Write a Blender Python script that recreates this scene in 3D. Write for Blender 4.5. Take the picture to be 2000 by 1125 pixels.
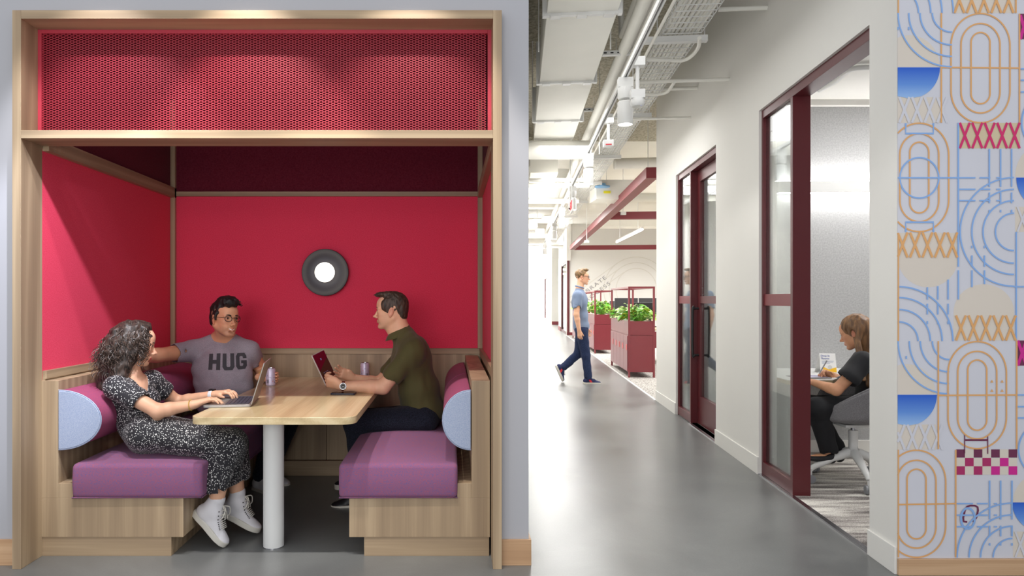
import bpy, bmesh, math, random
import numpy as np
from mathutils import Vector, Matrix, Euler
from mathutils.bvhtree import BVHTree

for o in list(bpy.data.objects):
    bpy.data.objects.remove(o, do_unlink=True)
S = bpy.context.scene
COL = S.collection
random.seed(7)

# ------------------------------------------------------------------ camera
F = 24.0 / 36.0 * 2000.0          # focal length in pixels of the 2000 px frame
CX, CY, HC = 880.0, 585.0, 1.32   # principal point (shifted lens) and eye height
cam_data = bpy.data.cameras.new('camera')
cam = bpy.data.objects.new('camera', cam_data)
COL.objects.link(cam)
cam.location = (0, 0, HC)
cam.rotation_euler = (math.pi / 2, 0, 0)
cam_data.lens = 24.0
cam_data.sensor_width = 36.0
cam_data.shift_x = (1000 - CX) / 2000
cam_data.shift_y = (CY - 562.5) / 2000
cam_data.clip_start = 0.05
cam_data.clip_end = 200
S.camera = cam

# ------------------------------------------------------------------ view + world
S.view_settings.view_transform = 'Standard'
S.view_settings.look = 'None'
S.view_settings.gamma = 1
S.view_settings.use_curve_mapping = False
S.view_settings.exposure = 0.0
w = bpy.data.worlds.new('room_ambient')
S.world = w
w.use_nodes = True
bg = w.node_tree.nodes['Background']
bg.inputs[0].default_value = (0.93, 0.96, 1.0, 1)
bg.inputs[1].default_value = 0.92

ANG = math.atan(130.0 / F)        # the corridor runs 5.6 degrees off the booth's axis
COR_O = Vector((1.8245, 0, 0))
COR_M = Matrix.Translation(COR_O) @ Matrix.Rotation(-ANG, 4, 'Z')


def light(name, kind, loc, power, color=(1, 1, 1), target=None, size=None, size_y=None, spot=None, blend=0.3, radius=None):
    ld = bpy.data.lights.new(name, kind)
    ld.energy = power
    ld.color = color
    if kind == 'AREA':
        ld.size = size
        if size_y:
            ld.shape = 'RECTANGLE'
            ld.size_y = size_y
    if kind == 'SPOT':
        ld.spot_size = math.radians(spot)
        ld.spot_blend = blend
    if radius is not None and kind in ('SPOT', 'POINT'):
        ld.shadow_soft_size = radius
    o = bpy.data.objects.new(name, ld)
    COL.objects.link(o)
    o.location = loc
    if target is not None:
        d = Vector(target) - Vector(loc)
        o.rotation_euler = d.to_track_quat('-Z', 'Y').to_euler()
    return o


# track spots on the ceiling in front of the booth
for x_, p_, c_ in ((-1.72, 120, (0.95, 0.95, 1.0)), (-1.02, 170, (1.0, 0.96, 0.90)), (-0.22, 110, (1.0, 0.95, 0.88))):
    light('booth_spot', 'SPOT', (x_, 2.64, 3.35), p_, c_, (x_ + 0.05, 4.05, 0.4), spot=53, blend=0.45, radius=0.035)
light('booth_spot', 'SPOT', (-0.9, 2.2, 3.3), 330, (0.84, 0.87, 1.0), (-2.13, 3.66, 1.2), spot=28, blend=0.6, radius=0.05)
light('room_fill_light', 'AREA', (-1.3, -3.0, 1.9), 100, (1.0, 0.98, 0.96), (-0.95, 4.5, 1.1), size=2.6, size_y=1.8)  # soft fill added behind the camera to brighten the booth, not a window
# corridor and open office daylight-white ceiling light, then added fills
def cw(u, v, z):
    return tuple(COR_M @ Vector((u, v, z)))


for i, (v, p) in enumerate(((4.6, 10), (7.6, 34), (11.0, 85), (16.0, 150), (22.0, 210), (30.0, 340), (42.0, 700), (49.0, 900))):
    light('corridor_ceiling_light', 'AREA', cw(-1.0, v, 3.15), p, (1.0, 0.995, 0.985), cw(-1.0, v, 0), size=1.0, size_y=2.2)
for i, (u, v, p) in enumerate(((2.4, 11.8, 170), (2.6, 17.5, 260), (5.5, 15.0, 300), (5.5, 21.5, 300))):
    light('office_ceiling_light', 'AREA', cw(u, v, 3.3), p, (1.0, 0.99, 0.97), cw(u, v, 0), size=2.6, size_y=2.6)
for v, p in ((5.0, 1.2), (8.0, 5), (12.0, 15), (18.0, 36), (26.0, 80), (38.0, 220)):
    light('corridor_up_fill', 'AREA', cw(-1.25, v, 2.7), p, (1.0, 0.99, 0.975), cw(-1.25, v, 4), size=0.3, size_y=2.6)  # added upward fill to brighten the ceiling services; no such fixture hangs here
light('office_room_fill', 'AREA', (3.9, 4.6, 3.0), 45, (1.0, 0.995, 0.985), (3.9, 4.6, 0), size=1.4, size_y=1.4)  # fill added under the ceiling to brighten the small office
light('second_room_light', 'AREA', cw(1.6, 7.0, 3.0), 45, (1.0, 0.995, 0.985), cw(1.6, 7.0, 0), size=1.4, size_y=1.4)
# ------------------------------------------------------------------ helpers
W = {}


def P(px, py, Y):
    """a point of the place seen at photo pixel px,py and lying Y metres ahead"""
    return Vector(((px - CX) * Y / F, Y, HC - (py - CY) * Y / F))


def tag(o, label=None, cat=None, group=None, kind=None):
    if label: o['label'] = label
    if cat: o['category'] = cat
    if group: o['group'] = group
    if kind: o['kind'] = kind
    return o


def thing(name, label, cat, loc=(0, 0, 0), rz=0.0, group=None):
    o = bpy.data.objects.new(name, None)
    COL.objects.link(o)
    o.empty_display_size = 0.1
    o.location = loc
    o.rotation_euler = (0, 0, rz)
    W[o.name] = Matrix.Translation(Vector(loc)) @ Matrix.Rotation(rz, 4, 'Z')
    return tag(o, label, cat, group)


def link_mesh(name, me, mat, parent=None):
    o = bpy.data.objects.new(name, me)
    COL.objects.link(o)
    mats = mat if isinstance(mat, (list, tuple)) else [mat]
    for m in mats:
        me.materials.append(m)
    if parent is not None:
        o.parent = parent
        W[o.name] = W[parent.name]
    else:
        W[o.name] = Matrix.Identity(4)
    return o


class MB:
    def __init__(self, M=None):
        self.bm = bmesh.new()
        self.M = M or Matrix.Identity(4)

    def v(self, p):
        return self.bm.verts.new(self.M @ Vector(p))

    def face(self, pts, mi=0):
        vs = [self.v(p) for p in pts]
        try:
            f = self.bm.faces.new(vs)
            f.material_index = mi
            return f
        except ValueError:
            return None

    def box(self, x0, x1, y0, y1, z0, z1, mi=0):
        v = [self.v(p) for p in ((x0, y0, z0), (x1, y0, z0), (x1, y1, z0), (x0, y1, z0),
                                 (x0, y0, z1), (x1, y0, z1), (x1, y1, z1), (x0, y1, z1))]
        for q in ((0, 3, 2, 1), (4, 5, 6, 7), (0, 1, 5, 4), (1, 2, 6, 5), (2, 3, 7, 6), (3, 0, 4, 7)):
            f = self.bm.faces.new([v[i] for i in q])
            f.material_index = mi
        return self

    def prism(self, poly, a, b, axis='z', mi=0):
        """poly: 2D points; extruded from a to b along axis. axis y -> poly is (x,z); axis x -> poly is (y,z)"""
        def mk(p, t):
            if axis == 'z': return (p[0], p[1], t)
            if axis == 'y': return (p[0], t, p[1])
            return (t, p[0], p[1])
        A = [self.v(mk(p, a)) for p in poly]
        B = [self.v(mk(p, b)) for p in poly]
        n = len(poly)
        fs = [self.bm.faces.new(A), self.bm.faces.new(B[::-1])]
        for i in range(n):
            fs.append(self.bm.faces.new((A[i], B[i], B[(i + 1) % n], A[(i + 1) % n])))
        for f in fs: f.material_index = mi
        return self

    def ring(self, c, ax, r, seg, ref=None, ry=None):
        ax = Vector(ax).normalized()
        if ref is None:
            ref = Vector((0, 0, 1)) if abs(ax.z) < 0.9 else Vector((1, 0, 0))
        e1 = ax.cross(ref).normalized()
        e2 = ax.cross(e1).normalized()
        ry = r if ry is None else ry
        return [self.v(Vector(c) + e1 * (r * math.cos(t)) + e2 * (ry * math.sin(t)))
                for t in (2 * math.pi * k / seg for k in range(seg))]

    def bridge(self, a, b, mi=0):
        n = len(a)
        for k in range(n):
            f = self.bm.faces.new((a[k], a[(k + 1) % n], b[(k + 1) % n], b[k]))
            f.material_index = mi

    def tube(self, pts, r, seg=12, cap=True, mi=0, ref=None):
        pts = [Vector(p) for p in pts]
        n = len(pts)
        rr = r if isinstance(r, (list, tuple)) else [r] * n
        prev = None
        first = None
        e = None
        for i in range(n):
            if i == 0: d = pts[1] - pts[0]
            elif i == n - 1: d = pts[-1] - pts[-2]
            else: d = (pts[i + 1] - pts[i]).normalized() + (pts[i] - pts[i - 1]).normalized()
            if d.length < 1e-9: d = pts[min(i + 1, n - 1)] - pts[max(i - 1, 0)]
            d.normalize()
            if e is None:
                q = Vector((0, 0, 1)) if abs(d.z) < 0.9 else Vector((1, 0, 0))
                e = d.cross(q).normalized()
            else:
                e = (e - d * e.dot(d)).normalized()
            e2 = d.cross(e)
            ring = [self.v(pts[i] + e * (rr[i] * math.cos(t)) + e2 * (rr[i] * math.sin(t)))
                    for t in (2 * math.pi * k / seg for k in range(seg))]
            if prev: self.bridge(prev, ring, mi)
            else: first = ring
            prev = ring
        if cap:
            f = self.bm.faces.new(first[::-1]); f.material_index = mi
            f = self.bm.faces.new(prev); f.material_index = mi
        return self

    def cyl(self, a, b, r, seg=24, r2=None, mi=0):
        return self.tube([a, b], [r, r if r2 is None else r2], seg, True, mi)

    def lathe(self, prof, c, ax=(0, 0, 1), seg=32, mi=0):
        """prof: list of (radius, height along ax)"""
        ax = Vector(ax).normalized()
        prev = None
        for (r, h) in prof:
            cc = Vector(c) + ax * h
            if r < 1e-6:
                cur = [self.v(cc)]
            else:
                cur = self.ring(cc, ax, r, seg)
            if prev:
                if len(prev) == 1 and len(cur) > 1:
                    for k in range(seg):
                        self.bm.faces.new((prev[0], cur[(k + 1) % seg], cur[k])).material_index = mi
                elif len(cur) == 1 and len(prev) > 1:
                    for k in range(seg):
                        self.bm.faces.new((prev[k], prev[(k + 1) % seg], cur[0])).material_index = mi
                elif len(cur) > 1:
                    self.bridge(prev, cur, mi)
            prev = cur
        return self

    def sphere(self, c, r, seg=20, rings=12, mi=0, sc=(1, 1, 1)):
        prof = [(math.sin(math.pi * k / rings), -math.cos(math.pi * k / rings)) for k in range(rings + 1)]
        keep = self.M
        self.M = keep @ Matrix.Translation(Vector(c)) @ Matrix.Diagonal((r * sc[0], r * sc[1], r * sc[2], 1))
        self.lathe(prof, (0, 0, 0), (0, 0, 1), seg, mi)
        self.M = keep
        return self

    def build(self, name, mat, parent=None, world=True, smooth=None, bevel=0.0, seg=2, sub=0):
        """world=True: the geometry is in world coordinates and is brought into the parent's frame"""
        if parent is not None and world:
            bmesh.ops.transform(self.bm, matrix=W[parent.name].inverted(), verts=self.bm.verts)
        bmesh.ops.recalc_face_normals(self.bm, faces=self.bm.faces)
        me = bpy.data.meshes.new(name)
        self.bm.to_mesh(me)
        self.bm.free()
        if smooth is not None:
            me.polygons.foreach_set('use_smooth', [True] * len(me.polygons))
            me.set_sharp_from_angle(angle=math.radians(smooth))
        o = link_mesh(name, me, mat, parent)
        if bevel:
            m = o.modifiers.new('bevel', 'BEVEL')
            m.width = bevel
            m.segments = seg
            m.limit_method = 'ANGLE'
            m.angle_limit = math.radians(35)
            if smooth is None:
                me.polygons.foreach_set('use_smooth', [True] * len(me.polygons))
                m.harden_normals = True
        if sub:
            m = o.modifiers.new('sub', 'SUBSURF')
            m.levels = m.render_levels = sub
        return o


def rrect(x0, x1, y0, y1, r, n=6):
    pts = []
    for cx, cy, a in ((x1 - r, y1 - r, 0), (x0 + r, y1 - r, 90), (x0 + r, y0 + r, 180), (x1 - r, y0 + r, 270)):
        for k in range(n + 1):
            t = math.radians(a + 90 * k / n)
            pts.append((cx + r * math.cos(t), cy + r * math.sin(t)))
    return pts


def copy_thing(o, loc=None, rz=None, label=None, group=None):
    def rec(src, par):
        c = src.copy()
        COL.objects.link(c)
        if par is not None: c.parent = par
        for ch in list(src.children): rec(ch, c)
        return c
    c = rec(o, None)
    if loc is not None: c.location = loc
    if rz is not None: c.rotation_euler = (0, 0, rz)
    W[c.name] = Matrix.Translation(c.location) @ Matrix.Rotation(c.rotation_euler[2], 4, 'Z')
    if label: c['label'] = label
    if group: c['group'] = group
    return c


def bez(pts, n=8):
    """smooth path through points (Catmull-Rom)"""
    pts = [Vector(p) for p in pts]
    q = [pts[0] * 2 - pts[1]] + pts + [pts[-1] * 2 - pts[-2]]
    out = []
    for i in range(1, len(q) - 2):
        for k in range(n):
            t = k / n
            a, b, c, d = q[i - 1], q[i], q[i + 1], q[i + 2]
            out.append(0.5 * ((2 * b) + (c - a) * t + (2 * a - 5 * b + 4 * c - d) * t * t + (3 * b - a - 3 * c + d) * t ** 3))
    out.append(pts[-1])
    return out


# ------------------------------------------------------------------ materials
def lin(c):
    c = c / 255.0
    return c / 12.92 if c <= 0.04045 else ((c + 0.055) / 1.055) ** 2.4


def rgb(r, g, b):
    return (lin(r), lin(g), lin(b), 1)


class N:
    def __init__(self, name):
        self.m = bpy.data.materials.new(name)
        self.m.use_nodes = True
        self.t = self.m.node_tree
        self.n = self.t.nodes
        self.b = self.n['Principled BSDF']

    def add(self, kind, **kw):
        x = self.n.new(kind)
        for k, v in kw.items():
            if k.startswith('i_'):
                key = k[2:].replace('_', ' ')
                x.inputs[key].default_value = v
            else:
                setattr(x, k, v)
        return x

    def l(self, a, b):
        self.t.links.new(a, b)

    def coord(self, scale=(1, 1, 1), out='Object', rot=(0, 0, 0)):
        c = self.add('ShaderNodeTexCoord')
        mp = self.add('ShaderNodeMapping')
        mp.inputs['Scale'].default_value = scale
        mp.inputs['Rotation'].default_value = rot
        self.l(c.outputs[out], mp.inputs[0])
        return mp.outputs[0]

    def ramp(self, fac, stops, interp='LINEAR'):
        r = self.add('ShaderNodeValToRGB')
        r.color_ramp.interpolation = interp
        e = r.color_ramp.elements
        while len(e) < len(stops): e.new(0.5)
        for i, (p, c) in enumerate(stops):
            e[i].position = p
            e[i].color = c
        self.l(fac, r.inputs[0])
        return r.outputs[0]

    def bump(self, fac, strength=0.2, dist=0.002):
        b = self.add('ShaderNodeBump')
        b.inputs['Strength'].default_value = strength
        b.inputs['Distance'].default_value = dist
        self.l(fac, b.inputs['Height'])
        self.l(b.outputs[0], self.b.inputs['Normal'])


def plain(name, c, rough=0.6, metal=0.0, spec=0.5, var=0.04, vscale=6, bump=0.0, bscale=200, coat=0, emit=None, es=1.0, sheen=0):
    k = N(name)
    k.b.inputs['Roughness'].default_value = rough
    k.b.inputs['Metallic'].default_value = metal
    k.b.inputs['Specular IOR Level'].default_value = spec
    k.b.inputs['Coat Weight'].default_value = coat
    k.b.inputs['Sheen Weight'].default_value = sheen
    nz = k.add('ShaderNodeTexNoise')
    nz.inputs['Scale'].default_value = vscale
    nz.inputs['Detail'].default_value = 3
    k.l(k.coord(), nz.inputs['Vector'])
    a = tuple(x * (1 - var) for x in c[:3]) + (1,)
    b = tuple(min(1, x * (1 + var)) for x in c[:3]) + (1,)
    k.l(k.ramp(nz.outputs[0], [(0.3, a), (0.7, b)]), k.b.inputs['Base Color'])
    if bump:
        n2 = k.add('ShaderNodeTexNoise')
        n2.inputs['Scale'].default_value = bscale
        k.l(k.coord(), n2.inputs['Vector'])
        k.bump(n2.outputs[0], bump, 0.002)
    if emit:
        k.b.inputs['Emission Color'].default_value = emit
        k.b.inputs['Emission Strength'].default_value = es
    return k.m


def wood(name, c1, c2, c3, axis='x', rough=0.5, scale=1.0):
    """long soft grain running along axis"""
    k = N(name)
    st = {'x': (0.35, 7, 7), 'y': (7, 0.35, 7), 'z': (7, 7, 0.35)}[axis]
    co = k.coord(tuple(s * scale for s in st))
    n1 = k.add('ShaderNodeTexNoise'); n1.inputs['Scale'].default_value = 1.3; n1.inputs['Detail'].default_value = 4; n1.inputs['Distortion'].default_value = 0.6
    k.l(co, n1.inputs['Vector'])
    st2 = {'x': (1.2, 90, 90), 'y': (90, 1.2, 90), 'z': (90, 90, 1.2)}[axis]
    n2 = k.add('ShaderNodeTexNoise'); n2.inputs['Scale'].default_value = 1.6; n2.inputs['Detail'].default_value = 3
    k.l(k.coord(tuple(s * scale for s in st2)), n2.inputs['Vector'])
    wv = k.add('ShaderNodeTexWave'); wv.wave_type = 'RINGS'; wv.rings_direction = 'SPHERICAL'
    wv.inputs['Scale'].default_value = 1.7; wv.inputs['Distortion'].default_value = 5.0; wv.inputs['Detail'].default_value = 2; wv.inputs['Detail Scale'].default_value = 0.7
    st3 = {'x': (0.4, 3.2, 3.2), 'y': (3.2, 0.4, 3.2), 'z': (3.2, 3.2, 0.4)}[axis]
    k.l(k.coord(tuple(s * scale for s in st3)), wv.inputs['Vector'])
    mx = k.add('ShaderNodeMath', operation='MULTIPLY_ADD'); mx.inputs[1].default_value = 0.28
    k.l(wv.outputs['Fac'], mx.inputs[0]); k.l(n1.outputs[0], mx.inputs[2])
    m2 = k.add('ShaderNodeMath', operation='MULTIPLY_ADD'); m2.inputs[1].default_value = 0.35
    k.l(n2.outputs[0], m2.inputs[0]); k.l(mx.outputs[0], m2.inputs[2])
    k.l(k.ramp(m2.outputs[0], [(0.35, c1), (0.8, c2), (1.0, c3)]), k.b.inputs['Base Color'])
    k.b.inputs['Roughness'].default_value = rough
    k.bump(n2.outputs[0], 0.08, 0.001)
    return k.m


def fabric(name, ca, cb, mixscale=260, rough=0.95, bump=0.25, thr=(0.42, 0.58), var=None, detail=2.0):
    k = N(name)
    n1 = k.add('ShaderNodeTexNoise'); n1.inputs['Scale'].default_value = mixscale; n1.inputs['Detail'].default_value = detail
    k.l(k.coord(), n1.inputs['Vector'])
    col = k.ramp(n1.outputs[0], [(thr[0], ca), (thr[1], cb)])
    k.l(col, k.b.inputs['Base Color'])
    k.b.inputs['Roughness'].default_value = rough
    k.b.inputs['Specular IOR Level'].default_value = 0.2
    k.b.inputs['Sheen Weight'].default_value = 0.25
    k.b.inputs['Sheen Roughness'].default_value = 0.6
    k.b.inputs['Sheen Weight'].default_value = 0.04
    k.bump(n1.outputs[0], bump, 0.0015)
    return k.m


def emitter(name, c, s):
    m = bpy.data.materials.new(name)
    m.use_nodes = True
    t = m.node_tree
    t.nodes.remove(t.nodes['Principled BSDF'])
    e = t.nodes.new('ShaderNodeEmission')
    e.inputs[0].default_value = c
    e.inputs[1].default_value = s
    t.links.new(e.outputs[0], t.nodes['Material Output'].inputs[0])
    return m


def glass(name, tint=(0.93, 0.96, 0.95, 1), refl=0.07, edge=0.6):
    m = bpy.data.materials.new(name)
    m.use_nodes = True
    t = m.node_tree
    t.nodes.remove(t.nodes['Principled BSDF'])
    tr = t.nodes.new('ShaderNodeBsdfTransparent'); tr.inputs[0].default_value = tint
    gl = t.nodes.new('ShaderNodeBsdfGlossy'); gl.inputs['Roughness'].default_value = 0.02
    mx = t.nodes.new('ShaderNodeMixShader')
    lw = t.nodes.new('ShaderNodeLayerWeight'); lw.inputs['Blend'].default_value = 0.25
    mr = t.nodes.new('ShaderNodeMapRange')
    mr.inputs['To Min'].default_value = refl; mr.inputs['To Max'].default_value = edge
    t.links.new(lw.outputs['Fresnel'], mr.inputs['Value'])
    t.links.new(mr.outputs[0], mx.inputs[0])
    t.links.new(tr.outputs[0], mx.inputs[1]); t.links.new(gl.outputs[0], mx.inputs[2])
    t.links.new(mx.outputs[0], t.nodes['Material Output'].inputs[0])
    return m


WC = (rgb(134, 113, 90), rgb(162, 139, 111), rgb(180, 157, 127))
M = {}
for ax in 'xyz':
    M['wood_' + ax] = wood('ash_wood_' + ax, *WC, axis=ax)
TC = (rgb(168, 146, 108), rgb(198, 177, 136), rgb(212, 193, 154))
M['table_wood'] = wood('oak_table_wood', *TC, axis='y', rough=0.22)
M['wood_base'] = wood('skirting_wood', rgb(160, 122, 90), rgb(188, 150, 114), rgb(204, 168, 132), axis='x')
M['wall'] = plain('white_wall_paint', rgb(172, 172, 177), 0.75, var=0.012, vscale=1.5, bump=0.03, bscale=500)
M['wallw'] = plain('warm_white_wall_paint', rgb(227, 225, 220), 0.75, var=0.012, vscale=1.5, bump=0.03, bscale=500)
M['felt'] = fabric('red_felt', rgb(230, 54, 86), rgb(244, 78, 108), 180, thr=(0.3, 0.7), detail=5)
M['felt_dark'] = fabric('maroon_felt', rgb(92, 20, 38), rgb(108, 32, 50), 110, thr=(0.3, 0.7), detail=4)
M['red_metal'] = plain('red_powder_coat', rgb(186, 56, 74), 0.42)
M['maroon'] = plain('maroon_powder_coat', rgb(88, 24, 30), 0.38, var=0.02)
M['maroon_b'] = plain('maroon_ceiling_beam_paint', rgb(122, 40, 48), 0.45, var=0.02)
M['planter'] = plain('dusty_red_steel', rgb(126, 46, 54), 0.33, var=0.02)
M['seat'] = fabric('purple_melange_fabric', rgb(96, 90, 140), rgb(164, 86, 100), 520, thr=(0.40, 0.60), bump=0.15)
M['bolster'] = fabric('burgundy_melange_fabric', rgb(126, 62, 104), rgb(170, 70, 96), 520, thr=(0.4, 0.6), bump=0.15)
M['endcap'] = fabric('light_blue_grey_fabric', rgb(136, 150, 180), rgb(172, 180, 198), 520, thr=(0.35, 0.65), bump=0.12)
M['white_metal'] = plain('white_powder_coat', rgb(222, 222, 220), 0.35, var=0.01)
M['white_paint'] = plain('white_ceiling_paint', rgb(236, 234, 226), 0.6, var=0.02, vscale=3)
M['black'] = plain('matt_black', rgb(24, 24, 26), 0.5, var=0.05)
M['blackgloss'] = plain('glossy_black', rgb(10, 10, 13), 0.12, var=0.02)
M['chrome'] = plain('brushed_steel', rgb(190, 190, 195), 0.25, metal=1.0, var=0.02)
M['glass'] = glass('clear_glass')
M['lensglass'] = glass('lens_glass', (0.97, 0.97, 0.97, 1), 0.01, 0.10)
# ------------------------------------------------------------------ setting
Y0 = 3.34            # front face of the booth posts
YW = 3.40            # face of the white front wall
X0, X1 = -2.145, 0.208 + 0.043   # outer edges of the booth surround
ZT = 1.32 + (585 - 19.5) * Y0 / F


def struct(o):
    o['kind'] = 'structure'
    return o


# polished concrete
k = N('polished_concrete')
co = k.coord()
n1 = k.add('ShaderNodeTexNoise'); n1.inputs['Scale'].default_value = 1.1; n1.inputs['Detail'].default_value = 7; n1.inputs['Roughness'].default_value = 0.62; n1.inputs['Distortion'].default_value = 0.5
k.l(co, n1.inputs['Vector'])
n2 = k.add('ShaderNodeTexNoise'); n2.inputs['Scale'].default_value = 120; n2.inputs['Detail'].default_value = 3
k.l(co, n2.inputs['Vector'])
c1 = k.ramp(n1.outputs[0], [(0.3, rgb(98, 99, 99)), (0.55, rgb(116, 117, 116)), (0.75, rgb(132, 133, 131))])
vo = k.add('ShaderNodeTexVoronoi'); vo.inputs['Scale'].default_value = 26; vo.inputs['Randomness'].default_value = 1
k.l(co, vo.inputs['Vector'])
fl = k.ramp(vo.outputs['Distance'], [(0.0, (1, 1, 1, 1)), (0.045, (0, 0, 0, 1))])
vc = k.ramp(vo.outputs['Color'], [(0.62, (0, 0, 0, 1)), (0.66, (1, 1, 1, 1))])
mu = k.add('ShaderNodeMath', operation='MULTIPLY'); k.l(fl, mu.inputs[0]); k.l(vc, mu.inputs[1])
mix = k.add('ShaderNodeMix', data_type='RGBA'); k.l(mu.outputs[0], mix.inputs[0]); k.l(c1, mix.inputs[6]); mix.inputs[7].default_value = rgb(176, 176, 172)
mix2 = k.add('ShaderNodeMix', data_type='RGBA', blend_type='MULTIPLY'); mix2.inputs[0].default_value = 0.5
k.l(mix.outputs[2], mix2.inputs[6]); k.l(k.ramp(n2.outputs[0], [(0.3, (0.8, 0.8, 0.8, 1)), (0.7, (1, 1, 1, 1))]), mix2.inputs[7])
k.l(mix2.outputs[2], k.b.inputs['Base Color'])
rr_ = k.add('ShaderNodeMapRange'); rr_.inputs['To Min'].default_value = 0.22; rr_.inputs['To Max'].default_value = 0.42
k.l(n1.outputs[0], rr_.inputs['Value']); k.l(rr_.outputs[0], k.b.inputs['Roughness'])
k.b.inputs['Specular IOR Level'].default_value = 0.65
M['concrete'] = k.m

# speckled carpet of the open office
k = N('speckled_carpet')
n1 = k.add('ShaderNodeTexNoise'); n1.inputs['Scale'].default_value = 55; n1.inputs['Detail'].default_value = 4
k.l(k.coord(), n1.inputs['Vector'])
k.l(k.ramp(n1.outputs[0], [(0.38, rgb(104, 100, 96)), (0.52, rgb(168, 164, 158)), (0.64, rgb(206, 202, 196))]), k.b.inputs['Base Color'])
k.b.inputs['Roughness'].default_value = 1
k.bump(n1.outputs[0], 0.5, 0.004)
M['carpet'] = k.m

# striped carpet of the small office
k = N('striped_carpet')
n1 = k.add('ShaderNodeTexNoise'); n1.inputs['Scale'].default_value = 1.0; n1.inputs['Detail'].default_value = 5; n1.inputs['Roughness'].default_value = 0.6
k.l(k.coord((1.3, 9, 1), rot=(0, 0, math.radians(-38))), n1.inputs['Vector'])
n2 = k.add('ShaderNodeTexNoise'); n2.inputs['Scale'].default_value = 140; n2.inputs['Detail'].default_value = 2
k.l(k.coord(), n2.inputs['Vector'])
ad = k.add('ShaderNodeMath', operation='MULTIPLY_ADD'); ad.inputs[1].default_value = 0.34; k.l(n2.outputs[0], ad.inputs[0]); k.l(n1.outputs[0], ad.inputs[2])
k.l(k.ramp(ad.outputs[0], [(0.54, rgb(86, 80, 78)), (0.62, rgb(134, 128, 124)), (0.7, rgb(170, 164, 158)), (0.78, rgb(214, 210, 202))]), k.b.inputs['Base Color'])
k.b.inputs['Roughness'].default_value = 1
k.bump(n2.outputs[0], 0.6, 0.004)
M['stripe'] = k.m

struct(MB().box(-7, 12, -1.5, 70, -0.1, 0).build('floor', M['concrete']))

# front wall round the booth opening (two side pieces and the piece over the opening) and corridor left side
mb = MB()
XC = P(1032.5, 0, YW).x
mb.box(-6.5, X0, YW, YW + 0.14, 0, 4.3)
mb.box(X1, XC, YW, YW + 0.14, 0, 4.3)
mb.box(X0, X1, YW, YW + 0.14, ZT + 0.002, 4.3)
struct(mb.build('wall_front', M['wall']))
U0 = (COR_M.inverted() @ Vector((XC, YW, 0)))
mb = MB(COR_M)
mb.box(U0.x - 0.10, U0.x, U0.y + 0.15, 60, 0, 4.3)
struct(mb.build('wall_corridor_left', M['wallw']))
# booth enclosure shell behind: plain back of the niche
mb = MB()
mb.box(-2.30, -2.16, YW + 0.14, 5.35, 0, 4.3)
mb.box(-2.30, 0.36, 5.25, 5.35, 0, 4.3)
mb.box(0.262, 0.36, YW + 0.14, 5.25, 0, 4.3)
struct(mb.build('wall_booth_niche', M['felt_dark']))
# wood skirting on the front wall
BH = 0.128
mb = MB(); mb.box(X1 + 0.001, XC + 0.012, YW - 0.014, YW, 0, BH); mb.box(XC, XC + 0.012, YW, YW + 0.5, 0, BH)
struct(mb.build('baseboard_front', M['wood_base'], bevel=0.0015))
mb = MB(); mb.box(-6.5, X0 - 0.001, YW - 0.014, YW, 0, BH)
struct(mb.build('baseboard_left', M['wood_base'], bevel=0.0015))

# right corridor wall with two glazed openings, in the corridor's own frame (U across, V along)
def VY(x):                       # distance along the wall of image column x
    Y = 2432.0 / (x - 1010.0)
    return (COR_M.inverted() @ Vector((1.8245 + 0.0975 * Y, Y, 0))).y


D2a, D2b = VY(1698), VY(1482)     # near and far jamb of the first opening
D1a, D1b = VY(1398), VY(1320)
VE = VY(1282)
VN = VY(1752)
HD = 2.743
TW = 0.13
mb = MB(COR_M)
mb.prism([(0, VN), (TW, VN + 0.0127), (TW, D2a), (0, D2a)], 0, 4.3)
mb.box(0, TW, D2b, D1a, 0, 4.3)
mb.box(0, TW, D1b, VE, 0, 4.3)
mb.box(0, TW, D2a, D2b, HD, 4.3)
mb.box(0, TW, D1a, D1b, HD, 4.3)
struct(mb.build('wall_right', M['wallw']))
mb = MB(COR_M)
for a, b in ((VN, D2a), (D2b, D1a), (D1b, VE)):
    mb.box(-0.012, 0, a, b, 0, 0.13)
struct(mb.build('baseboard_right', M['wallw'], bevel=0.002))
# wall of the mural, frontal
XM = P(1752, 0, 3.277).x
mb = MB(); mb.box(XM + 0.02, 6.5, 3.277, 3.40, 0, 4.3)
struct(mb.build('wall_mural', M['wall']))
mb = MB(); mb.box(XM, 6.5, 3.262, 3.277, 0, 0.078)
struct(mb.build('baseboard_mural', M['wood_base'], bevel=0.0015))

# ceiling slab with sprayed fireproofing
k = N('sprayed_ceiling')
n1 = k.add('ShaderNodeTexNoise'); n1.inputs['Scale'].default_value = 28; n1.inputs['Detail'].default_value = 6
k.l(k.coord(), n1.inputs['Vector'])
k.l(k.ramp(n1.outputs[0], [(0.35, rgb(150, 145, 128)), (0.65, rgb(196, 190, 174))]), k.b.inputs['Base Color'])
k.b.inputs['Roughness'].default_value = 1
k.bump(n1.outputs[0], 0.9, 0.02)
M['spray'] = k.m
mb = MB(); mb.box(XC - 0.4, 12, 3.3, 12.0, 4.1, 4.25)
struct(mb.build('ceiling', M['spray']))
mb = MB(); mb.box(-4, 14, 12.0, 64, 4.1, 4.25)
struct(mb.build('ceiling_far', M['white_paint']))

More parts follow.
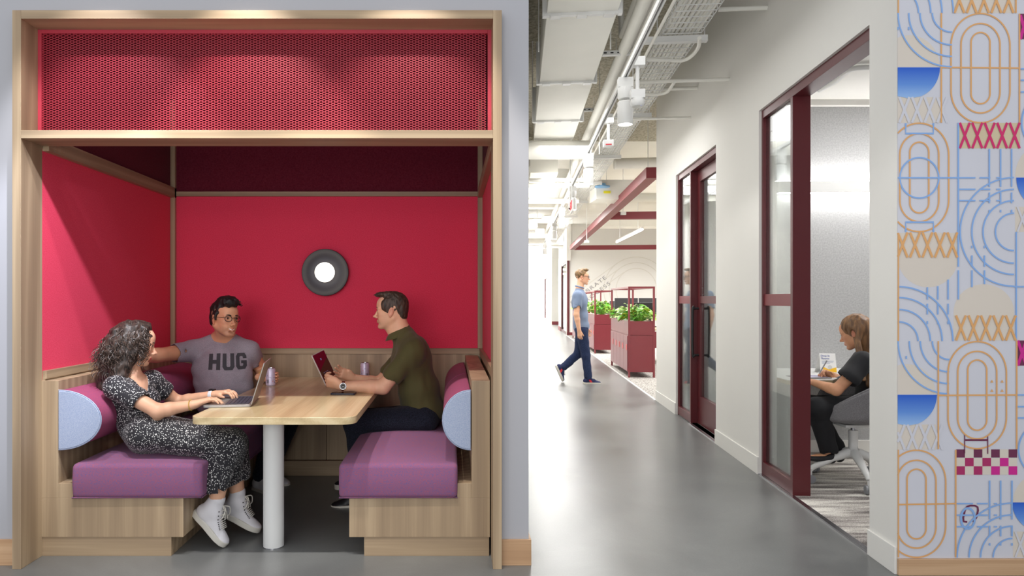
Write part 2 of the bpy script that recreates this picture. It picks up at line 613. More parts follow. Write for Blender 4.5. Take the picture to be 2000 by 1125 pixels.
# small office behind the first opening
ROOM_Y = 5.88
mb = MB(); mb.box(2.42, 5.2, ROOM_Y, ROOM_Y + 0.1, 0, 3.2)
k = N('grey_acoustic_felt')
n1 = k.add('ShaderNodeTexNoise'); n1.inputs['Scale'].default_value = 75; n1.inputs['Detail'].default_value = 6; n1.inputs['Roughness'].default_value = 0.7
k.l(k.coord(), n1.inputs['Vector'])
k.l(k.ramp(n1.outputs[0], [(0.32, rgb(158, 158, 158)), (0.68, rgb(186, 186, 186))]), k.b.inputs['Base Color'])
k.b.inputs['Roughness'].default_value = 1
k.bump(n1.outputs[0], 0.3, 0.003)
M['greyfelt'] = k.m
struct(mb.build('wall_office_back', M['greyfelt']))
mb = MB(); mb.box(5.1, 5.2, 3.4, ROOM_Y, 0, 3.2)
struct(mb.build('wall_office_right', M['wallw']))
mb = MB(); mb.box(2.5, 5.1, ROOM_Y - 0.014, ROOM_Y, 0.008, 0.11)
struct(mb.build('baseboard_office', M['wallw'], bevel=0.002))
ci = COR_M.inverted()
mb = MB()
a = COR_M @ Vector((0.02, D2a, 0)); b = COR_M @ Vector((0.02, D2b + 0.2, 0)); c_ = COR_M @ Vector((TW, ROOM_Y / math.cos(ANG), 0))
mb.prism([(a.x, 3.40), (5.1, 3.40), (5.1, ROOM_Y), (c_.x, ROOM_Y), (b.x, b.y), (a.x, a.y)], 0.0, 0.008)
struct(mb.build('floor_office_carpet', M['stripe']))
mb = MB(); mb.prism([(2.30, 3.40), (5.1, 3.40), (5.1, ROOM_Y), (2.52, ROOM_Y), (2.3, 3.6)], 3.03, 3.1)
struct(mb.build('ceiling_office', M['wallw']))
# metal strips where floor finishes meet
mb = MB(COR_M); mb.box(-0.004, 0.03, D2a, D2b, 0, 0.009)
struct(mb.build('trim_1', M['chrome']))

# second office behind the far opening
mb = MB(COR_M)
mb.box(0.13, 3.0, D1b + 0.25, D1b + 0.35, 0, 3.2)
struct(mb.build('wall_second_office_back', M['greyfelt']))
mb = MB(COR_M); mb.box(3.0, 3.1, ROOM_Y + 0.5, D1b + 0.25, 0, 3.2)
struct(mb.build('wall_second_office_right', M['wallw']))
mb = MB(COR_M); mb.box(TW, 3.0, ROOM_Y + 0.52, D1b + 0.25, 3.03, 3.1)
struct(mb.build('ceiling_second_office', M['wallw']))
mb = MB(COR_M); mb.box(0.03, 3.0, ROOM_Y + 0.52, D1b + 0.25, 0, 0.008)
struct(mb.build('floor_second_office_carpet', M['stripe']))

# open office: carpet, metal edge, return wall at the end of the corridor wall, far wall with line art
mb = MB(COR_M); mb.box(0.0, 11, VE - 0.1, 25.3, 0, 0.006)
struct(mb.build('floor_open_office_carpet', M['carpet']))
mb = MB(COR_M); mb.box(-0.03, 0.0, VE, 25.3, 0, 0.008)
struct(mb.build('trim_2', M['white_metal']))
mb = MB(COR_M); mb.box(TW, 4.5, VE - 0.1, VE, 0, 4.3)
struct(mb.build('wall_open_office_near', M['wallw']))
YB = 25.2
XB = P(1107, 0, YB).x
mb = MB(); mb.box(XB, 14, YB, YB + 0.15, 0, 4.1)
struct(mb.build('wall_open_office_far', M['wallw']))
mb = MB(); mb.box(XB, 14, YB - 0.02, YB, 0, 0.11)
struct(mb.build('baseboard_open_office', M['maroon_b']))
mb = MB(COR_M); mb.box(11, 11.1, VE, 25.6, 0, 4.1)
struct(mb.build('wall_open_office_right', M['wallw']))
# corridor end
mb = MB(); mb.box(-3, 12, 52, 52.15, 0, 4.1)
struct(mb.build('wall_corridor_end', M['wallw']))
# ------------------------------------------------------------------ booth surround
BX0, BX1 = -2.102, 0.208        # inner faces of posts
BR = 0.24                       # face of right side panels
YB1 = 5.15                      # back panel plane
booth = thing('booth_surround', 'wooden booth frame lined with red felt and red mesh above, set into the white wall', 'booth', ((BX0 + BX1) / 2, 4.2, 0))
for s, xa, xb in ((-1, X0, BX0), (1, BX1, X1)):
    MB().box(xa, xb, Y0, 3.515, 0, ZT).build('post', M['wood_z'], booth, bevel=0.0015)
zt1 = 1.32 + (585 - 36.5) * Y0 / F
MB().box(BX0, BX1, Y0, 3.50, zt1, ZT).build('head_beam', M['wood_x'], booth, bevel=0.0015)
zm1 = 1.32 + (585 - 254) * Y0 / F; zm0 = 1.32 + (585 - 270) * Y0 / F
MB().box(BX0, BX1, Y0, 3.515, zm0, zm1).build('middle_beam', M['wood_x'], booth, bevel=0.0015)
# mesh panel: frame and expanded metal diamonds
YM = 3.475
ma, mbz = zm1, zt1
fr = MB()
fw = 0.019
fr.box(BX0, BX0 + fw, YM, YM + 0.02, ma, mbz); fr.box(BX1 - fw, BX1, YM, YM + 0.02, ma, mbz)
fr.box(BX0 + fw, BX1 - fw, YM, YM + 0.02, mbz - fw, mbz); fr.box(BX0 + fw, BX1 - fw, YM, YM + 0.02, ma, ma + 0.004)
mesh_frame = fr.build('mesh_panel_frame', M['red_metal'], booth, bevel=0.001)
# expanded metal: rows of diamonds made of zig-zag strands
px_, pz_ = 0.0306, 0.0125
xs0, xs1 = BX0 + fw, BX1 - fw
zs0, zs1 = ma + 0.003, mbz - fw
nx = int((xs1 - xs0) / (px_ / 2)) + 1
nz = int((zs1 - zs0) / (pz_ / 2)) + 1
verts, faces = [], []
hw = 0.0012
def strand(x, z, xx, zz):
    d = Vector((xx - x, zz - z)); L = d.length; d /= L
    n = Vector((-d.y, d.x)) * hw
    b = len(verts)
    y0, y1 = YM + 0.006, YM + 0.010
    for (qx, qz) in ((x + n.x, z + n.y), (xx + n.x, zz + n.y), (xx - n.x, zz - n.y), (x - n.x, z - n.y)):
        verts.append((qx, y0, qz)); verts.append((qx, y1, qz))
    faces.extend([(b, b + 2, b + 4, b + 6), (b + 7, b + 5, b + 3, b + 1), (b, b + 1, b + 3, b + 2), (b + 4, b + 5, b + 7, b + 6)])
for j in range(nz):
    for i in range(nx):
        if (i + j) % 2 == 0:
            x = xs0 + i * px_ / 2; z = zs0 + j * pz_ / 2
            if x + px_ / 2 <= xs1 + 0.005 and z + pz_ / 2 <= zs1 + 0.004:
                strand(x, z, x + px_ / 2, z + pz_ / 2)
            if x - px_ / 2 >= xs0 - 0.005 and z + pz_ / 2 <= zs1 + 0.004:
                strand(x, z, x - px_ / 2, z + pz_ / 2)
me = bpy.data.meshes.new('expanded_metal')
iv = W[booth.name].inverted()
me.from_pydata([tuple(iv @ Vector(v)) for v in verts], [], faces)
me.update()
link_mesh('expanded_metal', me, M['red_metal'], mesh_frame)

# side and back panels
ZR0 = 1.32 + (585 - 384) * YB1 / F      # underside of upper rail
ZR1 = 1.32 + (585 - 375) * YB1 / F
ZL1 = 1.32 + (585 - 680) * YB1 / F      # top of lower rail
ZL0 = 1.32 + (585 - 691) * YB1 / F
zcap = 2.82
# red felt, three panels below the rail; maroon felt above
MB().box(BX0 - 0.03, BX0, 3.515, YB1, 0.5, ZR0).build('felt_panel', M['felt'], booth)
MB().box(BR, BR + 0.02, 3.515, YB1, 0.5, ZR0).build('felt_panel', M['felt'], booth)
MB().box(BX0, BR, YB1, YB1 + 0.02, ZL1 - 0.02, ZR0).build('felt_panel', M['felt'], booth)
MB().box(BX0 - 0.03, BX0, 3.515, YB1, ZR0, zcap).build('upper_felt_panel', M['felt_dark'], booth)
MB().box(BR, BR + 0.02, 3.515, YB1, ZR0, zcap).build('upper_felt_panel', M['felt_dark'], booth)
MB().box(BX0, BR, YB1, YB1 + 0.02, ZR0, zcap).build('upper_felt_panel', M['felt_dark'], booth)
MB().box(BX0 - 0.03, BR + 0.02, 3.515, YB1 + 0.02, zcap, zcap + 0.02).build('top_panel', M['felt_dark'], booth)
# rails and corner posts
MB().box(BX0, BX0 + 0.034, 3.515, YB1, ZR0 - 0.012, ZR1 + 0.028).build('side_rail', M['wood_y'], booth, bevel=0.0015)
MB().box(BR - 0.034, BR, 3.515, YB1, ZR0 - 0.012, ZR1 + 0.028).build('side_rail', M['wood_y'], booth, bevel=0.0015)
MB().box(BX0 + 0.04, BR - 0.036, YB1 - 0.022, YB1, ZR0, ZR1).build('back_rail', M['wood_x'], booth, bevel=0.0015)
MB().box(BX0, BX0 + 0.034, YB1 - 0.03, YB1, ZL1, zcap).build('corner_post', M['wood_z'], booth, bevel=0.0015)
MB().box(BR - 0.036, BR, YB1 - 0.03, YB1, ZL1, zcap).build('corner_post', M['wood_z'], booth, bevel=0.0015)
MB().box(BX0, BX0 + 0.022, 3.515, YB1, ZL0, ZL1).build('lower_side_rail', M['wood_y'], booth, bevel=0.0015)
MB().box(BR - 0.022, BR, 3.515, YB1, ZL0 - 0.01, ZL1).build('lower_side_rail', M['wood_y'], booth, bevel=0.0015)
MB().box(BX0 + 0.022, BR - 0.022, YB1 - 0.022, YB1, ZL0, ZL1).build('lower_back_rail', M['wood_x'], booth, bevel=0.0015)
MB().box(BX0, BX0 + 0.015, 3.515, YB1, 0.0, ZL0).build('side_wainscot', M['wood_z'], booth)
MB().box(BR - 0.012, BR, 3.515, YB1, 0.0, ZL0).build('side_wainscot', M['wood_z'], booth)
# back wainscot: wood panels with a seam, and plinth
xs = P(638, 0, YB1).x
for a, b in ((BX0 + 0.015, -1.45), (-1.448, xs - 0.001), (xs + 0.002, BR - 0.012)):
    MB().box(a, b, YB1 - 0.014, YB1, 0.115, ZL0).build('back_wainscot', M['wood_z'], booth, bevel=0.001)
MB().box(BX0 + 0.015, BR - 0.012, YB1 - 0.04, YB1 - 0.016, 0, 0.112).build('plinth', M['wood_x'], booth, bevel=0.0015)

# ------------------------------------------------------------------ benches
YF = 3.51
def px2x(px, Y=YF): return (px - CX) * Y / F
def py2z(py, Y=YF): return HC - (py - CY) * Y / F


def bench(side, label):
    if side < 0:
        xo, xi = px2x(78), px2x(358)          # outer edge, inner edge of body
        xb = px2x(114)                        # inner face of backrest board
        xt = px2x(334); xc0, xc1 = px2x(143), px2x(397)
    else:
        xo, xi = px2x(957), px2x(682)
        xb = px2x(921)
        xt = px2x(711); xc0, xc1 = px2x(893), px2x(662)
    t = thing('booth_bench', label, 'bench', ((xo + xi) / 2, YF + 0.8, 0), 0, 'benches of the booth')
    a, b = min(xo, xi), max(xo, xi)
    zt, zb = py2z(973), py2z(1049)
    MB().box(a, b, YF, YB1 - 0.05, zb, zt).build('bench_box', M['wood_z'], t, bevel=0.0015)
    a2, b2 = sorted((xt, xo + (0.008 if side < 0 else -0.004)))
    MB().box(a2, b2, YF + 0.004, YB1 - 0.05, 0, zb).build('plinth', M['wood_x'], t, bevel=0.001)
    a, b = sorted((xo, xb))
    MB().box(a, b, YF, YB1 - 0.03, zt, py2z(743.5)).build('backrest_board', M['wood_z'], t, bevel=0.0015)
    # ledge strip behind the cushion
    a, b = sorted((xb, xc0))
    MB().box(a, b, YF, YB1 - 0.05, zt, py2z(944)).build('ledge', M['wood_z'], t, bevel=0.001)
    # seat cushion: rounded block with slightly crowned top
    a, b = sorted((xc0 + side * 0.002, xc1))
    cz0, cz1 = zt + 0.001, py2z(905)
    mb = MB()
    ya, yb = YF - 0.012, YB1 - 0.06
    nxs, nys = 22, 40
    top = [[None] * (nys + 1) for _ in range(nxs + 1)]
    mb.box(a, b, ya, yb, cz0, cz1)
    c = mb.build('seat_cushion', M['seat'], t)
    m = c.modifiers.new('bevel', 'BEVEL'); m.width = 0.028; m.segments = 5
    m = c.modifiers.new('sub', 'SUBSURF'); m.subdivision_type = 'SIMPLE'; m.levels = m.render_levels = 3
    # crown
    bm = bmesh.new(); bm.from_mesh(c.data)
    bmesh.ops.subdivide_edges(bm, edges=bm.edges, cuts=7, use_grid_fill=True)
    loc = W[t.name].translation
    mx_, my_ = (a + b) / 2 - loc.x, (ya + yb) / 2 - loc.y
    for v in bm.verts:
        if v.co.z > (cz1 - loc.z) - 1e-4:
            v.co.z += 0.026 * (1 - min(1, abs(v.co.x - mx_) / ((b - a) / 2)) ** 2.5) * (1 - min(1, abs(v.co.y - my_) / ((yb - ya) / 2)) ** 6)
        if v.co.y < ya - loc.y + 1e-4:
            h = (v.co.z - cz0) / (cz1 - cz0)
            v.co.y -= 0.010 * math.sin(math.pi * max(0, min(1, h)))
    bm.to_mesh(c.data); bm.free()
    for p in c.data.polygons: p.use_smooth = True
    c.modifiers.remove(c.modifiers['sub'])
    m = c.modifiers['bevel']; m.limit_method = 'ANGLE'; m.angle_limit = math.radians(50)
    # piping seams
    mb = MB(); zz = cz0 + 0.004
    mb.tube([(a + 0.004, yb, zz), (a + 0.004, ya, zz), (b - 0.004, ya, zz), (b - 0.004, yb, zz)], 0.004, 6)
    mb.build('piping', M['seat'], c, smooth=60)
    # bolster: half-round roll lying against the backrest, light end cap
    xw = xb - side * 0.004
    zb0, zb1 = py2z(878), py2z(762)
    R = (zb1 - zb0) / 2
    zc = (zb0 + zb1) / 2
    D = abs(px2x(201) - px2x(118)) if side < 0 else abs(px2x(921) - px2x(866))
    prof = [(xw, zb0)] + [(xw - side * D * math.sin(math.pi * q / 24), zc - R * math.cos(math.pi * q / 24)) for q in range(1, 24)] + [(xw, zb1)]
    segs = ((YF - 0.005, 4.30), (4.315, YB1 - 0.06))
    for (u0, u1) in segs:
        mb = MB(); mb.prism(prof, u0 + 0.004, u1, 'y')
        bo = mb.build('bolster', M['bolster'], t, smooth=40, bevel=0.01, seg=3)
        if u0 < 3.6:
            mb = MB()
            p2 = [(xw + (x - xw) * 0.985, zc + (z - zc) * 0.985) for x, z in prof]
            mb.prism(p2, u0 - 0.004, u0 + 0.006, 'y')
            ec = mb.build('bolster_end_cap', M['endcap'], bo, bevel=0.004, seg=3)
            ec['label'] = 'light blue grey end panel of the bolster'
            mb = MB(); mb.tube([(x, u0 + 0.001, z) for x, z in prof], 0.0035, 6)
            mb.build('piping', M['endcap'], bo, smooth=60)
    return t


bench(-1, 'left booth bench with purple seat cushion, where the woman in a dotted dress sits')
bench(1, 'right booth bench with purple seat cushion, where the man in a green polo sits')

# ------------------------------------------------------------------ table
ZTB = 0.738
YT0 = 0.62 * F / (825 - CY)           # front edge
YT0 = 3.37
def tx(px, py): 
    Y = (HC - ZTB) * F / (py - CY); return (px - CX) * Y / F
txl, txr = -1.295, -0.472
table = thing('booth_table', 'light oak table on a white column between the booth benches', 'table', ((txl + txr) / 2, 4.0, 0))
r = 0.07
poly = []
for cx_, a0 in ((txr - r, -90), (txl + r, 180)):
    for q in range(9):
        t = math.radians(a0 + 90 * q / 8)
        poly.append((cx_ + r * math.cos(t), YT0 + r + r * math.sin(t)))
poly = poly[:9] + [(txr, YB1 - 0.016), (txl, YB1 - 0.016)] + poly[9:]
MB().prism(poly, ZTB - 0.037, ZTB).build('tabletop', M['table_wood'], table, bevel=0.002)
yc = 3.83
yc = 1.32 * F / (1066 - CY)
xc = (534.5 - CX) * yc / F
mb = MB(); mb.tube([(xc, yc, 0.003), (xc, yc, ZTB - 0.038)], 0.0545, 40)
mb.build('column', M['white_metal'], table, smooth=40)
MB().cyl((xc, yc, 0), (xc, yc, 0.004), 0.057, 40).build('base_ring', M['chrome'], table, smooth=40)

# ------------------------------------------------------------------ wall lamp
ls = F / YB1
lx, lz = (637.5 - CX) / ls, HC - (532.5 - CY) / ls
R = 45.5 / ls
lamp = thing('wall_lamp', 'round black dish wall lamp with a glowing white globe on the red felt', 'lamp', (lx, YB1, lz))
prof = [(0.0, 0.004), (R * 0.62, 0.006), (R * 0.84, 0.016), (R * 0.95, 0.036), (R, 0.052), (R * 0.985, 0.055), (R * 0.93, 0.04), (R * 0.80, 0.022), (R * 0.6, 0.013), (0, 0.012)]
dish = plain('dark_slate_enamel', rgb(44, 40, 50), 0.42, var=0.02)
mb = MB(); mb.lathe(prof, (lx, YB1 - 0.0, lz), (0, -1, 0), 64)
mb.build('dish', dish, lamp, smooth=50)
g = 19.5 / ls * 0.985
mb = MB(); mb.lathe([(g * math.sin(math.pi * q / 24), 0.013 + g * 0.75 * (1 - math.cos(math.pi * q / 24))) for q in range(25)], (lx, YB1, lz), (0, -1, 0), 40)
mb.build('globe', emitter('lit_opal_glass', (1.0, 0.93, 0.82, 1), 2.4), lamp, smooth=80)
# ------------------------------------------------------------------ glazed fronts of the two offices
def cy(Y): return Y / math.cos(ANG)


def glazing(name, label, cat, va, vb, vpost, leaf):
    """va near jamb, vb far jamb, vpost near side of the deep post between door and sidelight"""
    c = COR_M @ Vector((0.06, (va + vb) / 2, 0))
    t = thing(name, label, cat, c, -ANG)
    A = MB(COR_M)
    A.box(0.02, 0.135, va, vb, HD - 0.062, HD)
    A.box(0.02, 0.07, vb - 0.03, vb, 0, HD - 0.062)
    A.box(0.02, 0.135, va, va + 0.02, 0, HD - 0.062)
    A.box(0.02, 0.07, vpost + 0.035, vb - 0.03, 0.01, 0.10)
    A.box(0.02, 0.135, vpost, vpost + 0.04, 0, HD - 0.062)
    A.build('frame', M['maroon'], t, bevel=0.0015)
    A = MB(COR_M); A.box(0.028, 0.062, vpost + 0.04, vb - 0.03, 1.275, 1.36)
    A.build('mid_rail', M['maroon_b'], t, bevel=0.0015)
    A = MB(COR_M); A.box(0.042, 0.050, vpost + 0.04, vb - 0.03, 0.10, HD - 0.062)
    A.build('pane', M['glass'], t)
    if leaf:
        d = MB(COR_M)
        d0, d1, st = va + 0.022, vpost - 0.003, 0.10
        zt = HD - 0.066
        d.box(0.09, 0.133, d0, d0 + st, 0.012, zt); d.box(0.09, 0.133, d1 - st, d1, 0.012, zt)
        d.box(0.09, 0.133, d0 + st, d1 - st, zt - 0.12, zt); d.box(0.09, 0.133, d0 + st, d1 - st, 0.012, 0.30)
        d.box(0.09, 0.133, d0 + st, d1 - st, 1.28, 1.355)
        leafo = d.build('door_leaf', M['maroon'], t, bevel=0.0015)
        g = MB(COR_M); g.box(0.108, 0.114, d0 + st, d1 - st, 0.30, zt - 0.12)
        g.build('pane', M['glass'], leafo)
        for uo, s in ((0.09, -1), (0.133, 1)):
            h = MB(COR_M)
            vv = d1 - 0.05
            uu = uo + s * 0.062
            pts = [(uo, vv, 1.225), (uo + s * 0.04, vv, 1.225), (uu, vv, 1.205), (uu, vv, 0.755), (uo + s * 0.04, vv, 0.735), (uo, vv, 0.735)]
            h.tube(bez(pts, 5), 0.0125, 12)
            h.build('pull_handle', M['black'], leafo, smooth=60)
    return t


glazing('glazed_door', 'closed dark red glass door with sidelight, farther along the corridor', 'door', D1a, D1b, VY(1345), True)
glazing('glazed_screen', 'dark red framed glass sidelight beside the open office doorway', 'glass partition', D2a, D2b, VY(1542), False)
A = MB(COR_M); A.box(-0.002, 0.09, D1a, VY(1345), 0, 0.008)
struct(A.build('trim_3', M['chrome']))

# ------------------------------------------------------------------ overhead services
def Uof(px, py, z):
    Y = (z - HC) * F / (CY - py)
    X = (px - CX) * Y / F
    return (COR_M.inverted() @ Vector((X, Y, 0)))


def cv(p): return COR_M @ Vector(p)


WP = M['white_paint']
zd = 3.25
ul, ur = Uof(1068, 27, zd).x, Uof(1205, 27, zd).x


def duct(label, v0, v1, ul, ur, flanges, zd=zd, h=0.36):
    t = thing('air_duct', label, 'duct', cv(((ul + ur) / 2, (v0 + v1) / 2, zd)), -ANG, 'rectangular ducts above the corridor')
    A = MB(COR_M); A.box(ul, ur, v0, v1, zd, zd + h)
    A.build('duct_body', WP, t, bevel=0.004)
    for f in flanges:
        A = MB(COR_M)
        A.box(ul - 0.02, ur + 0.02, f - 0.022, f - 0.002, zd - 0.018, zd + 0.02)
        A.box(ul - 0.02, ur + 0.02, f + 0.002, f + 0.022, zd - 0.014, zd + 0.02)
        A.box(ul - 0.03, ul, f - 0.022, f + 0.022, zd - 0.02, zd + h)
        A.box(ur, ur + 0.03, f - 0.022, f + 0.022, zd - 0.02, zd + h)
        for q in (0.12, 0.5, 0.88):
            x = ul + (ur - ul) * q
            A.box(x - 0.035, x + 0.035, f - 0.03, f + 0.03, zd - 0.026, zd - 0.012)
        A.build('flange', M['white_metal'], t, bevel=0.002)
    for q in (0.35, 0.8):
        vv = v0 + (v1 - v0) * q
        for u in (ul - 0.035, ur + 0.035):
            A = MB(COR_M); A.cyl((u, vv, zd - 0.03), (u, vv, 4.1), 0.005, 8)
            A.build('hanger_rod', M['white_metal'], t)
        A = MB(COR_M); A.box(ul - 0.06, ur + 0.22, vv - 0.02, vv + 0.02, zd - 0.045 + 0.0, zd - 0.006)
    return t


dv = [Uof(1100, y, zd).y for y in (27, 160, 235, 273)]
duct('long white rectangular air duct nearest the booth wall, over the corridor', 3.45, dv[3], ul, ur, dv[:3])
duct('second white rectangular air duct, behind the round cross duct', 10.3, 12.4, ul, ur - 0.05, [11.4])
duct('small far white rectangular duct over the corridor', 19.0, 21.5, ul + 0.1, ur - 0.1, [20.2], zd=3.35)


def pipe(name, label, cat, pts, r, group=None, seg=14, mat=None):
    m = MB()
    m.tube([cv(p) for p in pts], r, seg)
    o = m.build(name, mat or WP, None, smooth=60)
    return tag(o, label, cat, group)


def along(px, py, z, v0, v1):
    u = Uof(px, py, z).x
    return [(u, v0, z), (u, v1, z)]


pipe('main_pipe', 'thick white pipe running the length of the corridor ceiling', 'pipe', along(1260, 0, 3.38, 3.45, 30), 0.048)
pipe('main_pipe_elbow', 'thinner white pipe dropping above the long thick pipe, with a round collar', 'pipe',
     [(Uof(1242, 0, 3.62).x, 3.45, 3.62), (Uof(1242, 0, 3.62).x, Uof(1213, 70, 3.62).y, 3.62), (Uof(1242, 0, 3.62).x, Uof(1213, 70, 3.62).y + 0.05, 3.95), (Uof(1242, 0, 3.62).x, Uof(1213, 70, 3.62).y + 0.05, 4.1)], 0.026)
p0 = Uof(1213, 72, 3.62)
m = MB(COR_M); m.cyl((Uof(1242, 0, 3.62).x, p0.y + 0.05, 4.02), (Uof(1242, 0, 3.62).x, p0.y + 0.05, 4.07), 0.08, 24)
tag(m.build('pipe_collar', WP, None, smooth=40), 'round white collar where the thin pipe meets the ceiling', 'pipe collar')
for i, (px, z, r, lab) in enumerate(((1284, 3.30, 0.014, 'first thin conduit right of the thick pipe'), (1292, 3.34, 0.014, 'second thin conduit right of the thick pipe'),
                                     (1318, 3.16, 0.011, 'thin conduit right beside the lighting track'), (1275, 3.42, 0.02, 'conduit tucked against the thick pipe'))):
    pipe('conduit', lab, 'conduit', along(px, 0, z, 3.45, 26), r, 'conduits along the corridor')
# transverse conduits into the right wall
for (px, py, xs_, r, lab) in ((1424, 155, 1240, 0.016, 'cross conduit entering the right wall, second from the front'), (1362, 172, 1180, 0.018, 'cross conduit entering the wall behind the first spot lamp'),
                              (1349, 230, 1200, 0.014, 'low cross conduit level with the first spot lamp lens'), (1498, 15, 1405, 0.016, 'cross conduit entering the right wall nearest the camera')):
    Y = 2432.0 / (px - 1010)
    z = HC + (CY - py) * Y / F
    a = COR_M.inverted() @ Vector(((xs_ - CX) * Y / F, Y, 0)); v = VY(px)
    pipe('cross_conduit', lab, 'conduit', [(0, v, z), (a.x, v, z)], r, 'cross conduits into the right wall')
pts = [Uof(x, y, 3.2) for x, y in ((1262, 116), (1300, 117), (1333, 118), (1352, 108), (1364, 92), (1366, 74))]
pipe('flexible_conduit', 'white bent conduit curving up beside the wire cable tray', 'conduit', bez([(p.x, p.y, 3.2 + 0.0 * i) for i, p in enumerate(pts)], 5), 0.014)
pts = [Uof(x, y, 3.15) for x, y in ((1258, 184), (1285, 184), (1302, 180), (1312, 168), (1317, 160))]
pipe('flexible_conduit', 'white bent conduit curving up behind the round sensor', 'conduit', bez([(p.x, p.y, 3.15) for i, p in enumerate(pts)], 5), 0.014)

# cable tray of welded wire, with cables lying in it
ta, tb = -0.735, -0.45
zt = 3.30
ct = thing('cable_tray', 'white wire basket cable tray hung along the right side of the corridor ceiling', 'cable tray', cv(((ta + tb) / 2, 10, zt)), -ANG)
A = MB(COR_M)
v = 3.45
while v < 24:
    A.box(ta, tb, v - 0.0025, v + 0.0025, zt, zt + 0.005)
    A.box(ta, ta + 0.005, v - 0.0025, v + 0.0025, zt, zt + 0.09)
    A.box(tb - 0.005, tb, v - 0.0025, v + 0.0025, zt, zt + 0.09)
    v += 0.1 if v < 14 else 0.25
nw = 7
for i in range(nw):
    u = ta + (tb - ta) * i / (nw - 1)
    A.box(u - 0.0025, u + 0.0025, 3.45, 24, zt + 0.005, zt + 0.010)
for u in (ta + 0.0025, tb - 0.0025):
    for zz in (0.045, 0.09): A.box(u - 0.0025, u + 0.0025, 3.45, 24, zt + zz, zt + zz + 0.005)
A.build('wire_basket', M['white_metal'], ct)
A = MB(COR_M)
for i in range(9):
    u = ta + 0.02 + (tb - ta - 0.04) * i / 8
    A.tube([(u + 0.006 * math.sin(q * 1.7 + i), 3.45 + q * 0.8, zt + 0.034 + 0.004 * math.sin(q + i * 2)) for q in range(27)], 0.0165, 6)
A.build('cables', WP, ct, smooth=60)
for i, Y in enumerate((5.07, 7.2, 9.3, 11.4, 13.6, 16.0, 18.5)):
    A = MB(COR_M); v = cy(Y)
    A.box(ta - 0.12, tb + 0.05, v - 0.02, v + 0.02, zt - 0.045, zt - 0.004)
    A.box(ta - 0.12, tb + 0.05, v - 0.024, v + 0.024, zt - 0.05, zt - 0.045)
    A.cyl((ta - 0.03, v, zt - 0.06), (ta - 0.03, v, 4.1), 0.004, 8)
    A.cyl((tb + 0.03, v, zt - 0.06), (tb + 0.03, v, 4.1), 0.004, 8)
    A.build('support_bracket', M['white_metal'], ct)
# slotted struts between duct and pipe
for i, Y in enumerate((5.55, 7.85)):
    v = cy(Y); A = MB(COR_M)
    z = HC + (CY - (100, 213)[i]) * Y / F
    u0 = ur - 0.02
    A.box(ur + 0.032, ur + 0.34, v - 0.02, v + 0.02, z, z + 0.035)
    for q in range(5): A.box(ur + 0.04 + q * 0.055, ur + 0.065 + q * 0.055, v - 0.021, v - 0.0195, z + 0.012, z + 0.022, 1)
    A.cyl((ur + 0.28, v, z - 0.5), (ur + 0.28, v, 4.1), 0.004, 8)
    tag(A.build('slotted_strut', [M['white_metal'], M['black']]), ('slotted steel strut beside the near end of the long duct', 'slotted steel strut beside the far end of the long duct')[i], 'strut')

# lighting track and cylinder spots
zt2 = 2.99
us = -1.005
A = MB(COR_M)
A.box(us - 0.018, us - 0.006, 2.4, 24, zt2, zt2 + 0.035); A.box(us + 0.006, us + 0.018, 2.4, 24, zt2, zt2 + 0.035)
A.box(us - 0.006, us + 0.006, 2.4, 24, zt2 + 0.02, zt2 + 0.035, 1)
tag(A.build('lighting_track', [M['white_metal'], M['black']]), 'long white track with a dark slot carrying the spot lamps', 'light track')
lens = emitter('lit_lens', (1, 0.98, 0.94, 1), 9.0)


def spot(v, label):
    t = thing('spot_lamp', label, 'lamp', cv((us, v, zt2)), -ANG, 'cylinder spot lamps on the track')
    L = lambda: MB(Matrix.Identity(4))
    L().box(-0.055, 0.055, -0.035, 0.035, -0.075, -0.002).build('track_adapter', M['white_metal'], t, world=False, bevel=0.003)
    a = L(); a.lathe([(0, -0.075), (0.054, -0.075), (0.056, -0.08), (0.056, -0.145), (0.05, -0.16), (0, -0.162)], (0, 0, 0), (0, 0, 1), 28)
    a.build('driver_canister', M['white_metal'], t, world=False, smooth=40)
    a = L(); a.tube([(0.02, 0, -0.155), (0.02, 0, -0.18)], 0.012, 12); a.build('stem', M['white_metal'], t, world=False, smooth=60)
    a = L(); a.lathe([(0, -0.178), (0.05, -0.178), (0.057, -0.185), (0.057, -0.352), (0.053, -0.352), (0.053, -0.34), (0, -0.34)], (0, 0, 0), (0, 0, 1), 32)
    h = a.build('lamp_head', M['white_metal'], t, world=False, smooth=40)
    a = L(); a.cyl((0, 0, -0.350), (0, 0, -0.342), 0.052, 32); a.build('lens', lens, h, world=False)
    return t


sy = (5.05, 7.7, 9.95, 12.3, 14.8, 17.3, 19.9, 22.4)
sp0 = spot(cy(sy[0]), 'large white cylinder spot lamp nearest the camera, lens lit')
for i, (y, n) in enumerate(zip(sy[1:], ('second', 'third', 'fourth', 'fifth', 'sixth', 'seventh', 'farthest'))):
    copy_thing(sp0, cv((us, cy(y), zt2)), -ANG, '%s white cylinder spot lamp along the corridor track' % n)

copy_thing(sp0, cv((us, cy(2.75), zt2)), -ANG, 'white cylinder spot lamp on the track in front of the booth wall, above the frame')
for y, p_ in zip((2.75,) + sy[:6], (26, 26, 30, 34, 34, 34, 34)):
    q_ = cv((us, cy(y), zt2 - 0.36))
    light('spot_lamp_light', 'SPOT', q_, p_, (1.0, 0.985, 0.955), q_ - Vector((0, 0, 1)), spot=142, blend=0.35, radius=0.05)

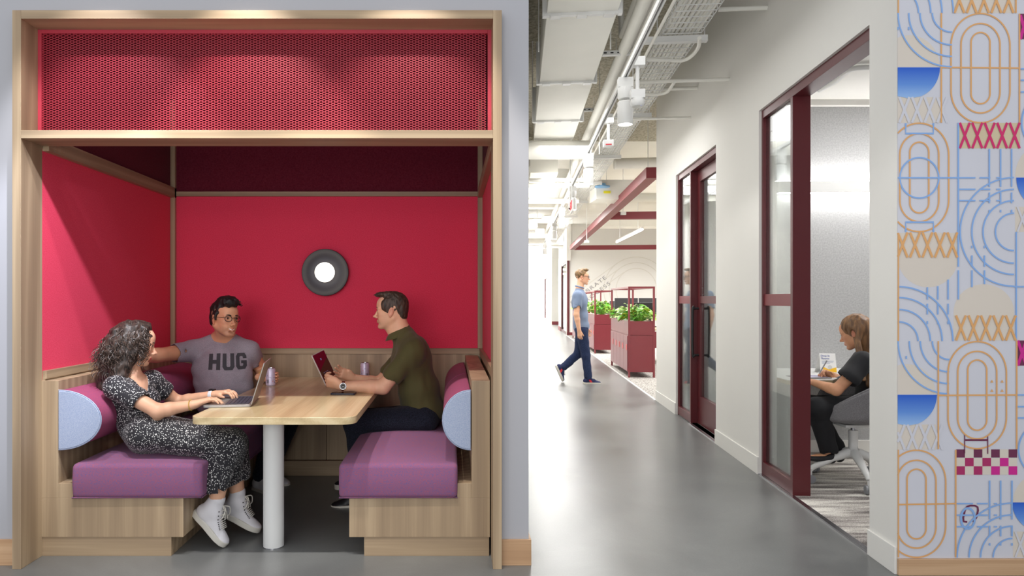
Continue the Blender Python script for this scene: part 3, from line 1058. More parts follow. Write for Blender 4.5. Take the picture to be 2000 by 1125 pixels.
# hanging sensors
def pendant_box(px, py, Y, label, blue):
    p = P(px, py, Y)
    t = thing('ceiling_sensor', label, 'sensor', p, -ANG)
    L = lambda: MB(Matrix.Identity(4))
    L().box(-0.05, 0.05, -0.035, 0.035, 0.20, 0.265).build('junction_box', M['white_metal'], t, world=False, bevel=0.003)
    L().cyl((0, 0, 0.03), (0, 0, 0.2), 0.014, 16).build('stem', M['white_metal'], t, world=False, smooth=60)
    L().box(-0.05, 0.05, -0.035, 0.035, -0.035, 0.03).build('housing', M['white_metal'], t, world=False, bevel=0.003)
    if blue:
        a = L(); a.lathe([(0, -0.035), (0.046, -0.035), (0.05, -0.05), (0.05, -0.075), (0.04, -0.09), (0, -0.095)], (0, 0, 0), (0, 0, 1), 28)
        b = a.build('sensor_dome', M['white_metal'], t, world=False, smooth=40)
        L().sphere((0.02, -0.03, -0.085), 0.006, 8, 6).build('status_light', emitter('blue_led', (0.3, 0.35, 1, 1), 3), b, world=False)
    else:
        a = L()
        a.box(-0.03, 0.03, -0.038, -0.034, -0.024, -0.012)
        a.build('red_indicator', plain('red_plastic', rgb(214, 60, 70), 0.4), t, world=False)
    return t


pendant_box(1245, 184, 4.95, 'small round white ceiling sensor with a blue light beside the nearest spot lamp', True)
pendant_box(1188, 280, 6.9, 'small white hanging box with red indicators between first and second spot lamps', False)

# exit sign, dome camera
p = P(1117, 402, 9.2)
t = thing('exit_sign', 'small red and white exit sign hanging beside the third spot lamp', 'sign', p, -ANG)
MB(Matrix.Identity(4)).box(-0.01, 0.01, -0.16, 0.16, -0.09, 0.09).build('sign_plate', M['white_metal'], t, world=False, bevel=0.002)
MB(Matrix.Identity(4)).cyl((0, 0, 0.09), (0, 0, 4.1 - p.z), 0.005, 8).build('hanger_rod', M['white_metal'], t, world=False)


def text_mesh(name, s, size, mat, parent, Mx, depth=0.001, bold=0.0, spacing=1.0):
    """lettering as a mesh; Mx places the text (x right, y up) in world coordinates"""
    cu = bpy.data.curves.new(name, 'FONT')
    cu.body = s; cu.size = size; cu.extrude = depth / 2; cu.align_x = 'CENTER'; cu.align_y = 'CENTER'
    cu.offset = bold; cu.space_character = spacing
    tmp = bpy.data.objects.new(name + '_src', cu)
    COL.objects.link(tmp)
    dg = bpy.context.evaluated_depsgraph_get()
    me = bpy.data.meshes.new_from_object(tmp.evaluated_get(dg))
    bpy.data.objects.remove(tmp, do_unlink=True)
    mm = (W[parent.name].inverted() if parent else Matrix.Identity(4)) @ Mx
    me.transform(mm)
    me.materials.clear()
    return link_mesh(name, me, mat, parent)


# reads when one looks towards +U
RX = Matrix(((0, 0, -1, 0), (-1, 0, 0, 0), (0, 1, 0, 0), (0, 0, 0, 1)))
text_mesh('lettering', 'EXIT', 0.15, emitter('lit_red_letters', (1, 0.12, 0.14, 1), 1.3), t, Matrix.Translation(p) @ Matrix.Rotation(-ANG, 4, 'Z') @ Matrix.Translation((-0.0115, 0, 0)) @ RX, 0.001, 0.006)
p = P(1114, 407, 9.9)
t = thing('dome_camera', 'black half-dome camera under a white cup, by the exit sign', 'camera', p)
m = MB(); m.lathe([(0.0, 0.02), (0.03, 0.02), (0.03, 0.0), (0, 0)], p, (0, 0, 1), 20); m.build('cup', M['white_metal'], t, smooth=40)
m = MB(); m.sphere(p, 0.028, 16, 10, sc=(1, 1, 0.9)); m.build('dome', M['blackgloss'], t, smooth=60)
MB().cyl(p + Vector((0, 0, 0.02)), (p.x, p.y, 4.1), 0.006, 8).build('hanger_rod', M['white_metal'], t)

# big round cross duct and the cross pipes and beams farther on
for (Y, py, r, xe, lab) in ((8.95, 293, 0.122, 1152, 'big round white duct crossing the corridor behind the long duct'),
                            (12.6, 352, 0.035, 1150, 'pipe crossing the corridor above the third spot lamp'),
                            (13.2, 362, 0.05, 1150, 'pipe crossing the corridor just past the second duct'),
                            (14.2, 392, 0.06, 1130, 'cross pipe above the fourth spot lamp'),
                            (17.5, 431, 0.07, 1075, 'cross pipe above the fifth spot lamp'),
                            (21, 460, 0.08, 1075, 'far cross pipe over the corridor'),
                            (27, 470, 0.12, 1065, 'thick far cross pipe over the corridor'),
                            (30, 482, 0.07, 1100, 'farthest thin cross pipe over the corridor')):
    sc_ = Y
    Y = 1.80 * F / (CY - py); r *= Y / sc_
    a = P(1000, py, Y); b = P(xe, py, Y); a.x = XC + 0.02 + 0.0975 * (Y - YW)
    tag(MB().cyl(a, b, r, 24).build('cross_duct' if r > 0.1 else 'cross_pipe', WP, None, smooth=40), lab, 'duct' if r > 0.1 else 'pipe', 'pipes crossing the corridor')
for i, (Y, py, h, d, xe, lab) in enumerate(((10.2, 326, 0.30, 0.3, 1060, 'white deep beam stub left of the second duct'), (15.6, 405, 0.22, 0.3, 1098, 'white ceiling beam past the third spot lamp'),
                                            (19.6, 448, 0.25, 0.4, 1098, 'white ceiling beam past the fifth spot lamp'), (24.0, 474, 0.25, 0.4, 1100, 'far white ceiling beam above the corridor'))):
    Y = 2.2 * F / (CY - py)
    a = P(1000, py, Y); b = P(xe, py, Y); a.x = XC + 0.02 + 0.0975 * (Y + d - YW)
    tag(MB().box(a.x, b.x, Y, Y + d, a.z, a.z + h).build('ceiling_beam', WP), lab, 'beam', 'white ceiling beams')
for i, (x, y, Y, sx, sz, lab) in enumerate(((1070, 424, 15, 0.16, 0.10, 'small grey box hanging left of the track'), (1105, 340, 12.8, 0.36, 0.2, 'boxy duct elbow beside the track'), (1056, 452, 18, 0.2, 0.15, 'small far service box over the corridor'))):
    a = P(x, y, Y)
    tag(MB().box(a.x - sx / 2, a.x + sx / 2, Y, Y + 0.4, a.z - sz / 2, a.z + sz / 2).build('service_box', WP, bevel=0.005), lab, 'service box')

# ------------------------------------------------------------------ red ceiling frame over the open office
zb = 3.0
ub = Uof(1262, 348, zb)
fr = thing('ceiling_frame', 'large dusty red rectangular frame of beams hung over the open office', 'frame', cv((ub.x + 2, 15, zb)), -ANG)
vs = [Uof(1262, 348, zb).y, Uof(1180, 428, zb).y, Uof(1112, 488, zb).y]
A = MB(COR_M); A.box(ub.x, ub.x + 0.16, vs[0], vs[2], zb, zb + 0.15); A.build('side_beam', M['maroon_b'], fr, bevel=0.003)
for v in vs:
    A = MB(COR_M); A.box(ub.x + 0.16, ub.x + 6, v, v + 0.16, zb, zb + 0.15); A.build('cross_beam', M['maroon_b'], fr, bevel=0.003)
for (u, v) in ((ub.x + 0.08, vs[0] + 0.3), (ub.x + 0.08, vs[1]), (ub.x + 0.08, vs[2] - 0.2), (ub.x + 0.5, vs[0] + 0.08)):
    A = MB(COR_M); A.cyl((u, v, zb + 0.15), (u, v, 4.1), 0.005, 8); A.build('hanger_rod', M['white_metal'], fr)
# pendant linear lamp
pa, pb = P(1204, 473, 19.3), P(1255, 448, 15.7)
t = thing('pendant_lamp', 'glowing white linear lamp hung inside the red ceiling frame', 'lamp', (pa + pb) / 2)
d_ = (pb - pa).normalized()
m = MB(); m.tube([pa + Vector((0, 0, 0.04)), pb + Vector((0, 0, 0.04))], 0.03, 4); m.build('housing', M['white_metal'], t)
m = MB(); m.tube([pa + Vector((0, 0, 0.0)), pb], 0.028, 4); m.build('diffuser', emitter('lit_diffuser', (1, 0.98, 0.95, 1), 5), t)
for q in (0.15, 0.85):
    a = pa.lerp(pb, q); m = MB(); m.cyl(a + Vector((0, 0, 0.06)), (a.x, a.y, 4.1), 0.006, 8); m.build('hanger_rod', M['white_metal'], t)
for (x, y, Y, lab) in ((1217, 417, 14.2, 'small white sensor box hung in front of the middle red beam'), (1146, 472, 17, 'small white sensor box hung before the far red beam')):
    a = P(x, y, Y); t = thing('hanging_sensor', lab, 'sensor', a)
    MB().box(a.x - 0.055, a.x + 0.055, Y - 0.04, Y + 0.04, a.z - 0.03, a.z + 0.03).build('housing', M['white_metal'], t, bevel=0.003)
    MB().cyl((a.x, Y, a.z + 0.03), (a.x, Y, 4.1), 0.007, 8).build('hanger_rod', M['white_metal'], t)
a = P(1186, 375, 12.0)
t = thing('ceiling_box', 'white duct box with a yellow label over the open office', 'service box', a)
MB().box(a.x - 0.19, a.x + 0.5, 12.02, 12.6, a.z - 0.12, a.z + 0.22).build('box_body', WP, t, bevel=0.004)
MB().box(a.x - 0.06, a.x + 0.06, 12.005, 12.02, a.z - 0.022, a.z + 0.022).build('yellow_label', plain('yellow_sticker', rgb(238, 226, 40), 0.5), t)
m = MB(); m.lathe([(0, 0.14), (0.05, 0.14), (0.07, 0.10), (0.13, 0.09), (0.13, 0.07), (0, 0.07)], (a.x - 0.1, 11.93, a.z), (0, 0, 1), 16); m.build('blue_cap', plain('pale_blue_plastic', rgb(130, 178, 220), 0.5), t, smooth=40)
# white duct and pipes over the open office
tag(MB().cyl(P(1200, 320, 11.2), P(1290, 318, 11.2), 0.09, 20).build('office_duct', WP, None, smooth=40), 'white round duct above the near corner of the red frame', 'duct')
tag(MB().cyl(P(1175, 386, 14.0), P(1290, 386, 14.0), 0.10, 20).build('office_duct', WP, None, smooth=40), 'white round duct above the middle red beam', 'duct')
tag(MB().box(4.2, 9, 19, 19.6, 3.35, 3.75).build('office_duct', WP, None, bevel=0.01), 'white boxy duct above the pendant lamp', 'duct')

# ------------------------------------------------------------------ planters
def planter(near_px, near_py, label, L=2.12):
    Y = 1.32 * F / (near_py - CY)
    p = Vector(((near_px - CX) * Y / F, Y, 0))
    t = thing('planter_cabinet', label, 'planter', p, -ANG, 'red planter cabinets along the corridor')
    B = lambda: MB(Matrix.Identity(4))
    w, s, H = 0.44, 0.032, 1.54
    m = B()
    for x in (0, w - s):
        for y in (0, L - s):
            m.box(x, x + s, y, y + s, 0.006, H)
    m.box(s, w - s, 0, s, H - s, H); m.box(s, w - s, L - s, L, H - s, H)
    m.box(0, s, s, L - s, H - s, H); m.box(w - s, w, s, L - s, H - s, H)
    m.build('frame', M['planter'], t, world=False, bevel=0.002)
    B().box(0.004, w - 0.004, 0.006, L - 0.006, 0.095, 0.715).build('cabinet_body', M['planter'], t, world=False, bevel=0.002)
    m = B(); e = 0.012
    m.box(0.002, w - 0.002, 0.004, L - 0.004, 0.72, 0.76)
    m.box(0.002, 0.002 + e, 0.004, L - 0.004, 0.76, 0.955); m.box(w - 0.002 - e, w - 0.002, 0.004, L - 0.004, 0.76, 0.955)
    m.box(e, w - e, 0.004, 0.004 + e, 0.76, 0.955); m.box(e, w - e, L - 0.004 - e, L - 0.004, 0.76, 0.955)
    m.build('planter_trough', M['planter'], t, world=False)
    B().box(0.014, w - 0.014, 0.016, L - 0.016, 0.90, 0.945).build('gravel_bed', pebble, t, world=False)
    n = 5
    for i in range(n):
        y0 = 0.04 + (L - 0.08) * i / n; y1 = 0.04 + (L - 0.08) * (i + 1) / n - 0.008
        d = B().box(-0.010, 0.003, y0, y1, 0.105, 0.705).build('door', M['planter'], t, world=False, bevel=0.0015)
        B().box(-0.016, -0.009, y0 + 0.05, y0 + 0.11, 0.46, 0.56).build('handle', handle_m, d, world=False, bevel=0.002)
    return t, p, L


pebble = plain('white_pebbles', rgb(214, 208, 200), 0.9, var=0.25, vscale=60, bump=0.8, bscale=80)
handle_m = plain('salmon_handle', rgb(232, 116, 116), 0.45)
k = N('leaf_green')
oi = k.add('ShaderNodeTexNoise'); oi.inputs['Scale'].default_value = 5; oi.inputs['Detail'].default_value = 5
k.l(k.coord(), oi.inputs['Vector'])
k.l(k.ramp(oi.outputs[0], [(0.35, rgb(52, 122, 34)), (0.5, rgb(98, 168, 52)), (0.66, rgb(168, 206, 92))]), k.b.inputs['Base Color'])
k.b.inputs['Roughness'].default_value = 0.35
k.b.inputs['Subsurface Weight'].default_value = 0.1
M['leaf'] = k.m
k = N('leaf_variegated')
oi = k.add('ShaderNodeTexNoise'); oi.inputs['Scale'].default_value = 16; oi.inputs['Detail'].default_value = 4
k.l(k.coord(), oi.inputs['Vector'])
k.l(k.ramp(oi.outputs[0], [(0.42, rgb(70, 140, 50)), (0.5, rgb(150, 192, 96)), (0.58, rgb(226, 230, 176))]), k.b.inputs['Base Color'])
k.b.inputs['Roughness'].default_value = 0.35
M['leafv'] = k.m


def plant(t, x, y, H, R, n, mat, label, seed, lw=0.34):
    rnd = random.Random(seed)
    o = thing('leafy_plant', label, 'plant', W[t.name] @ Vector((x, y, 0.945)), -ANG, 'plants in the red planters')
    lf, st = MB(Matrix.Identity(4)), MB(Matrix.Identity(4))
    for i in range(n):
        a = rnd.uniform(0, 2 * math.pi); q = rnd.random() ** 0.6
        r = R * q; h = H * (1 - 0.75 * q * q) * rnd.uniform(0.55, 1.0)
        base = Vector((0.2 * r * math.cos(a), 0.2 * r * math.sin(a), 0))
        tip = Vector((r * math.cos(a), r * math.sin(a), h))
        st.tube([base, (base + tip) / 2 + Vector((0, 0, h * 0.15)), tip], 0.003, 5, cap=False)
        a2 = a + rnd.uniform(-0.7, 0.7)
        L = rnd.uniform(0.09, 0.17)
        d = Vector((math.cos(a2), math.sin(a2), rnd.uniform(-0.25, 0.9))).normalized()
        sd = d.cross(Vector((0, 0, 1))).normalized()
        up = sd.cross(d)
        roll = rnd.uniform(-0.7, 0.7)
        sd, up = sd * math.cos(roll) + up * math.sin(roll), up * math.cos(roll) - sd * math.sin(roll)
        prev = None
        for j in range(7):
            s_ = j / 6
            wd = L * lw * (math.sin(math.pi * s_ ** 0.75) + 0.02) * 0.9
            c = tip + d * (L * s_) - Vector((0, 0, 1)) * (L * 0.35 * s_ * s_)
            row = [lf.v(c - sd * wd + up * wd * 0.35), lf.v(c), lf.v(c + sd * wd + up * wd * 0.35)]
            if prev:
                lf.bm.faces.new((prev[0], prev[1], row[1], row[0])); lf.bm.faces.new((prev[1], prev[2], row[2], row[1]))
            prev = row
    f = lf.build('foliage', mat, o, world=False, smooth=80)
    sm = f.modifiers.new('thick', 'SOLIDIFY'); sm.thickness = 0.0012
    st.build('stems', M['leaf'], o, world=False, smooth=80)


pA, _, _ = planter(1227, 738, 'nearest red planter cabinet with a metal frame, by the end of the corridor wall')
pB, _, _ = planter(1161, 691, 'middle red planter cabinet, right behind the walking man', 2.3)
pC, _, _ = planter(1129, 668, 'farthest red planter cabinet, mostly hidden behind the walking man')
plant(pA, 0.22, 0.30, 0.26, 0.25, 100, M['leaf'], 'broad-leaved green plant at the near end of the nearest planter', 1, 0.42)
plant(pA, 0.21, 0.85, 0.30, 0.28, 85, M['leafv'], 'cream-striped leafy plant in the middle of the nearest planter', 2, 0.24)
plant(pA, 0.22, 1.55, 0.24, 0.30, 100, M['leaf'], 'low bushy green plant at the far end of the nearest planter', 3)
plant(pB, 0.22, 0.42, 0.30, 0.28, 110, M['leaf'], 'bushy light green plant at the near end of the middle planter', 4, 0.4)
plant(pB, 0.22, 1.3, 0.34, 0.30, 90, M['leafv'], 'taller pale leafy plant farther back in the middle planter', 5, 0.3)
plant(pC, 0.22, 0.6, 0.30, 0.30, 70, M['leaf'], 'green plant in the farthest planter', 6, 0.4)

# ------------------------------------------------------------------ workstations beyond the planters
dk = thing('office_desk', 'long light wood desk with black screens behind the nearest planter', 'desk', (5.2, 14.3, 0))
MB().box(3.85, 7.6, 13.6, 15.2, 0.70, 0.73).build('desk_top', M['table_wood'], dk, bevel=0.003)
for x in (3.9, 7.5):
    for y in (13.65, 15.1): MB().box(x, x + 0.05, y, y + 0.05, 0.006, 0.70).build('leg', M['maroon_b'], dk)
MB().box(3.86, 7.6, 13.62, 13.64, 0.35, 0.68).build('modesty_panel', M['maroon_b'], dk)


dk2 = thing('office_desk', 'far wood desk with grey screens behind the middle planter', 'desk', (6.2, 20.8, 0))
MB().box(4.3, 8.2, 20.1, 21.6, 0.70, 0.73).build('desk_top', M['table_wood'], dk2, bevel=0.003)
for x in (4.35, 8.1):
    for y in (20.15, 21.5): MB().box(x, x + 0.05, y, y + 0.05, 0.006, 0.70).build('leg', M['maroon_b'], dk2)


def monitor(px0, px1, py0, py1, Y, label, back=True):
    a, b = P(px0, py0, Y), P(px1, py1, Y)
    t = thing('monitor', label, 'monitor', ((a.x + b.x) / 2, Y, 0.73), 0, 'monitors in the open office')
    dark = M['black'] if back else M['blackgloss']
    MB().box(a.x, b.x, Y, Y + 0.03, b.z, a.z).build('screen', mon_m if back else M['blackgloss'], t, bevel=0.006)
    cx_ = (a.x + b.x) / 2
    MB().box(cx_ - 0.03, cx_ + 0.03, Y - 0.02, Y, 0.75, (a.z + b.z) / 2).build('stand', M['black'], t)
    MB().box(cx_ - 0.12, cx_ + 0.12, Y - 0.09, Y + 0.09, 0.73, 0.75).build('base', M['black'], t, bevel=0.003)


mon_m = plain('dark_grey_plastic', rgb(62, 62, 66), 0.55, var=0.05)
monitor(1201, 1246, 582, 614, 14.7, 'dark grey monitor back, left of the pair above the nearest planter')
monitor(1248, 1290, 582, 614, 14.7, 'dark grey monitor back at the wall edge above the nearest planter')
monitor(1236, 1278, 591, 622, 14.0, 'glossy black monitor in front of the grey pair', False)
monitor(1191, 1200.5, 588, 616, 20.4, 'narrow black screen edge-on beside the near planter post')
monitor(1172, 1190, 592, 616, 20.8, 'low grey screen above the middle planter')

# ------------------------------------------------------------------ line art and words on the far wall
art = plain('pale_beige_line_paint', rgb(216, 213, 204), 0.8)
m = MB()
yy = YB - 0.004


def ribbon(m, pts, w, y, mi=0, t=0.003):
    """flat painted stroke in the frontal plane y"""
    n = len(pts)
    L, R = [], []
    for i in range(n):
        a = Vector(pts[max(0, i - 1)]); b = Vector(pts[min(n - 1, i + 1)])
        d = (b - a)
        if d.length < 1e-9: d = Vector((1, 0))
        d.normalize(); nn = Vector((-d.y, d.x)) * (w / 2)
        p = Vector(pts[i])
        L.append(p + nn); R.append(p - nn)
    for i in range(n - 1):
        q = [(L[i].x, y, L[i].y), (L[i + 1].x, y, L[i + 1].y), (R[i + 1].x, y, R[i + 1].y), (R[i].x, y, R[i].y)]
        m.face(q, mi)


sb = F / YB
def w2(px, py): return ((px - CX) / sb, HC - (py - CY) / sb)
ccx, ccy = 1243, 566
for r in (64, 53, 42):
    pts = [(ccx + r * 0.62 * 1.0 * math.cos(a), ccy - r * math.sin(a)) for a in [math.radians(q) for q in range(-10, 200, 6)]]
    pts = [(ccx + (r * 0.95 if r < 50 else r) * math.cos(a), ccy - (r + 0) * math.sin(a)) for a in [math.radians(q) for q in range(-20, 205, 6)]]
    ribbon(m, [w2(x, y) for x, y in pts], 0.03, yy)
    a = math.radians(127)
    s0 = (ccx + r * math.cos(a), ccy - r * math.sin(a))
    yy -= 0.0004
    ribbon(m, [w2(*s0), w2(s0[0] - 95, s0[1] + 95 * 0.72)], 0.03, yy)
    yy -= 0.0004
bmesh.ops.reverse_faces(m.bm, faces=[])
tag(m.build('wall_line_art', art), 'faint beige concentric arcs and lines painted on the far office wall', 'wall art')
grey = plain('grey_letter_paint', rgb(140, 138, 140), 0.8)
yy = YB - 0.004
FR = Matrix(((1, 0, 0, 0), (0, 0, -1, 0), (0, 1, 0, 0), (0, 0, 0, 1)))
for s, px, py, sz, lab in (('CELEBRATE', 1149, 567, 0.20, 'grey painted word CELEBRATE slanting up the far wall beside the walking man'),
                           ('PROCESS', 1164, 573, 0.20, 'grey painted word PROCESS slanting up the far wall under the first word')):
    c = P(px, py, yy)
    o = text_mesh('wall_lettering', s, sz, grey, None, Matrix.Translation(c) @ FR @ Matrix.Rotation(math.radians(37), 4, 'Z') @ Matrix.Diagonal((1.35, 1, 1, 1)), 0.004, 0.0, 1.22)
    tag(o, lab, 'wall lettering')

# ------------------------------------------------------------------ far end of the corridor
m = MB(COR_M); m.box(0, 0.15, 28.6, 30.2, 0, 4.1); m.box(0, 0.15, cy(36), 41.5, 0, 4.1); m.box(0, 0.15, 46, 52, 0, 4.1)
m.box(0, 0.15, YB, 28.6, 2.75, 4.1); m.box(0, 0.15, 41.5, 46, 2.75, 4.1)
struct(m.build('wall_corridor_far_right', M['wallw']))
m = MB(COR_M); m.box(0.0, 1.0, cy(36) - 0.15, cy(36), 0, 4.1); m.box(1.0, 1.15, 30.2, cy(36), 0, 4.1); m.box(0.1, 1.0, 30.05, 30.2, 0, 4.1)
struct(m.build('wall_corridor_recess', M['wallw']))
m = MB(COR_M); m.box(0.0, 0.98, cy(36) - 0.17, cy(36) - 0.15, 0, 0.17); m.box(-0.02, 0, 28.6, 30.2, 0, 0.17)
struct(m.build('baseboard_corridor_far', M['maroon_b']))
blue = plain('blue_glass_wall_tint', rgb(120, 170, 220), 0.3)
for i, (a, b, lab) in enumerate(((25.5, 28.5, 'far blue glazed corridor window with a dark red frame, left of the line art wall'), (41.6, 45.9, 'farthest blue glazed corridor window near the corridor end'))):
    t = thing('corridor_window', lab, 'window', cv((0.05, (a + b) / 2, 0)), -ANG)
    m = MB(COR_M); m.box(0.02, 0.1, a - 0.25, a, 0, 2.75); m.box(0.02, 0.1, b, b + 0.09, 0, 2.75); m.box(0.02, 0.1, a, b, 2.68, 2.75); m.box(0.02, 0.1, a, b, 0, 0.1)
    m.build('frame', M['maroon'], t)
    m = MB(COR_M); m.box(0.05, 0.06, a, b, 0.1, 2.68); m.build('pane', M['glass'], t)
    m = MB(COR_M); m.box(0.7, 0.75, a + 0.3, b + 0.3, 0.9, 2.68)
    tag(m.build('blue_panel', blue), 'plain light blue panel behind the %s corridor window' % ('near', 'farthest')[i], 'panel')
m = MB(COR_M); m.tube(bez([(0, 39.2, 1.5), (-0.08, 39.2, 1.48), (-0.08, 39.2, 0.9), (0, 39.2, 0.88)], 5), 0.02, 8)
tag(m.build('door_pull', M['chrome'], None, smooth=60), 'tiny steel door pull on the far corridor wall', 'handle')
# ------------------------------------------------------------------ small office: wall lamp, desk, sign, chair
t = thing('linear_wall_lamp', 'long white linear lamp on the grey felt office wall, glowing up and down', 'lamp', (3.6, ROOM_Y, 2.3))
la, lb = P(1519, 353, ROOM_Y - 0.08), P(1519, 377, ROOM_Y - 0.08)
MB().box(la.x, 4.9, ROOM_Y - 0.09, ROOM_Y - 0.02, lb.z + 0.005, la.z - 0.005).build('housing', M['white_metal'], t, bevel=0.003)
MB().box(la.x + 0.05, 4.85, ROOM_Y - 0.02, ROOM_Y, lb.z + 0.03, la.z - 0.03).build('mount', M['white_metal'], t)
le = emitter('lit_strip', (1, 0.99, 0.97, 1), 24)
MB().box(la.x + 0.02, 4.88, ROOM_Y - 0.08, ROOM_Y - 0.03, la.z - 0.005, la.z).build('upper_strip', le, t)
MB().box(la.x + 0.02, 4.88, ROOM_Y - 0.08, ROOM_Y - 0.03, lb.z, lb.z + 0.005).build('lower_strip', le, t)
m = MB(); m.box(2.5, 5.1, ROOM_Y - 0.05, ROOM_Y - 0.001, 2.98, 3.03)
struct(m.build('trim_4', M['wallw']))
c = [P(x, y, 5.2) for x, y in ((1604, 172), (1640, 155), (1662, 136), (1680, 133), (1720, 133), (1800, 133))]
zz = 3.0
def onc(px, py): 
    Y = (zz - HC) * F / (CY - py); return Vector(((px - CX) * Y / F, Y, zz))
cp = [onc(1600, 176), onc(1630, 160), onc(1650, 143), onc(1668, 134), onc(1700, 132), onc(1780, 132)]
tag(MB().tube(bez(cp, 6), 0.02, 8).build('ceiling_track', M['white_metal'], None, smooth=60), 'curved white track on the small office ceiling', 'track')

dm = plain('white_laminate', rgb(226, 226, 224), 0.3, var=0.01)
desk = thing('wall_desk', 'white desk with a wood edge against the grey felt office wall', 'desk', (2.85, 5.4, 0))
dz = 0.73
poly = [(2.47, 5.0), (2.80, 5.0), (2.94, 5.17), (3.3, 5.5), (3.5, 5.5), (3.5, ROOM_Y - 0.005), (2.52, ROOM_Y - 0.005)]
MB().prism(poly, dz - 0.003, dz).build('desk_surface', dm, desk)
MB().prism(poly, dz - 0.035, dz - 0.003).build('desk_slab', M['table_wood'], desk, bevel=0.001)
MB().box(2.50, 3.4, ROOM_Y - 0.04, ROOM_Y - 0.001, dz - 0.12, dz - 0.036).build('wall_bracket', M['white_metal'], desk)
MB().box(2.52, 2.56, 5.1, 5.5, 0.008, dz - 0.036).build('leg', M['white_metal'], desk)

# tent card
tc = P(1609, 718, 5.55)
tc = Vector((tc.x, 5.50, dz))
t = thing('tent_card', 'white folded tent card with blue words and a yellow strip on the office desk', 'sign', tc, math.radians(-8))
s5 = F / 5.5
w_, h_ = 0.125, 0.155
m = MB(Matrix.Identity(4))
m.face([(-w_ / 2, -0.03, 0), (w_ / 2, -0.03, 0), (w_ / 2 * 0.96, 0.0, h_), (-w_ / 2 * 0.96, 0.0, h_)])
m.face([(-w_ / 2, 0.09, 0), (-w_ / 2 * 0.96, 0.0, h_), (w_ / 2 * 0.96, 0.0, h_), (w_ / 2, 0.09, 0)])
card = m.build('folded_card', plain('white_card', rgb(238, 238, 236), 0.6, var=0.01), t, world=False)
sm = card.modifiers.new('t', 'SOLIDIFY'); sm.thickness = 0.0015
TM = W[t.name] @ Matrix.Translation((0, -0.0315, 0)) @ Matrix.Rotation(math.radians(90) - math.atan(0.03 / h_), 4, 'X')
bl = plain('blue_print', rgb(50, 80, 170), 0.6); gy = plain('grey_print', rgb(150, 160, 190), 0.6)
text_mesh('heading', 'Drop In\nRooms', 0.021, bl, card, TM @ Matrix.Translation((-0.018, 0.128, 0.001)), 0.0006)
m = MB(TM)
for j, wl_ in enumerate((0.088, 0.084, 0.06)): m.box(-0.045, -0.045 + wl_, 0.095 - j * 0.009, 0.0975 - j * 0.009, 0.0, 0.001)
m.build('small_print_lines', gy, card)
m = MB(TM); m.face([(-0.04, 0.012, 0.001), (0.06, 0.006, 0.001), (0.06, 0.048, 0.001), (0.035, 0.04, 0.001), (0.0, 0.03, 0.001), (-0.04, 0.052, 0.001)])
m.build('yellow_strip', plain('yellow_print', rgb(244, 190, 40), 0.6), card)
m = MB(TM); m.face([(0.012 + 0.016 * math.cos(a), 0.048 + 0.016 * math.sin(a), 0.0015) for a in [2 * math.pi * q / 20 for q in range(20)]])
m.build('printed_bulb', plain('pale_grey_print', rgb(205, 205, 205), 0.6), card)

# office chair: shell on a five-star base with casters, in its own frame (faces -X)
ch = thing('office_chair', 'grey upholstered shell chair on a white five-star base with casters', 'chair', (2.89, 4.90, 0.008), math.radians(180))
B = lambda: MB(Matrix.Identity(4))
cf = fabric('grey_chair_fabric', rgb(112, 110, 112), rgb(134, 132, 134), 300, bump=0.15)
wm = M['white_metal']
hubz = 0.255
for i in range(5):
    a = math.radians(4 + 72 * i)
    d = Vector((math.cos(a), math.sin(a), 0))
    leg = B(); leg.tube([d * 0.03 + Vector((0, 0, 0.215)), d * 0.16 + Vector((0, 0, 0.175)), d * 0.30 + Vector((0, 0, 0.115)), d * 0.315 + Vector((0, 0, 0.095))], [0.034, 0.027, 0.019, 0.014], 12)
    L = leg.build('leg', wm, ch, world=False, smooth=60)
    cp_ = d * 0.315
    cs = B(); cs.cyl(cp_ + Vector((0, 0, 0.095)), cp_ + Vector((0, 0, 0.035)), 0.008, 10)
    sd = Vector((-d.y, d.x, 0))
    cas = cs.build('caster', wm, L, world=False, smooth=60)
    for s in (-1, 1):
        q = B(); c0 = cp_ + sd * (0.008 * s) + Vector((0, 0, 0.031)) + d * 0.006
        q.cyl(c0, c0 + sd * (0.016 * s), 0.031, 24)
        q.build('caster_wheel', plain('grey_caster_rubber', rgb(140, 142, 146), 0.5), L, world=False, smooth=40, bevel=0.003)
B().cyl((0, 0, 0.185), (0, 0, 0.235), 0.042, 28, 0.036).build('hub', wm, ch, world=False, smooth=40)
B().cyl((0, 0, 0.235), (0, 0, 0.375), 0.031, 28).build('column', wm, ch, world=False, smooth=40)
B().cyl((0, 0, 0.375), (0, 0, 0.41), 0.017, 20).build('gas_lift', M['chrome'], ch, world=False, smooth=40)
B().box(-0.10, 0.10, -0.08, 0.08, 0.405, 0.425).build('seat_plate', wm, ch, world=False, bevel=0.004)
# one-piece tub shell: front is +x in the chair's frame
nu, nv = 30, 20
def shellpt(u, v):
    # u: -1..1 around, v: 0..1 from seat centre to rim
    ang = u * math.pi * 0.98
    c_, s_ = math.cos(ang), math.sin(ang)     # ang 0 = back (-x)
    backness = 0.5 + 0.5 * c_
    rx, ry = 0.245 + 0.02 * backness, 0.228
    r = min(1.0, v / 0.55)
    x = -rx * c_ * r * (1.0 if c_ > 0 else 0.95)
    y = ry * s_ * r
    hb = 0.37 * backness ** 0.5 + 0.01
    up = max(0, (v - 0.45) / 0.55)
    z = 0.44 + 0.018 * (v / 0.45) ** 2 * (v < 0.45) + 0.018 * (v >= 0.45) + hb * up ** 1.25
    x -= 0.075 * up * backness
    y *= 1 + 0.05 * up
    return Vector((x, y, z))
bm = bmesh.new()
g = [[bm.verts.new(shellpt(-1 + 2 * i / nu, (j + 0.2) / (nv + 0.2))) for j in range(nv + 1)] for i in range(nu)]
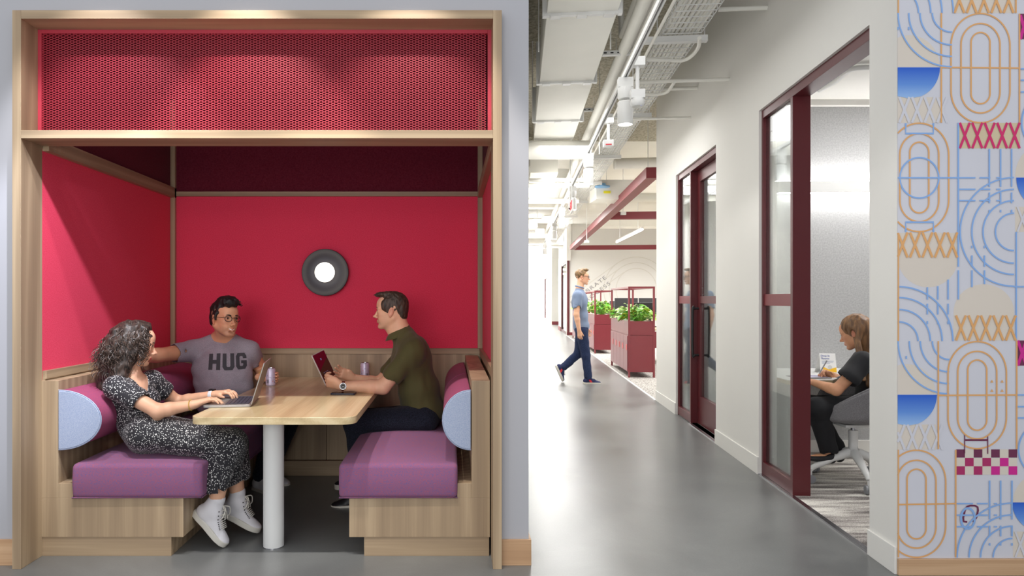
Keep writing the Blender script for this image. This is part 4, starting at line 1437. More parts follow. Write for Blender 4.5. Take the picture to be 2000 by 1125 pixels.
for i in range(nu):
    for j in range(nv):
        bm.faces.new((g[i][j], g[(i + 1) % nu][j], g[(i + 1) % nu][j + 1], g[i][j + 1]))
bm.faces.new([g[i][0] for i in range(nu)][::-1])
me = bpy.data.meshes.new('shell'); bm.to_mesh(me)
rim = [g[i][nv].co.copy() for i in range(nu)]
bm.free()
for p_ in me.polygons: p_.use_smooth = True
sh = link_mesh('shell', me, cf, ch)
mo = sh.modifiers.new('t', 'SOLIDIFY'); mo.thickness = 0.028; mo.offset = 0
mo = sh.modifiers.new('s', 'SUBSURF'); mo.levels = mo.render_levels = 1
B().tube(rim + [rim[0]], 0.0075, 8, cap=False).build('piping', cf, sh, world=False, smooth=80)
# ------------------------------------------------------------------ mural on the frontal wall at the right
YMU = 3.277
sm_ = F / YMU
MLAB = ('printed wall mural of blue and orange arcs, ovals and zigzags on the right wall')
MURAL = MB()
fadel = MURAL.bm.verts.layers.float.new('fade')
MLIST = []
cols = dict(white=rgb(204, 204, 212), orange=rgb(218, 164, 106), blue=rgb(132, 170, 222), beige=rgb(212, 202, 190), tan=rgb(206, 190, 158),
            pink=rgb(206, 34, 104), mag=rgb(200, 30, 138), wine=rgb(106, 40, 74), crim=rgb(168, 38, 96))
MM = {c: plain('mural_%s_print' % n, v, 0.7, var=0.01) for n, (c, v) in zip(('white', 'orange', 'sky_blue', 'beige', 'tan', 'pink', 'magenta', 'wine', 'crimson'), cols.items())}
k = N('mural_blue_fade_print')   # printed ombre: deep blue at the flat edge, pale below
tc_ = k.add('ShaderNodeAttribute'); tc_.attribute_name = 'fade'
k.l(k.ramp(tc_.outputs['Fac'], [(0.0, rgb(28, 88, 196)), (0.55, rgb(92, 140, 214)), (1.0, rgb(150, 186, 230))]), k.b.inputs['Base Color'])
k.b.inputs['Roughness'].default_value = 0.7
MFADE = k.m
MLIST = list(MM.values()) + [MFADE]
XL = 1752.5


def mp(x, y): return ((x - CX) / sm_, HC - (y - CY) / sm_)


class Layer:
    n = 0
    def __init__(self, name, mat):
        Layer.n += 1
        self.y = YMU - 0.0012 - 0.0002 * Layer.n
        self.m = MURAL; self.mi = MLIST.index(mat)
    def line(self, pts, w=3.0):
        pts = [p for p in pts]
        # clip at the left edge of the wall
        out, cur = [], []
        for i, p in enumerate(pts):
            if p[0] >= XL:
                if not cur and i > 0 and pts[i - 1][0] < XL:
                    a = pts[i - 1]; t = (XL - a[0]) / (p[0] - a[0]); cur.append((XL, a[1] + t * (p[1] - a[1])))
                cur.append(p)
            else:
                if cur:
                    a = cur[-1]; t = (XL - a[0]) / (p[0] - a[0]); cur.append((XL, a[1] + t * (p[1] - a[1]))); out.append(cur); cur = []
        if cur: out.append(cur)
        for c in out:
            self.y -= 0.000012
            if len(c) > 1: ribbon(self.m, [mp(*q) for q in c], w / sm_, self.y, self.mi)
        return self
    def arc(self, cx, cy, rx, ry, a0, a1, w=3.0):
        n = max(6, int(abs(a1 - a0) / 5))
        return self.line([(cx + rx * math.cos(math.radians(a0 + (a1 - a0) * i / n)), cy - ry * math.sin(math.radians(a0 + (a1 - a0) * i / n))) for i in range(n + 1)], w)
    def oval(self, cx, y0, y1, r, w=3.0, ry=None):
        ry = ry or r * 1.08
        self.arc(cx, y0 + ry, r, ry, 180, 0, w); self.arc(cx, y1 - ry, r, ry, 0, -180, w)
        self.line([(cx - r, y0 + ry), (cx - r, y1 - ry)], w); self.line([(cx + r, y0 + ry), (cx + r, y1 - ry)], w)
        return self
    def poly(self, pts):
        # clip to x>=XL
        out = []
        n = len(pts)
        for i in range(n):
            a, b = pts[i], pts[(i + 1) % n]
            if a[0] >= XL: out.append(a)
            if (a[0] >= XL) != (b[0] >= XL):
                t = (XL - a[0]) / (b[0] - a[0]); out.append((XL, a[1] + t * (b[1] - a[1])))
        if len(out) > 2: self.m.face([(mp(*q)[0], self.y, mp(*q)[1]) for q in out], self.mi)
        return self
    def rect(self, x0, x1, y0, y1): return self.poly([(x0, y0), (x1, y0), (x1, y1), (x0, y1)])
    def disc(self, cx, cy, rx, ry, a0, a1):
        n = 30
        return self.poly([(cx + rx * math.cos(math.radians(a0 + (a1 - a0) * i / n)), cy - ry * math.sin(math.radians(a0 + (a1 - a0) * i / n))) for i in range(n + 1)])
    def xs(self, x0, pitch, n, y0, y1, w=4, half=None):
        for i in range(n):
            xa = x0 + i * pitch; xb = xa + pitch * 0.80
            self.line([(xa, y0), (xb, y1)], w); self.line([(xb, y0), (xa, y1)], w)
        return self
    def done(self):
        return self


base = Layer('mural_ground', MM['white']); base.rect(XL, 2110, -60, 1090); base.done()
L = Layer('beige_shapes', MM['beige'])
L.disc(1776, 131, 59, 62, 0, 180); L.disc(1812, 503, 59, 58, 180, 360)
L.poly([(1862, 665), (1862, 608)] + [(1921 - 59 * math.cos(math.radians(a)), 609 - 54 * math.sin(math.radians(a))) for a in range(0, 181, 8)] + [(1981, 665)])
L.disc(1770, 770, 57, 59, 0, 180); L.rect(1752, 1836, 190, 240); L.rect(1752, 1828, 829, 878)
L.rect(1858, 1984, -20, 26); L.rect(1754, 1870, 455, 503)
L.disc(2028, 346, 46, 60, 0, 180); L.disc(2030, 981, 52, 56, 0, 180); L.rect(1982, 2010, 404, 453); L.rect(1978, 2010, 1038, 1088)
L.done()
L = Layer('tan_band', MM['tan']); L.rect(1872, 1992, 240, 290); L.done()
L = Layer('wine_patches', MM['wine'])
L.rect(1992, 2060, 27, 77); L.rect(1986, 2060, 665, 714)
for i in (0, 2, 4, 6): L.rect(1867 + 17 * i, 1884 + 17 * i, 877.5, 893.5)
L.done()
L = Layer('cream_checks', MM['beige'])
for j in range(3):
    for i in range(7):
        if (i + j) % 2: L.rect(1867 + 17 * i, 1884 + 17 * i, 877.5 + 16.5 * j, 894 + 16.5 * j)
L.done()
L = Layer('crimson_checks', MM['crim'])
for (i, j) in ((1, 1), (3, 1), (0, 2), (2, 2)): L.rect(1867 + 17 * i, 1884 + 17 * i, 877.5 + 16.5 * j, 894 + 16.5 * j)
L.done()
L = Layer('magenta_checks', MM['mag'])
for (i, j) in ((5, 1), (4, 2), (6, 2)): L.rect(1867 + 17 * i, 1884 + 17 * i, 877.5 + 16.5 * j, 894 + 16.5 * j)
L.line([(1992, 30), (2006, 77)], 6); L.line([(2006, 27), (1992, 77)], 6); L.line([(1987, 665), (2004, 714)], 6); L.line([(2004, 665), (1987, 714)], 6)
L.done()
# fading blue half discs
for (cx_, y, rx, ry) in ((1776, 132, 59, 61), (1770, 771, 59, 61), (2040, 347, 56, 62), (2036, 981, 60, 58)):
    Layer.n += 1
    yy_ = YMU - 0.0012 - 0.0002 * Layer.n
    rows = []
    for j in range(13):
        d = j / 12; x_h = rx * math.sqrt(max(0, 1 - d * d)) + 0.01
        row = []
        for x in (max(XL, cx_ - x_h), cx_ + x_h):
            q = mp(x, y + ry * d); v = MURAL.v((q[0], yy_, q[1])); v[fadel] = d; row.append(v)
        if rows: MURAL.bm.faces.new((rows[-1][0], rows[-1][1], row[1], row[0])).material_index = len(MLIST) - 1
        rows.append(row)
L = Layer('white_crosses', MM['white'])
L.xs(1731, 24.6, 5, 190, 240, 5); L.xs(1722, 24.6, 5, 829, 878, 5); L.xs(1986, 24, 2, 404, 453, 4); L.xs(1982, 24, 2, 1038, 1088, 4)
L.done()
o = Layer('orange_lines', MM['orange'])
for r, a, b in ((57.5, 27, 240), (38, 46.5, 221), (18.5, 64, 203)): o.oval(1914, a, b, r)
o.line([(1836, 132), (1990, 133.5)]); o.line([(1837.5, 26), (1837.5, 240)]); o.line([(1990, 27), (1990, 240)]); o.line([(1753.5, -20), (1753.5, 26)]); o.line([(1983, -10), (1983, 26)])
for r, a, b in ((57.5, 241, 452.5), (38, 261, 433), (18.5, 278, 416)): o.oval(1794.5, a, b, r)
o.line([(1753.5, 455), (1753.5, 666)])
for r, a, b in ((57, 667, 876), (38, 686, 857), (18.5, 703, 840)): o.oval(1907.5, a, b, r)
o.line([(1831.5, 666), (1831.5, 877)]); o.line([(1832, 772), (1985, 771)]); o.line([(1984.5, 665), (1984.5, 877)])
for r, a, b in ((57, 879, 1088), (38, 898.5, 1070), (18.5, 916, 1052)): o.oval(1789, a, b, r)
o.line([(1753, 985), (1865, 983)]); o.line([(1865.5, 878), (1865.5, 1088)]); o.line([(1753.5, 878), (1753.5, 1088)])
for (x, y) in ((1936, 745), (1956, 745), (1936, 763), (1956, 763)): o.poly([(x - 3, y + 2), (x, y - 3.5), (x + 3, y + 2)])
o.xs(1752, 24.3, 5, 454, 503, 4.5); o.xs(1866, 24.3, 5, 616, 665, 4.5); o.xs(1863, 24, 5, -24, 26, 4.5)
o.done()
b = Layer('blue_lines', MM['blue'])
for r in (40, 64, 86, 108): b.arc(1753, 26, r, r * 1.15, 0, 90)
for i, r in enumerate((84.5, 63, 41, 17.5)):
    x0 = (1753, 1774, 1796, 1820)[i]; yb = (131, 110.5, 88, 63)[i]
    b.arc(1858, 26, 1858 - x0, yb - 26, 180, 270)
    x0 = (1753, 1775, 1796.5, 1820)[i]; yb = (769, 749, 726, 702)[i]
    b.arc(1853, 666, 1853 - x0, yb - 666, 180, 270)
b.line([(1774, 53), (1774, 59)]); b.line([(1769, 695), (1769, 701)]); b.line([(1753, 53), (1753, 59)])
b.line([(1768, 241), (1768, 261), (1822, 261), (1822, 241)], 3.4); b.line([(1768, 453), (1768, 434), (1822, 434), (1822, 453)], 3.4)
b.arc(1794.5, 347.5, 38, 39.5, 0, 360); b.line([(1752, 347.5), (1904, 347.5)])
b.line([(1870.5, 240), (1870.5, 521)], 3.2)
for y in (347.5, 370, 392): b.line([(1872, y), (1904, y)]); b.line([(1912, y), (1933, y)]); b.line([(1945, y), (1953, y)])
for x in (1931, 1953, 1974.5):
    b.line([(x, 291), (x, 365)]); b.line([(x, 376), (x, 397)]); b.line([(x, 410), (x, 415)])
for r, rx in ((36.5, 0), (61, 0), (83, 0), (106, 0)):
    b.arc(1979, 453, r * 0.99, r, 90, 270)
b.line([(1983.5, 453), (1983.5, 665)]); b.line([(1979, 560), (2010, 560)])
for x, segs in ((1897, ((480, 485), (499, 521), (528, 561))), (1921.5, ((480, 485), (499, 521), (528, 555))), (1870.5, ((528, 585),)), (1810, ((561, 585), (593, 614), (627, 633))), (1830.5, ((559, 585), (593, 614), (627, 633))), (1850.5, ((546, 585), (593, 614), (627, 633)))):
    for (a_, c_) in segs: b.line([(x, a_), (x, c_)])
for r in (37, 61, 84, 105): b.arc(1755, 666, r, r * 1.01, 0, 90)
# right edge fragments
b.line([(1992, 135), (2006, 135)]); b.line([(1992, 157), (2006, 157)]); b.line([(1992, 180), (2006, 180)])
b.arc(2052, 240, 58, 60, 140, 220); b.line([(1986, 771), (2006, 771)]); b.line([(1986, 794), (2006, 794)]); b.line([(1986, 816), (2006, 816)])
b.arc(2045, 878, 57, 56, 135, 225)
# bottom right block
for x in (1931.5, 1953, 1975): b.line([(x, 938), (x, 1014)]); b.line([(x, 1026), (x, 1047)]); b.line([(x, 1060), (x, 1065)])
for y in (983, 1005.5, 1028): b.line([(1867, y), (1899, y)]); b.line([(1907, y), (1928, y)]); b.line([(1940, y), (1946, y)])
for r in (37, 61, 83, 106): b.arc(1976, 1088, r * 1.02, r, 90, 180)
b.arc(1889, 1012, 13.5, 20, 0, 360, 4); b.done()
wl = Layer('wine_lines', MM['wine'])
wl.line([(1883, 847), (1883, 885)], 2); wl.line([(1928, 852), (1928, 886)], 2); wl.line([(1883, 859), (1928, 859)], 3.6)
def slant(x, y): return (x + (1005 - y) * 0.22, y)
wl.line([slant(1891, 1019), slant(1884, 1018), slant(1881.5, 1011), slant(1881.5, 997), slant(1884, 989), slant(1890, 987), slant(1899, 987), slant(1905, 990), slant(1907, 996), slant(1907, 1010), slant(1903, 1019)], 3.6)
wl.done()
pk = Layer('pink_crosses', MM['pink']); pk.xs(1873.5, 24.3, 5, 240, 290, 4.6); pk.done()
MO = MURAL.build('wall_mural', MLIST)
bm = bmesh.new(); bm.from_mesh(MO.data)
bmesh.ops.reverse_faces(bm, faces=[f for f in bm.faces if f.normal.y > 0])
bm.to_mesh(MO.data); bm.free()
tag(MO, MLAB, 'mural')
# ------------------------------------------------------------------ organic surfaces: smooth blends of tapered limbs, meshed with surface nets
def _np(v): return np.array(v, dtype=np.float32)


class Shape:
    """ordered list of primitives: (kind, data, k, op, centre, bounding radius)"""
    def __init__(self):
        self.p = []
        self.warp = None
        self.cut = []

    def cap(self, a, b, ra, rb=None, k=0.02, op=0, flat=None):
        """tapered limb from a to b; flat = (axis vector, factor): squashes the section along axis"""
        rb = ra if rb is None else rb
        a, b = _np(a), _np(b)
        self.p.append(('c', (a, b, ra, rb, None if flat is None else (_np(flat[0]) / np.linalg.norm(_np(flat[0])), flat[1])), k, op, (a + b) / 2, float(np.linalg.norm(b - a)) / 2 + max(ra, rb) * 1.6))
        return self

    def ell(self, c, r, R=None, k=0.02, op=0):
        """ellipsoid with axes given by the rows of R"""
        c = _np(c); r = _np(r)
        R = np.eye(3, dtype=np.float32) if R is None else R.astype(np.float32)
        self.p.append(('e', (c, r, R), k, op, c, float(max(r))))
        return self

    def chain(self, pts, rs, k=0.02, op=0, flat=None):
        for i in range(len(pts) - 1):
            self.cap(pts[i], pts[i + 1], rs[i], rs[i + 1], k if i == 0 or op else min(k, 0.012), op, flat)
        return self

    def ev(self, prim, X):
        kind, d = prim[0], prim[1]
        if kind == 'c':
            a, b, ra, rb, flat = d
            pa = X - a; ba = b - a
            h = np.clip((pa @ ba) / max(1e-9, float(ba @ ba)), 0, 1)
            q = pa - h[..., None] * ba
            if flat is not None:
                ax, f = flat
                q = q + ax * ((q @ ax) * (1 / f - 1))[..., None]
                dd = np.sqrt((q * q).sum(-1)) - (ra + (rb - ra) * h)
                return dd * min(1.0, f) if f < 1 else dd
            return np.sqrt((q * q).sum(-1)) - (ra + (rb - ra) * h)
        c, r, R = d
        q = (X - c) @ R.T
        k0 = np.sqrt(((q / r) ** 2).sum(-1))
        k1 = np.sqrt(((q / (r * r)) ** 2).sum(-1)) + 1e-9
        return k0 * (k0 - 1) / k1

    def field(self, X, prims):
        d = np.full(X.shape[:-1], 1.0, dtype=np.float32)
        for pr in prims:
            e = self.ev(pr, X)
            k = pr[2]
            if pr[3] == 0:
                h = np.clip(0.5 + 0.5 * (d - e) / k, 0, 1)
                d = d + (e - d) * h - k * h * (1 - h)
            else:
                e = -e
                h = np.clip(0.5 + 0.5 * (e - d) / k, 0, 1)
                d = d + (e - d) * h + k * h * (1 - h)
        if self.warp is not None:
            d = d + self.warp(X)
        for (n, o) in self.cut:          # keep the side where (x - o).n < 0
            d = np.maximum(d, (X - o) @ n)
        return d

    def plane(self, o, n):
        n = _np(n); self.cut.append((n / np.linalg.norm(n), _np(o)))
        return self

    def mesh(self, res=0.003, N=20):
        lo = np.min([p[4] - p[5] for p in self.p if p[3] == 0], axis=0) - 0.02
        hi = np.max([p[4] + p[5] for p in self.p if p[3] == 0], axis=0) + 0.02
        nb = np.ceil((hi - lo) / (res * N)).astype(int)
        bs = res * N
        hd = bs * 0.87 + res * 2
        cen = np.stack(np.meshgrid(*[lo[i] + (np.arange(nb[i]) + 0.5) * bs for i in range(3)], indexing='ij'), -1).reshape(-1, 3).astype(np.float32)
        near = np.stack([self.ev(p, cen) for p in self.p], 1)
        ks = np.array([p[2] for p in self.p])
        use = near < (hd * 1.25 + ks)
        # far inside one plain limb and away from any surface: skip
        adds = np.array([p[3] == 0 for p in self.p])
        dims = nb * N + 3
        mul = np.array([dims[1] * dims[2], dims[2], 1], dtype=np.int64)
        keys, pos, quads = [], [], []
        ar = np.arange(N + 2)
        for bi in range(len(cen)):
            u = use[bi]
            if not (u & adds).any(): continue
            if (near[bi][adds] < -hd * 1.3).any() and not (u & ~adds).any() and not self.cut: continue
            idx = np.array(np.unravel_index(bi, nb)) * N
            base = lo + (idx - 1) * res
            g = np.stack(np.meshgrid(*[base[i] + ar * res for i in range(3)], indexing='ij'), -1).astype(np.float32)
            D = self.field(g, [p for p, q in zip(self.p, u) if q])
            Sg = D < 0
            if Sg.all() or not Sg.any(): continue
            c = [Sg[i:N + 1 + i, j:N + 1 + j, k:N + 1 + k] for i in (0, 1) for j in (0, 1) for k in (0, 1)]
            sm = np.sum(c, axis=0)
            act = (sm > 0) & (sm < 8)
            I = np.argwhere(act)
            if not len(I): continue
            acc = np.zeros((len(I), 3), dtype=np.float64); cnt = np.zeros(len(I))
            for ax in range(3):
                o1, o2 = [a for a in range(3) if a != ax]
                for i in (0, 1):
                    for j in (0, 1):
                        A = I.copy(); A[:, o1] += i; A[:, o2] += j
                        Bq = A.copy(); Bq[:, ax] += 1
                        da = D[A[:, 0], A[:, 1], A[:, 2]]; db = D[Bq[:, 0], Bq[:, 1], Bq[:, 2]]
                        m = (da < 0) != (db < 0)
                        t = np.where(m, da / np.where(m, da - db, 1), 0)
                        v = A.astype(np.float64); v[:, ax] += t
                        acc += v * m[:, None]; cnt += m
            V = base + acc / cnt[:, None] * res
            keys.append(((I + idx) * mul).sum(1)); pos.append(V)
            for ax in range(3):
                o1, o2 = [a for a in range(3) if a != ax]
                sl = [slice(1, N + 1)] * 3; s2 = list(sl); s2[ax] = slice(2, N + 2)
                a_ = Sg[tuple(sl)]; b_ = Sg[tuple(s2)]
                E = np.argwhere(a_ != b_)
                if not len(E): continue
                fl = a_[E[:, 0], E[:, 1], E[:, 2]]
                E = E + 1
                q = []
                for (i, j) in ((0, 0), (-1, 0), (-1, -1), (0, -1)):
                    cc = E.copy(); cc[:, o1] += i; cc[:, o2] += j
                    q.append(((cc + idx) * mul).sum(1))
                q = np.stack(q, 1)
                if ax == 1: fl = ~fl
                q[~fl] = q[~fl][:, ::-1]
                quads.append(q)
        K = np.concatenate(keys); Pp = np.concatenate(pos); Q = np.concatenate(quads)
        uk, first = np.unique(K, return_index=True)
        Q = np.searchsorted(uk, Q)
        return Pp[first], Q

    def build(self, name, mat, parent, res=0.003, tint=None, relax=1):
        V, Q = self.mesh(res)
        if relax:
            for _ in range(relax):
                a = np.concatenate([Q[:, [0, 1]], Q[:, [1, 2]], Q[:, [2, 3]], Q[:, [3, 0]]])
                acc = np.zeros_like(V); n = np.zeros(len(V))
                np.add.at(acc, a[:, 0], V[a[:, 1]]); np.add.at(n, a[:, 0], 1)
                np.add.at(acc, a[:, 1], V[a[:, 0]]); np.add.at(n, a[:, 1], 1)
                V = V * 0.5 + 0.5 * acc / n[:, None]
        Wv = V.copy()
        inv = np.array(W[parent.name].inverted()) if parent is not None else np.eye(4)
        V = V @ inv[:3, :3].T + inv[:3, 3]
        me = bpy.data.meshes.new(name)
        me.vertices.add(len(V)); me.vertices.foreach_set('co', V.astype(np.float32).ravel())
        me.loops.add(len(Q) * 4); me.loops.foreach_set('vertex_index', Q.astype(np.int32).ravel())
        me.polygons.add(len(Q)); me.polygons.foreach_set('loop_start', np.arange(len(Q), dtype=np.int32) * 4)
        me.polygons.foreach_set('use_smooth', np.ones(len(Q), dtype=bool))
        me.update(calc_edges=True)
        if tint is not None:
            at = me.attributes.new('tint', 'FLOAT', 'POINT')
            at.data.foreach_set('value', tint(Wv).astype(np.float32))
        return link_mesh(name, me, mat, parent)


def wrinkle(amp, freq, stretch=(1, 1, 1), seed=0.0):
    sx, sy, sz = [f * freq for f in stretch]
    def f(X):
        x, y, z = X[..., 0] * sx + seed, X[..., 1] * sy + seed * 1.7, X[..., 2] * sz - seed
        return (amp * (np.sin(x + 1.7 * np.sin(y * 0.6 + 1.1 * np.sin(z * 0.5))) * 0.5 + np.sin(z + 1.3 * np.sin(x * 0.7 + y * 0.5)) * 0.6 + 0.4 * np.sin(y * 1.3 + z * 0.8 + 2 * np.sin(x * 0.4)))).astype(np.float32)
    return f


def frame(fwd, up=(0, 0, 1), roll=0.0):
    f = Vector(fwd).normalized(); u = Vector(up); l = u.cross(f).normalized(); u = f.cross(l).normalized()
    if roll:
        l, u = l * math.cos(roll) + u * math.sin(roll), u * math.cos(roll) - l * math.sin(roll)
    return f, l, u


class Head:
    """face frame: f forward, l to the person's left, u up; o at eye height in the middle of the head"""
    def __init__(self, o, fwd, up=(0, 0, 1), s=1.0, roll=0.0):
        self.o = Vector(o); self.f, self.l, self.u = frame(fwd, up, roll); self.s = s
        self.R = np.array([self.f, self.l, self.u])

    def w(self, x, y, z): return self.o + (self.f * x + self.l * y + self.u * z) * self.s

    def ax(self, tilt=0.0, yaw=0.0):
        """rows for an ellipsoid's axes, tilted about l then yawed about u"""
        f, l, u = self.f, self.l, self.u
        f2 = f * math.cos(tilt) - u * math.sin(tilt); u2 = u * math.cos(tilt) + f * math.sin(tilt)
        f3 = f2 * math.cos(yaw) + l * math.sin(yaw); l3 = l * math.cos(yaw) - f2 * math.sin(yaw)
        return np.array([f3, l3, u2])

    def add(self, S_, jaw=1.0, nose=1.0, smile=0.0, ears=True, female=False, full=0.0):
        s = self.s; w = self.w
        E = lambda c, r, k=0.012, op=0, t=0.0, y=0.0: S_.ell(w(*c), [q * s for q in r], self.ax(t, y), k, op)
        C = lambda a, b, ra, rb, k=0.01, op=0: S_.cap(w(*a), w(*b), ra * s, rb * s, k, op)
        E((-0.018, 0, 0.032), (0.094, 0.075, 0.083), 0.02)
        E((0.038, 0, 0.034), (0.050, 0.058, 0.052), 0.02)
        E((0.022, 0, -0.032), (0.062, 0.058 + full * 0.01, 0.076), 0.025)
        for q in (-1, 1):
            C((-0.022, q * 0.052, -0.048), (0.056, q * (0.016 if female else 0.022), -0.099), 0.018 + full * 0.006, 0.014 * jaw + full * 0.004, 0.022)
            E((0.052, q * 0.036, -0.026 + smile * 0.002), (0.020, 0.018 + full * 0.004, 0.017), 0.018)
            C((0.078, q * 0.012, 0.016), (0.066, q * 0.046, 0.014), 0.007 if not female else 0.0055, 0.006, 0.012)
            E((0.048, q * 0.027, -0.056), (0.022, 0.018 + full * 0.006, 0.026), 0.02)
        C((0.066, -0.008, -0.101), (0.066, 0.008, -0.101), 0.0155 * jaw, 0.0155 * jaw, 0.016)
        E((0.066, 0, -0.070), (0.020, 0.024, 0.020), 0.012)
        # eye sockets, then lids
        for q in (-1, 1):
            E((0.092, q * 0.032, -0.001), (0.015, 0.0165, 0.0115), 0.010, 1)
            E((0.0665, q * 0.032, -0.001), (0.0148, 0.0155, 0.0135), 0.003)
            E((0.0835, q * 0.032, -0.0015), (0.0058, 0.0118, 0.0036 - 0.0007 * (smile > 0.5)), 0.002, 1)
        # nose
        C((0.078, 0, 0.004), (0.098 * (0.98 + 0.02 * nose), 0, -0.034), 0.0065, 0.0085, 0.009)
        S_.ell(w(0.0985 + 0.004 * nose, 0, -0.0370), [0.0105 * s, 0.0098 * s, 0.0085 * s], self.ax(), 0.007)
        for q in (-1, 1):
            E((0.090, q * 0.0115, -0.0425), (0.0095, 0.0062, 0.0066), 0.005)
            E((0.0945, q * 0.0058, -0.0495), (0.0055, 0.0032, 0.0030), 0.002, 1)
        # lips
        wd = 0.022 + 0.009 * smile
        if smile > 0.5:
            for q in (-1, 1):
                C((0.087, 0, -0.0665), (0.074, q * wd, -0.0575), 0.0050, 0.0030, 0.004)
                C((0.0835, 0, -0.083), (0.074, q * wd, -0.0585), 0.0060, 0.0030, 0.004)
                C((0.094, 0, -0.0750), (0.080, q * wd * 0.85, -0.0610), 0.0050, 0.0030, 0.002, 1)
        else:
            for q in (-1, 1):
                C((0.0845, q * 0.004, -0.0648), (0.076, q * wd, -0.0685 + 0.003 * smile), 0.0056, 0.0030, 0.004)
                C((0.0830, 0, -0.0742), (0.076, q * wd * 0.9, -0.0695 + 0.003 * smile), 0.0066, 0.0030, 0.004)
                C((0.0925, 0, -0.0692), (0.082, q * wd, -0.0685 + 0.003 * smile), 0.0016, 0.0012, 0.0015, 1)
        E((0.078, 0, -0.086), (0.008, 0.016, 0.005), 0.008, 1)
        if ears:
            for q in (-1, 1):
                E((-0.014, q * 0.0750, -0.012), (0.017, 0.0075, 0.0300), 0.006, 0, -0.22, q * 0.35)
                E((-0.011, q * 0.0830, -0.008), (0.0095, 0.0060, 0.0180), 0.004, 1, -0.22, q * 0.35)
                E((-0.008, q * 0.0745, -0.036), (0.008, 0.0055, 0.009), 0.005)
        return self

    def tint(self, lip=1.0, stubble=0.0):
        o = np.array(self.o); s = self.s
        def f(V):
            q = ((V - o) @ self.R.T) / s
            x, y, z = q[:, 0], q[:, 1], q[:, 2]
            m = lip * (x > 0.070) * np.clip(1.6 - 1.5 * ((np.abs(y) / 0.026) ** 2 + ((z + 0.0705) / 0.0115) ** 2), 0, 1)
            ck = 0.25 * np.exp(-(((x - 0.07) / 0.025) ** 2 + ((np.abs(y) - 0.040) / 0.02) ** 2 + ((z + 0.032) / 0.02) ** 2))
            ns = 0.22 * np.exp(-(((x - 0.10) / 0.02) ** 2 + (y / 0.012) ** 2 + ((z + 0.036) / 0.014) ** 2))
            er = 0.35 * (np.abs(y) > 0.074) * (np.abs(x) < 0.03) * (np.abs(z) < 0.045)
            st = -stubble * ((x > -0.01) & (z < -0.035) & (z > -0.115)) * np.clip((-z - 0.035) / 0.05, 0, 1) * np.clip((x + 0.01) / 0.03, 0, 1) * (1 - np.clip(m * 2, 0, 1))
            inside = (np.abs(x) < 0.13) & (np.abs(y) < 0.1) & (np.abs(z) < 0.14)
            return np.where(inside, np.clip(m + ck + ns + er, 0, 1) + st, 0)
        return f

    def face_parts(self, body, iris=(0.05, 0.025, 0.012, 1), brow=None, brow_w=1.0, teeth=False, lash=None, look=(0, 0)):
        s = self.s
        for q in (-1, 1):
            c = self.w(0.0680, q * 0.032, -0.001)
            m = MB(); m.sphere(c, 0.0128 * s, 20, 14); e = m.build('eye', M['sclera'], body, smooth=80)
            d = (self.f + self.l * (q * 0.0 + look[0]) + self.u * look[1]).normalized()
            m = MB(); m.lathe([(0, 0.0131 * s), (0.0042 * s, 0.0128 * s), (0.0058 * s, 0.0120 * s), (0.0058 * s, 0.010 * s)], c, d, 20)
            m.build('iris', plain('iris', iris, 0.15, var=0.02), e, smooth=60)
            if brow is not None:
                pts = [self.w(0.0855, q * 0.012, 0.0165), self.w(0.0845, q * 0.024, 0.0205), self.w(0.0775, q * 0.038, 0.0205), self.w(0.067, q * 0.048, 0.0150)]
                sh = Shape(); pp = bez(pts, 4)
                rr = [0.0022, 0.0030, 0.0034, 0.0032, 0.0030, 0.0030, 0.0028, 0.0026, 0.0024, 0.0021, 0.0018, 0.0015, 0.0010]
                m = MB(); m.tube(pp, [r_ * s * brow_w for r_ in rr[:len(pp)]], 8)
                m.build('eyebrow', brow, body, smooth=80)
            pts = [self.w(0.0795, q * 0.0205, 0.0005), self.w(0.0825, q * 0.027, 0.0047), self.w(0.0815, q * 0.036, 0.0050), self.w(0.075, q * 0.0445, 0.0005)]
            m = MB(); m.tube(bez(pts, 4), 0.0011 * s, 6); m.build('eyelashes', lash or M['darkhair'], body, smooth=80)
        if teeth:
            pts = [self.w(0.070, -0.025, -0.0605), self.w(0.0805, -0.012, -0.0690), self.w(0.0835, 0, -0.0720), self.w(0.0805, 0.012, -0.0690), self.w(0.070, 0.025, -0.0605)]
            m = MB(); m.tube(bez(pts, 4), 0.0050 * s, 8); m.build('teeth', M['teeth'], body, smooth=80)


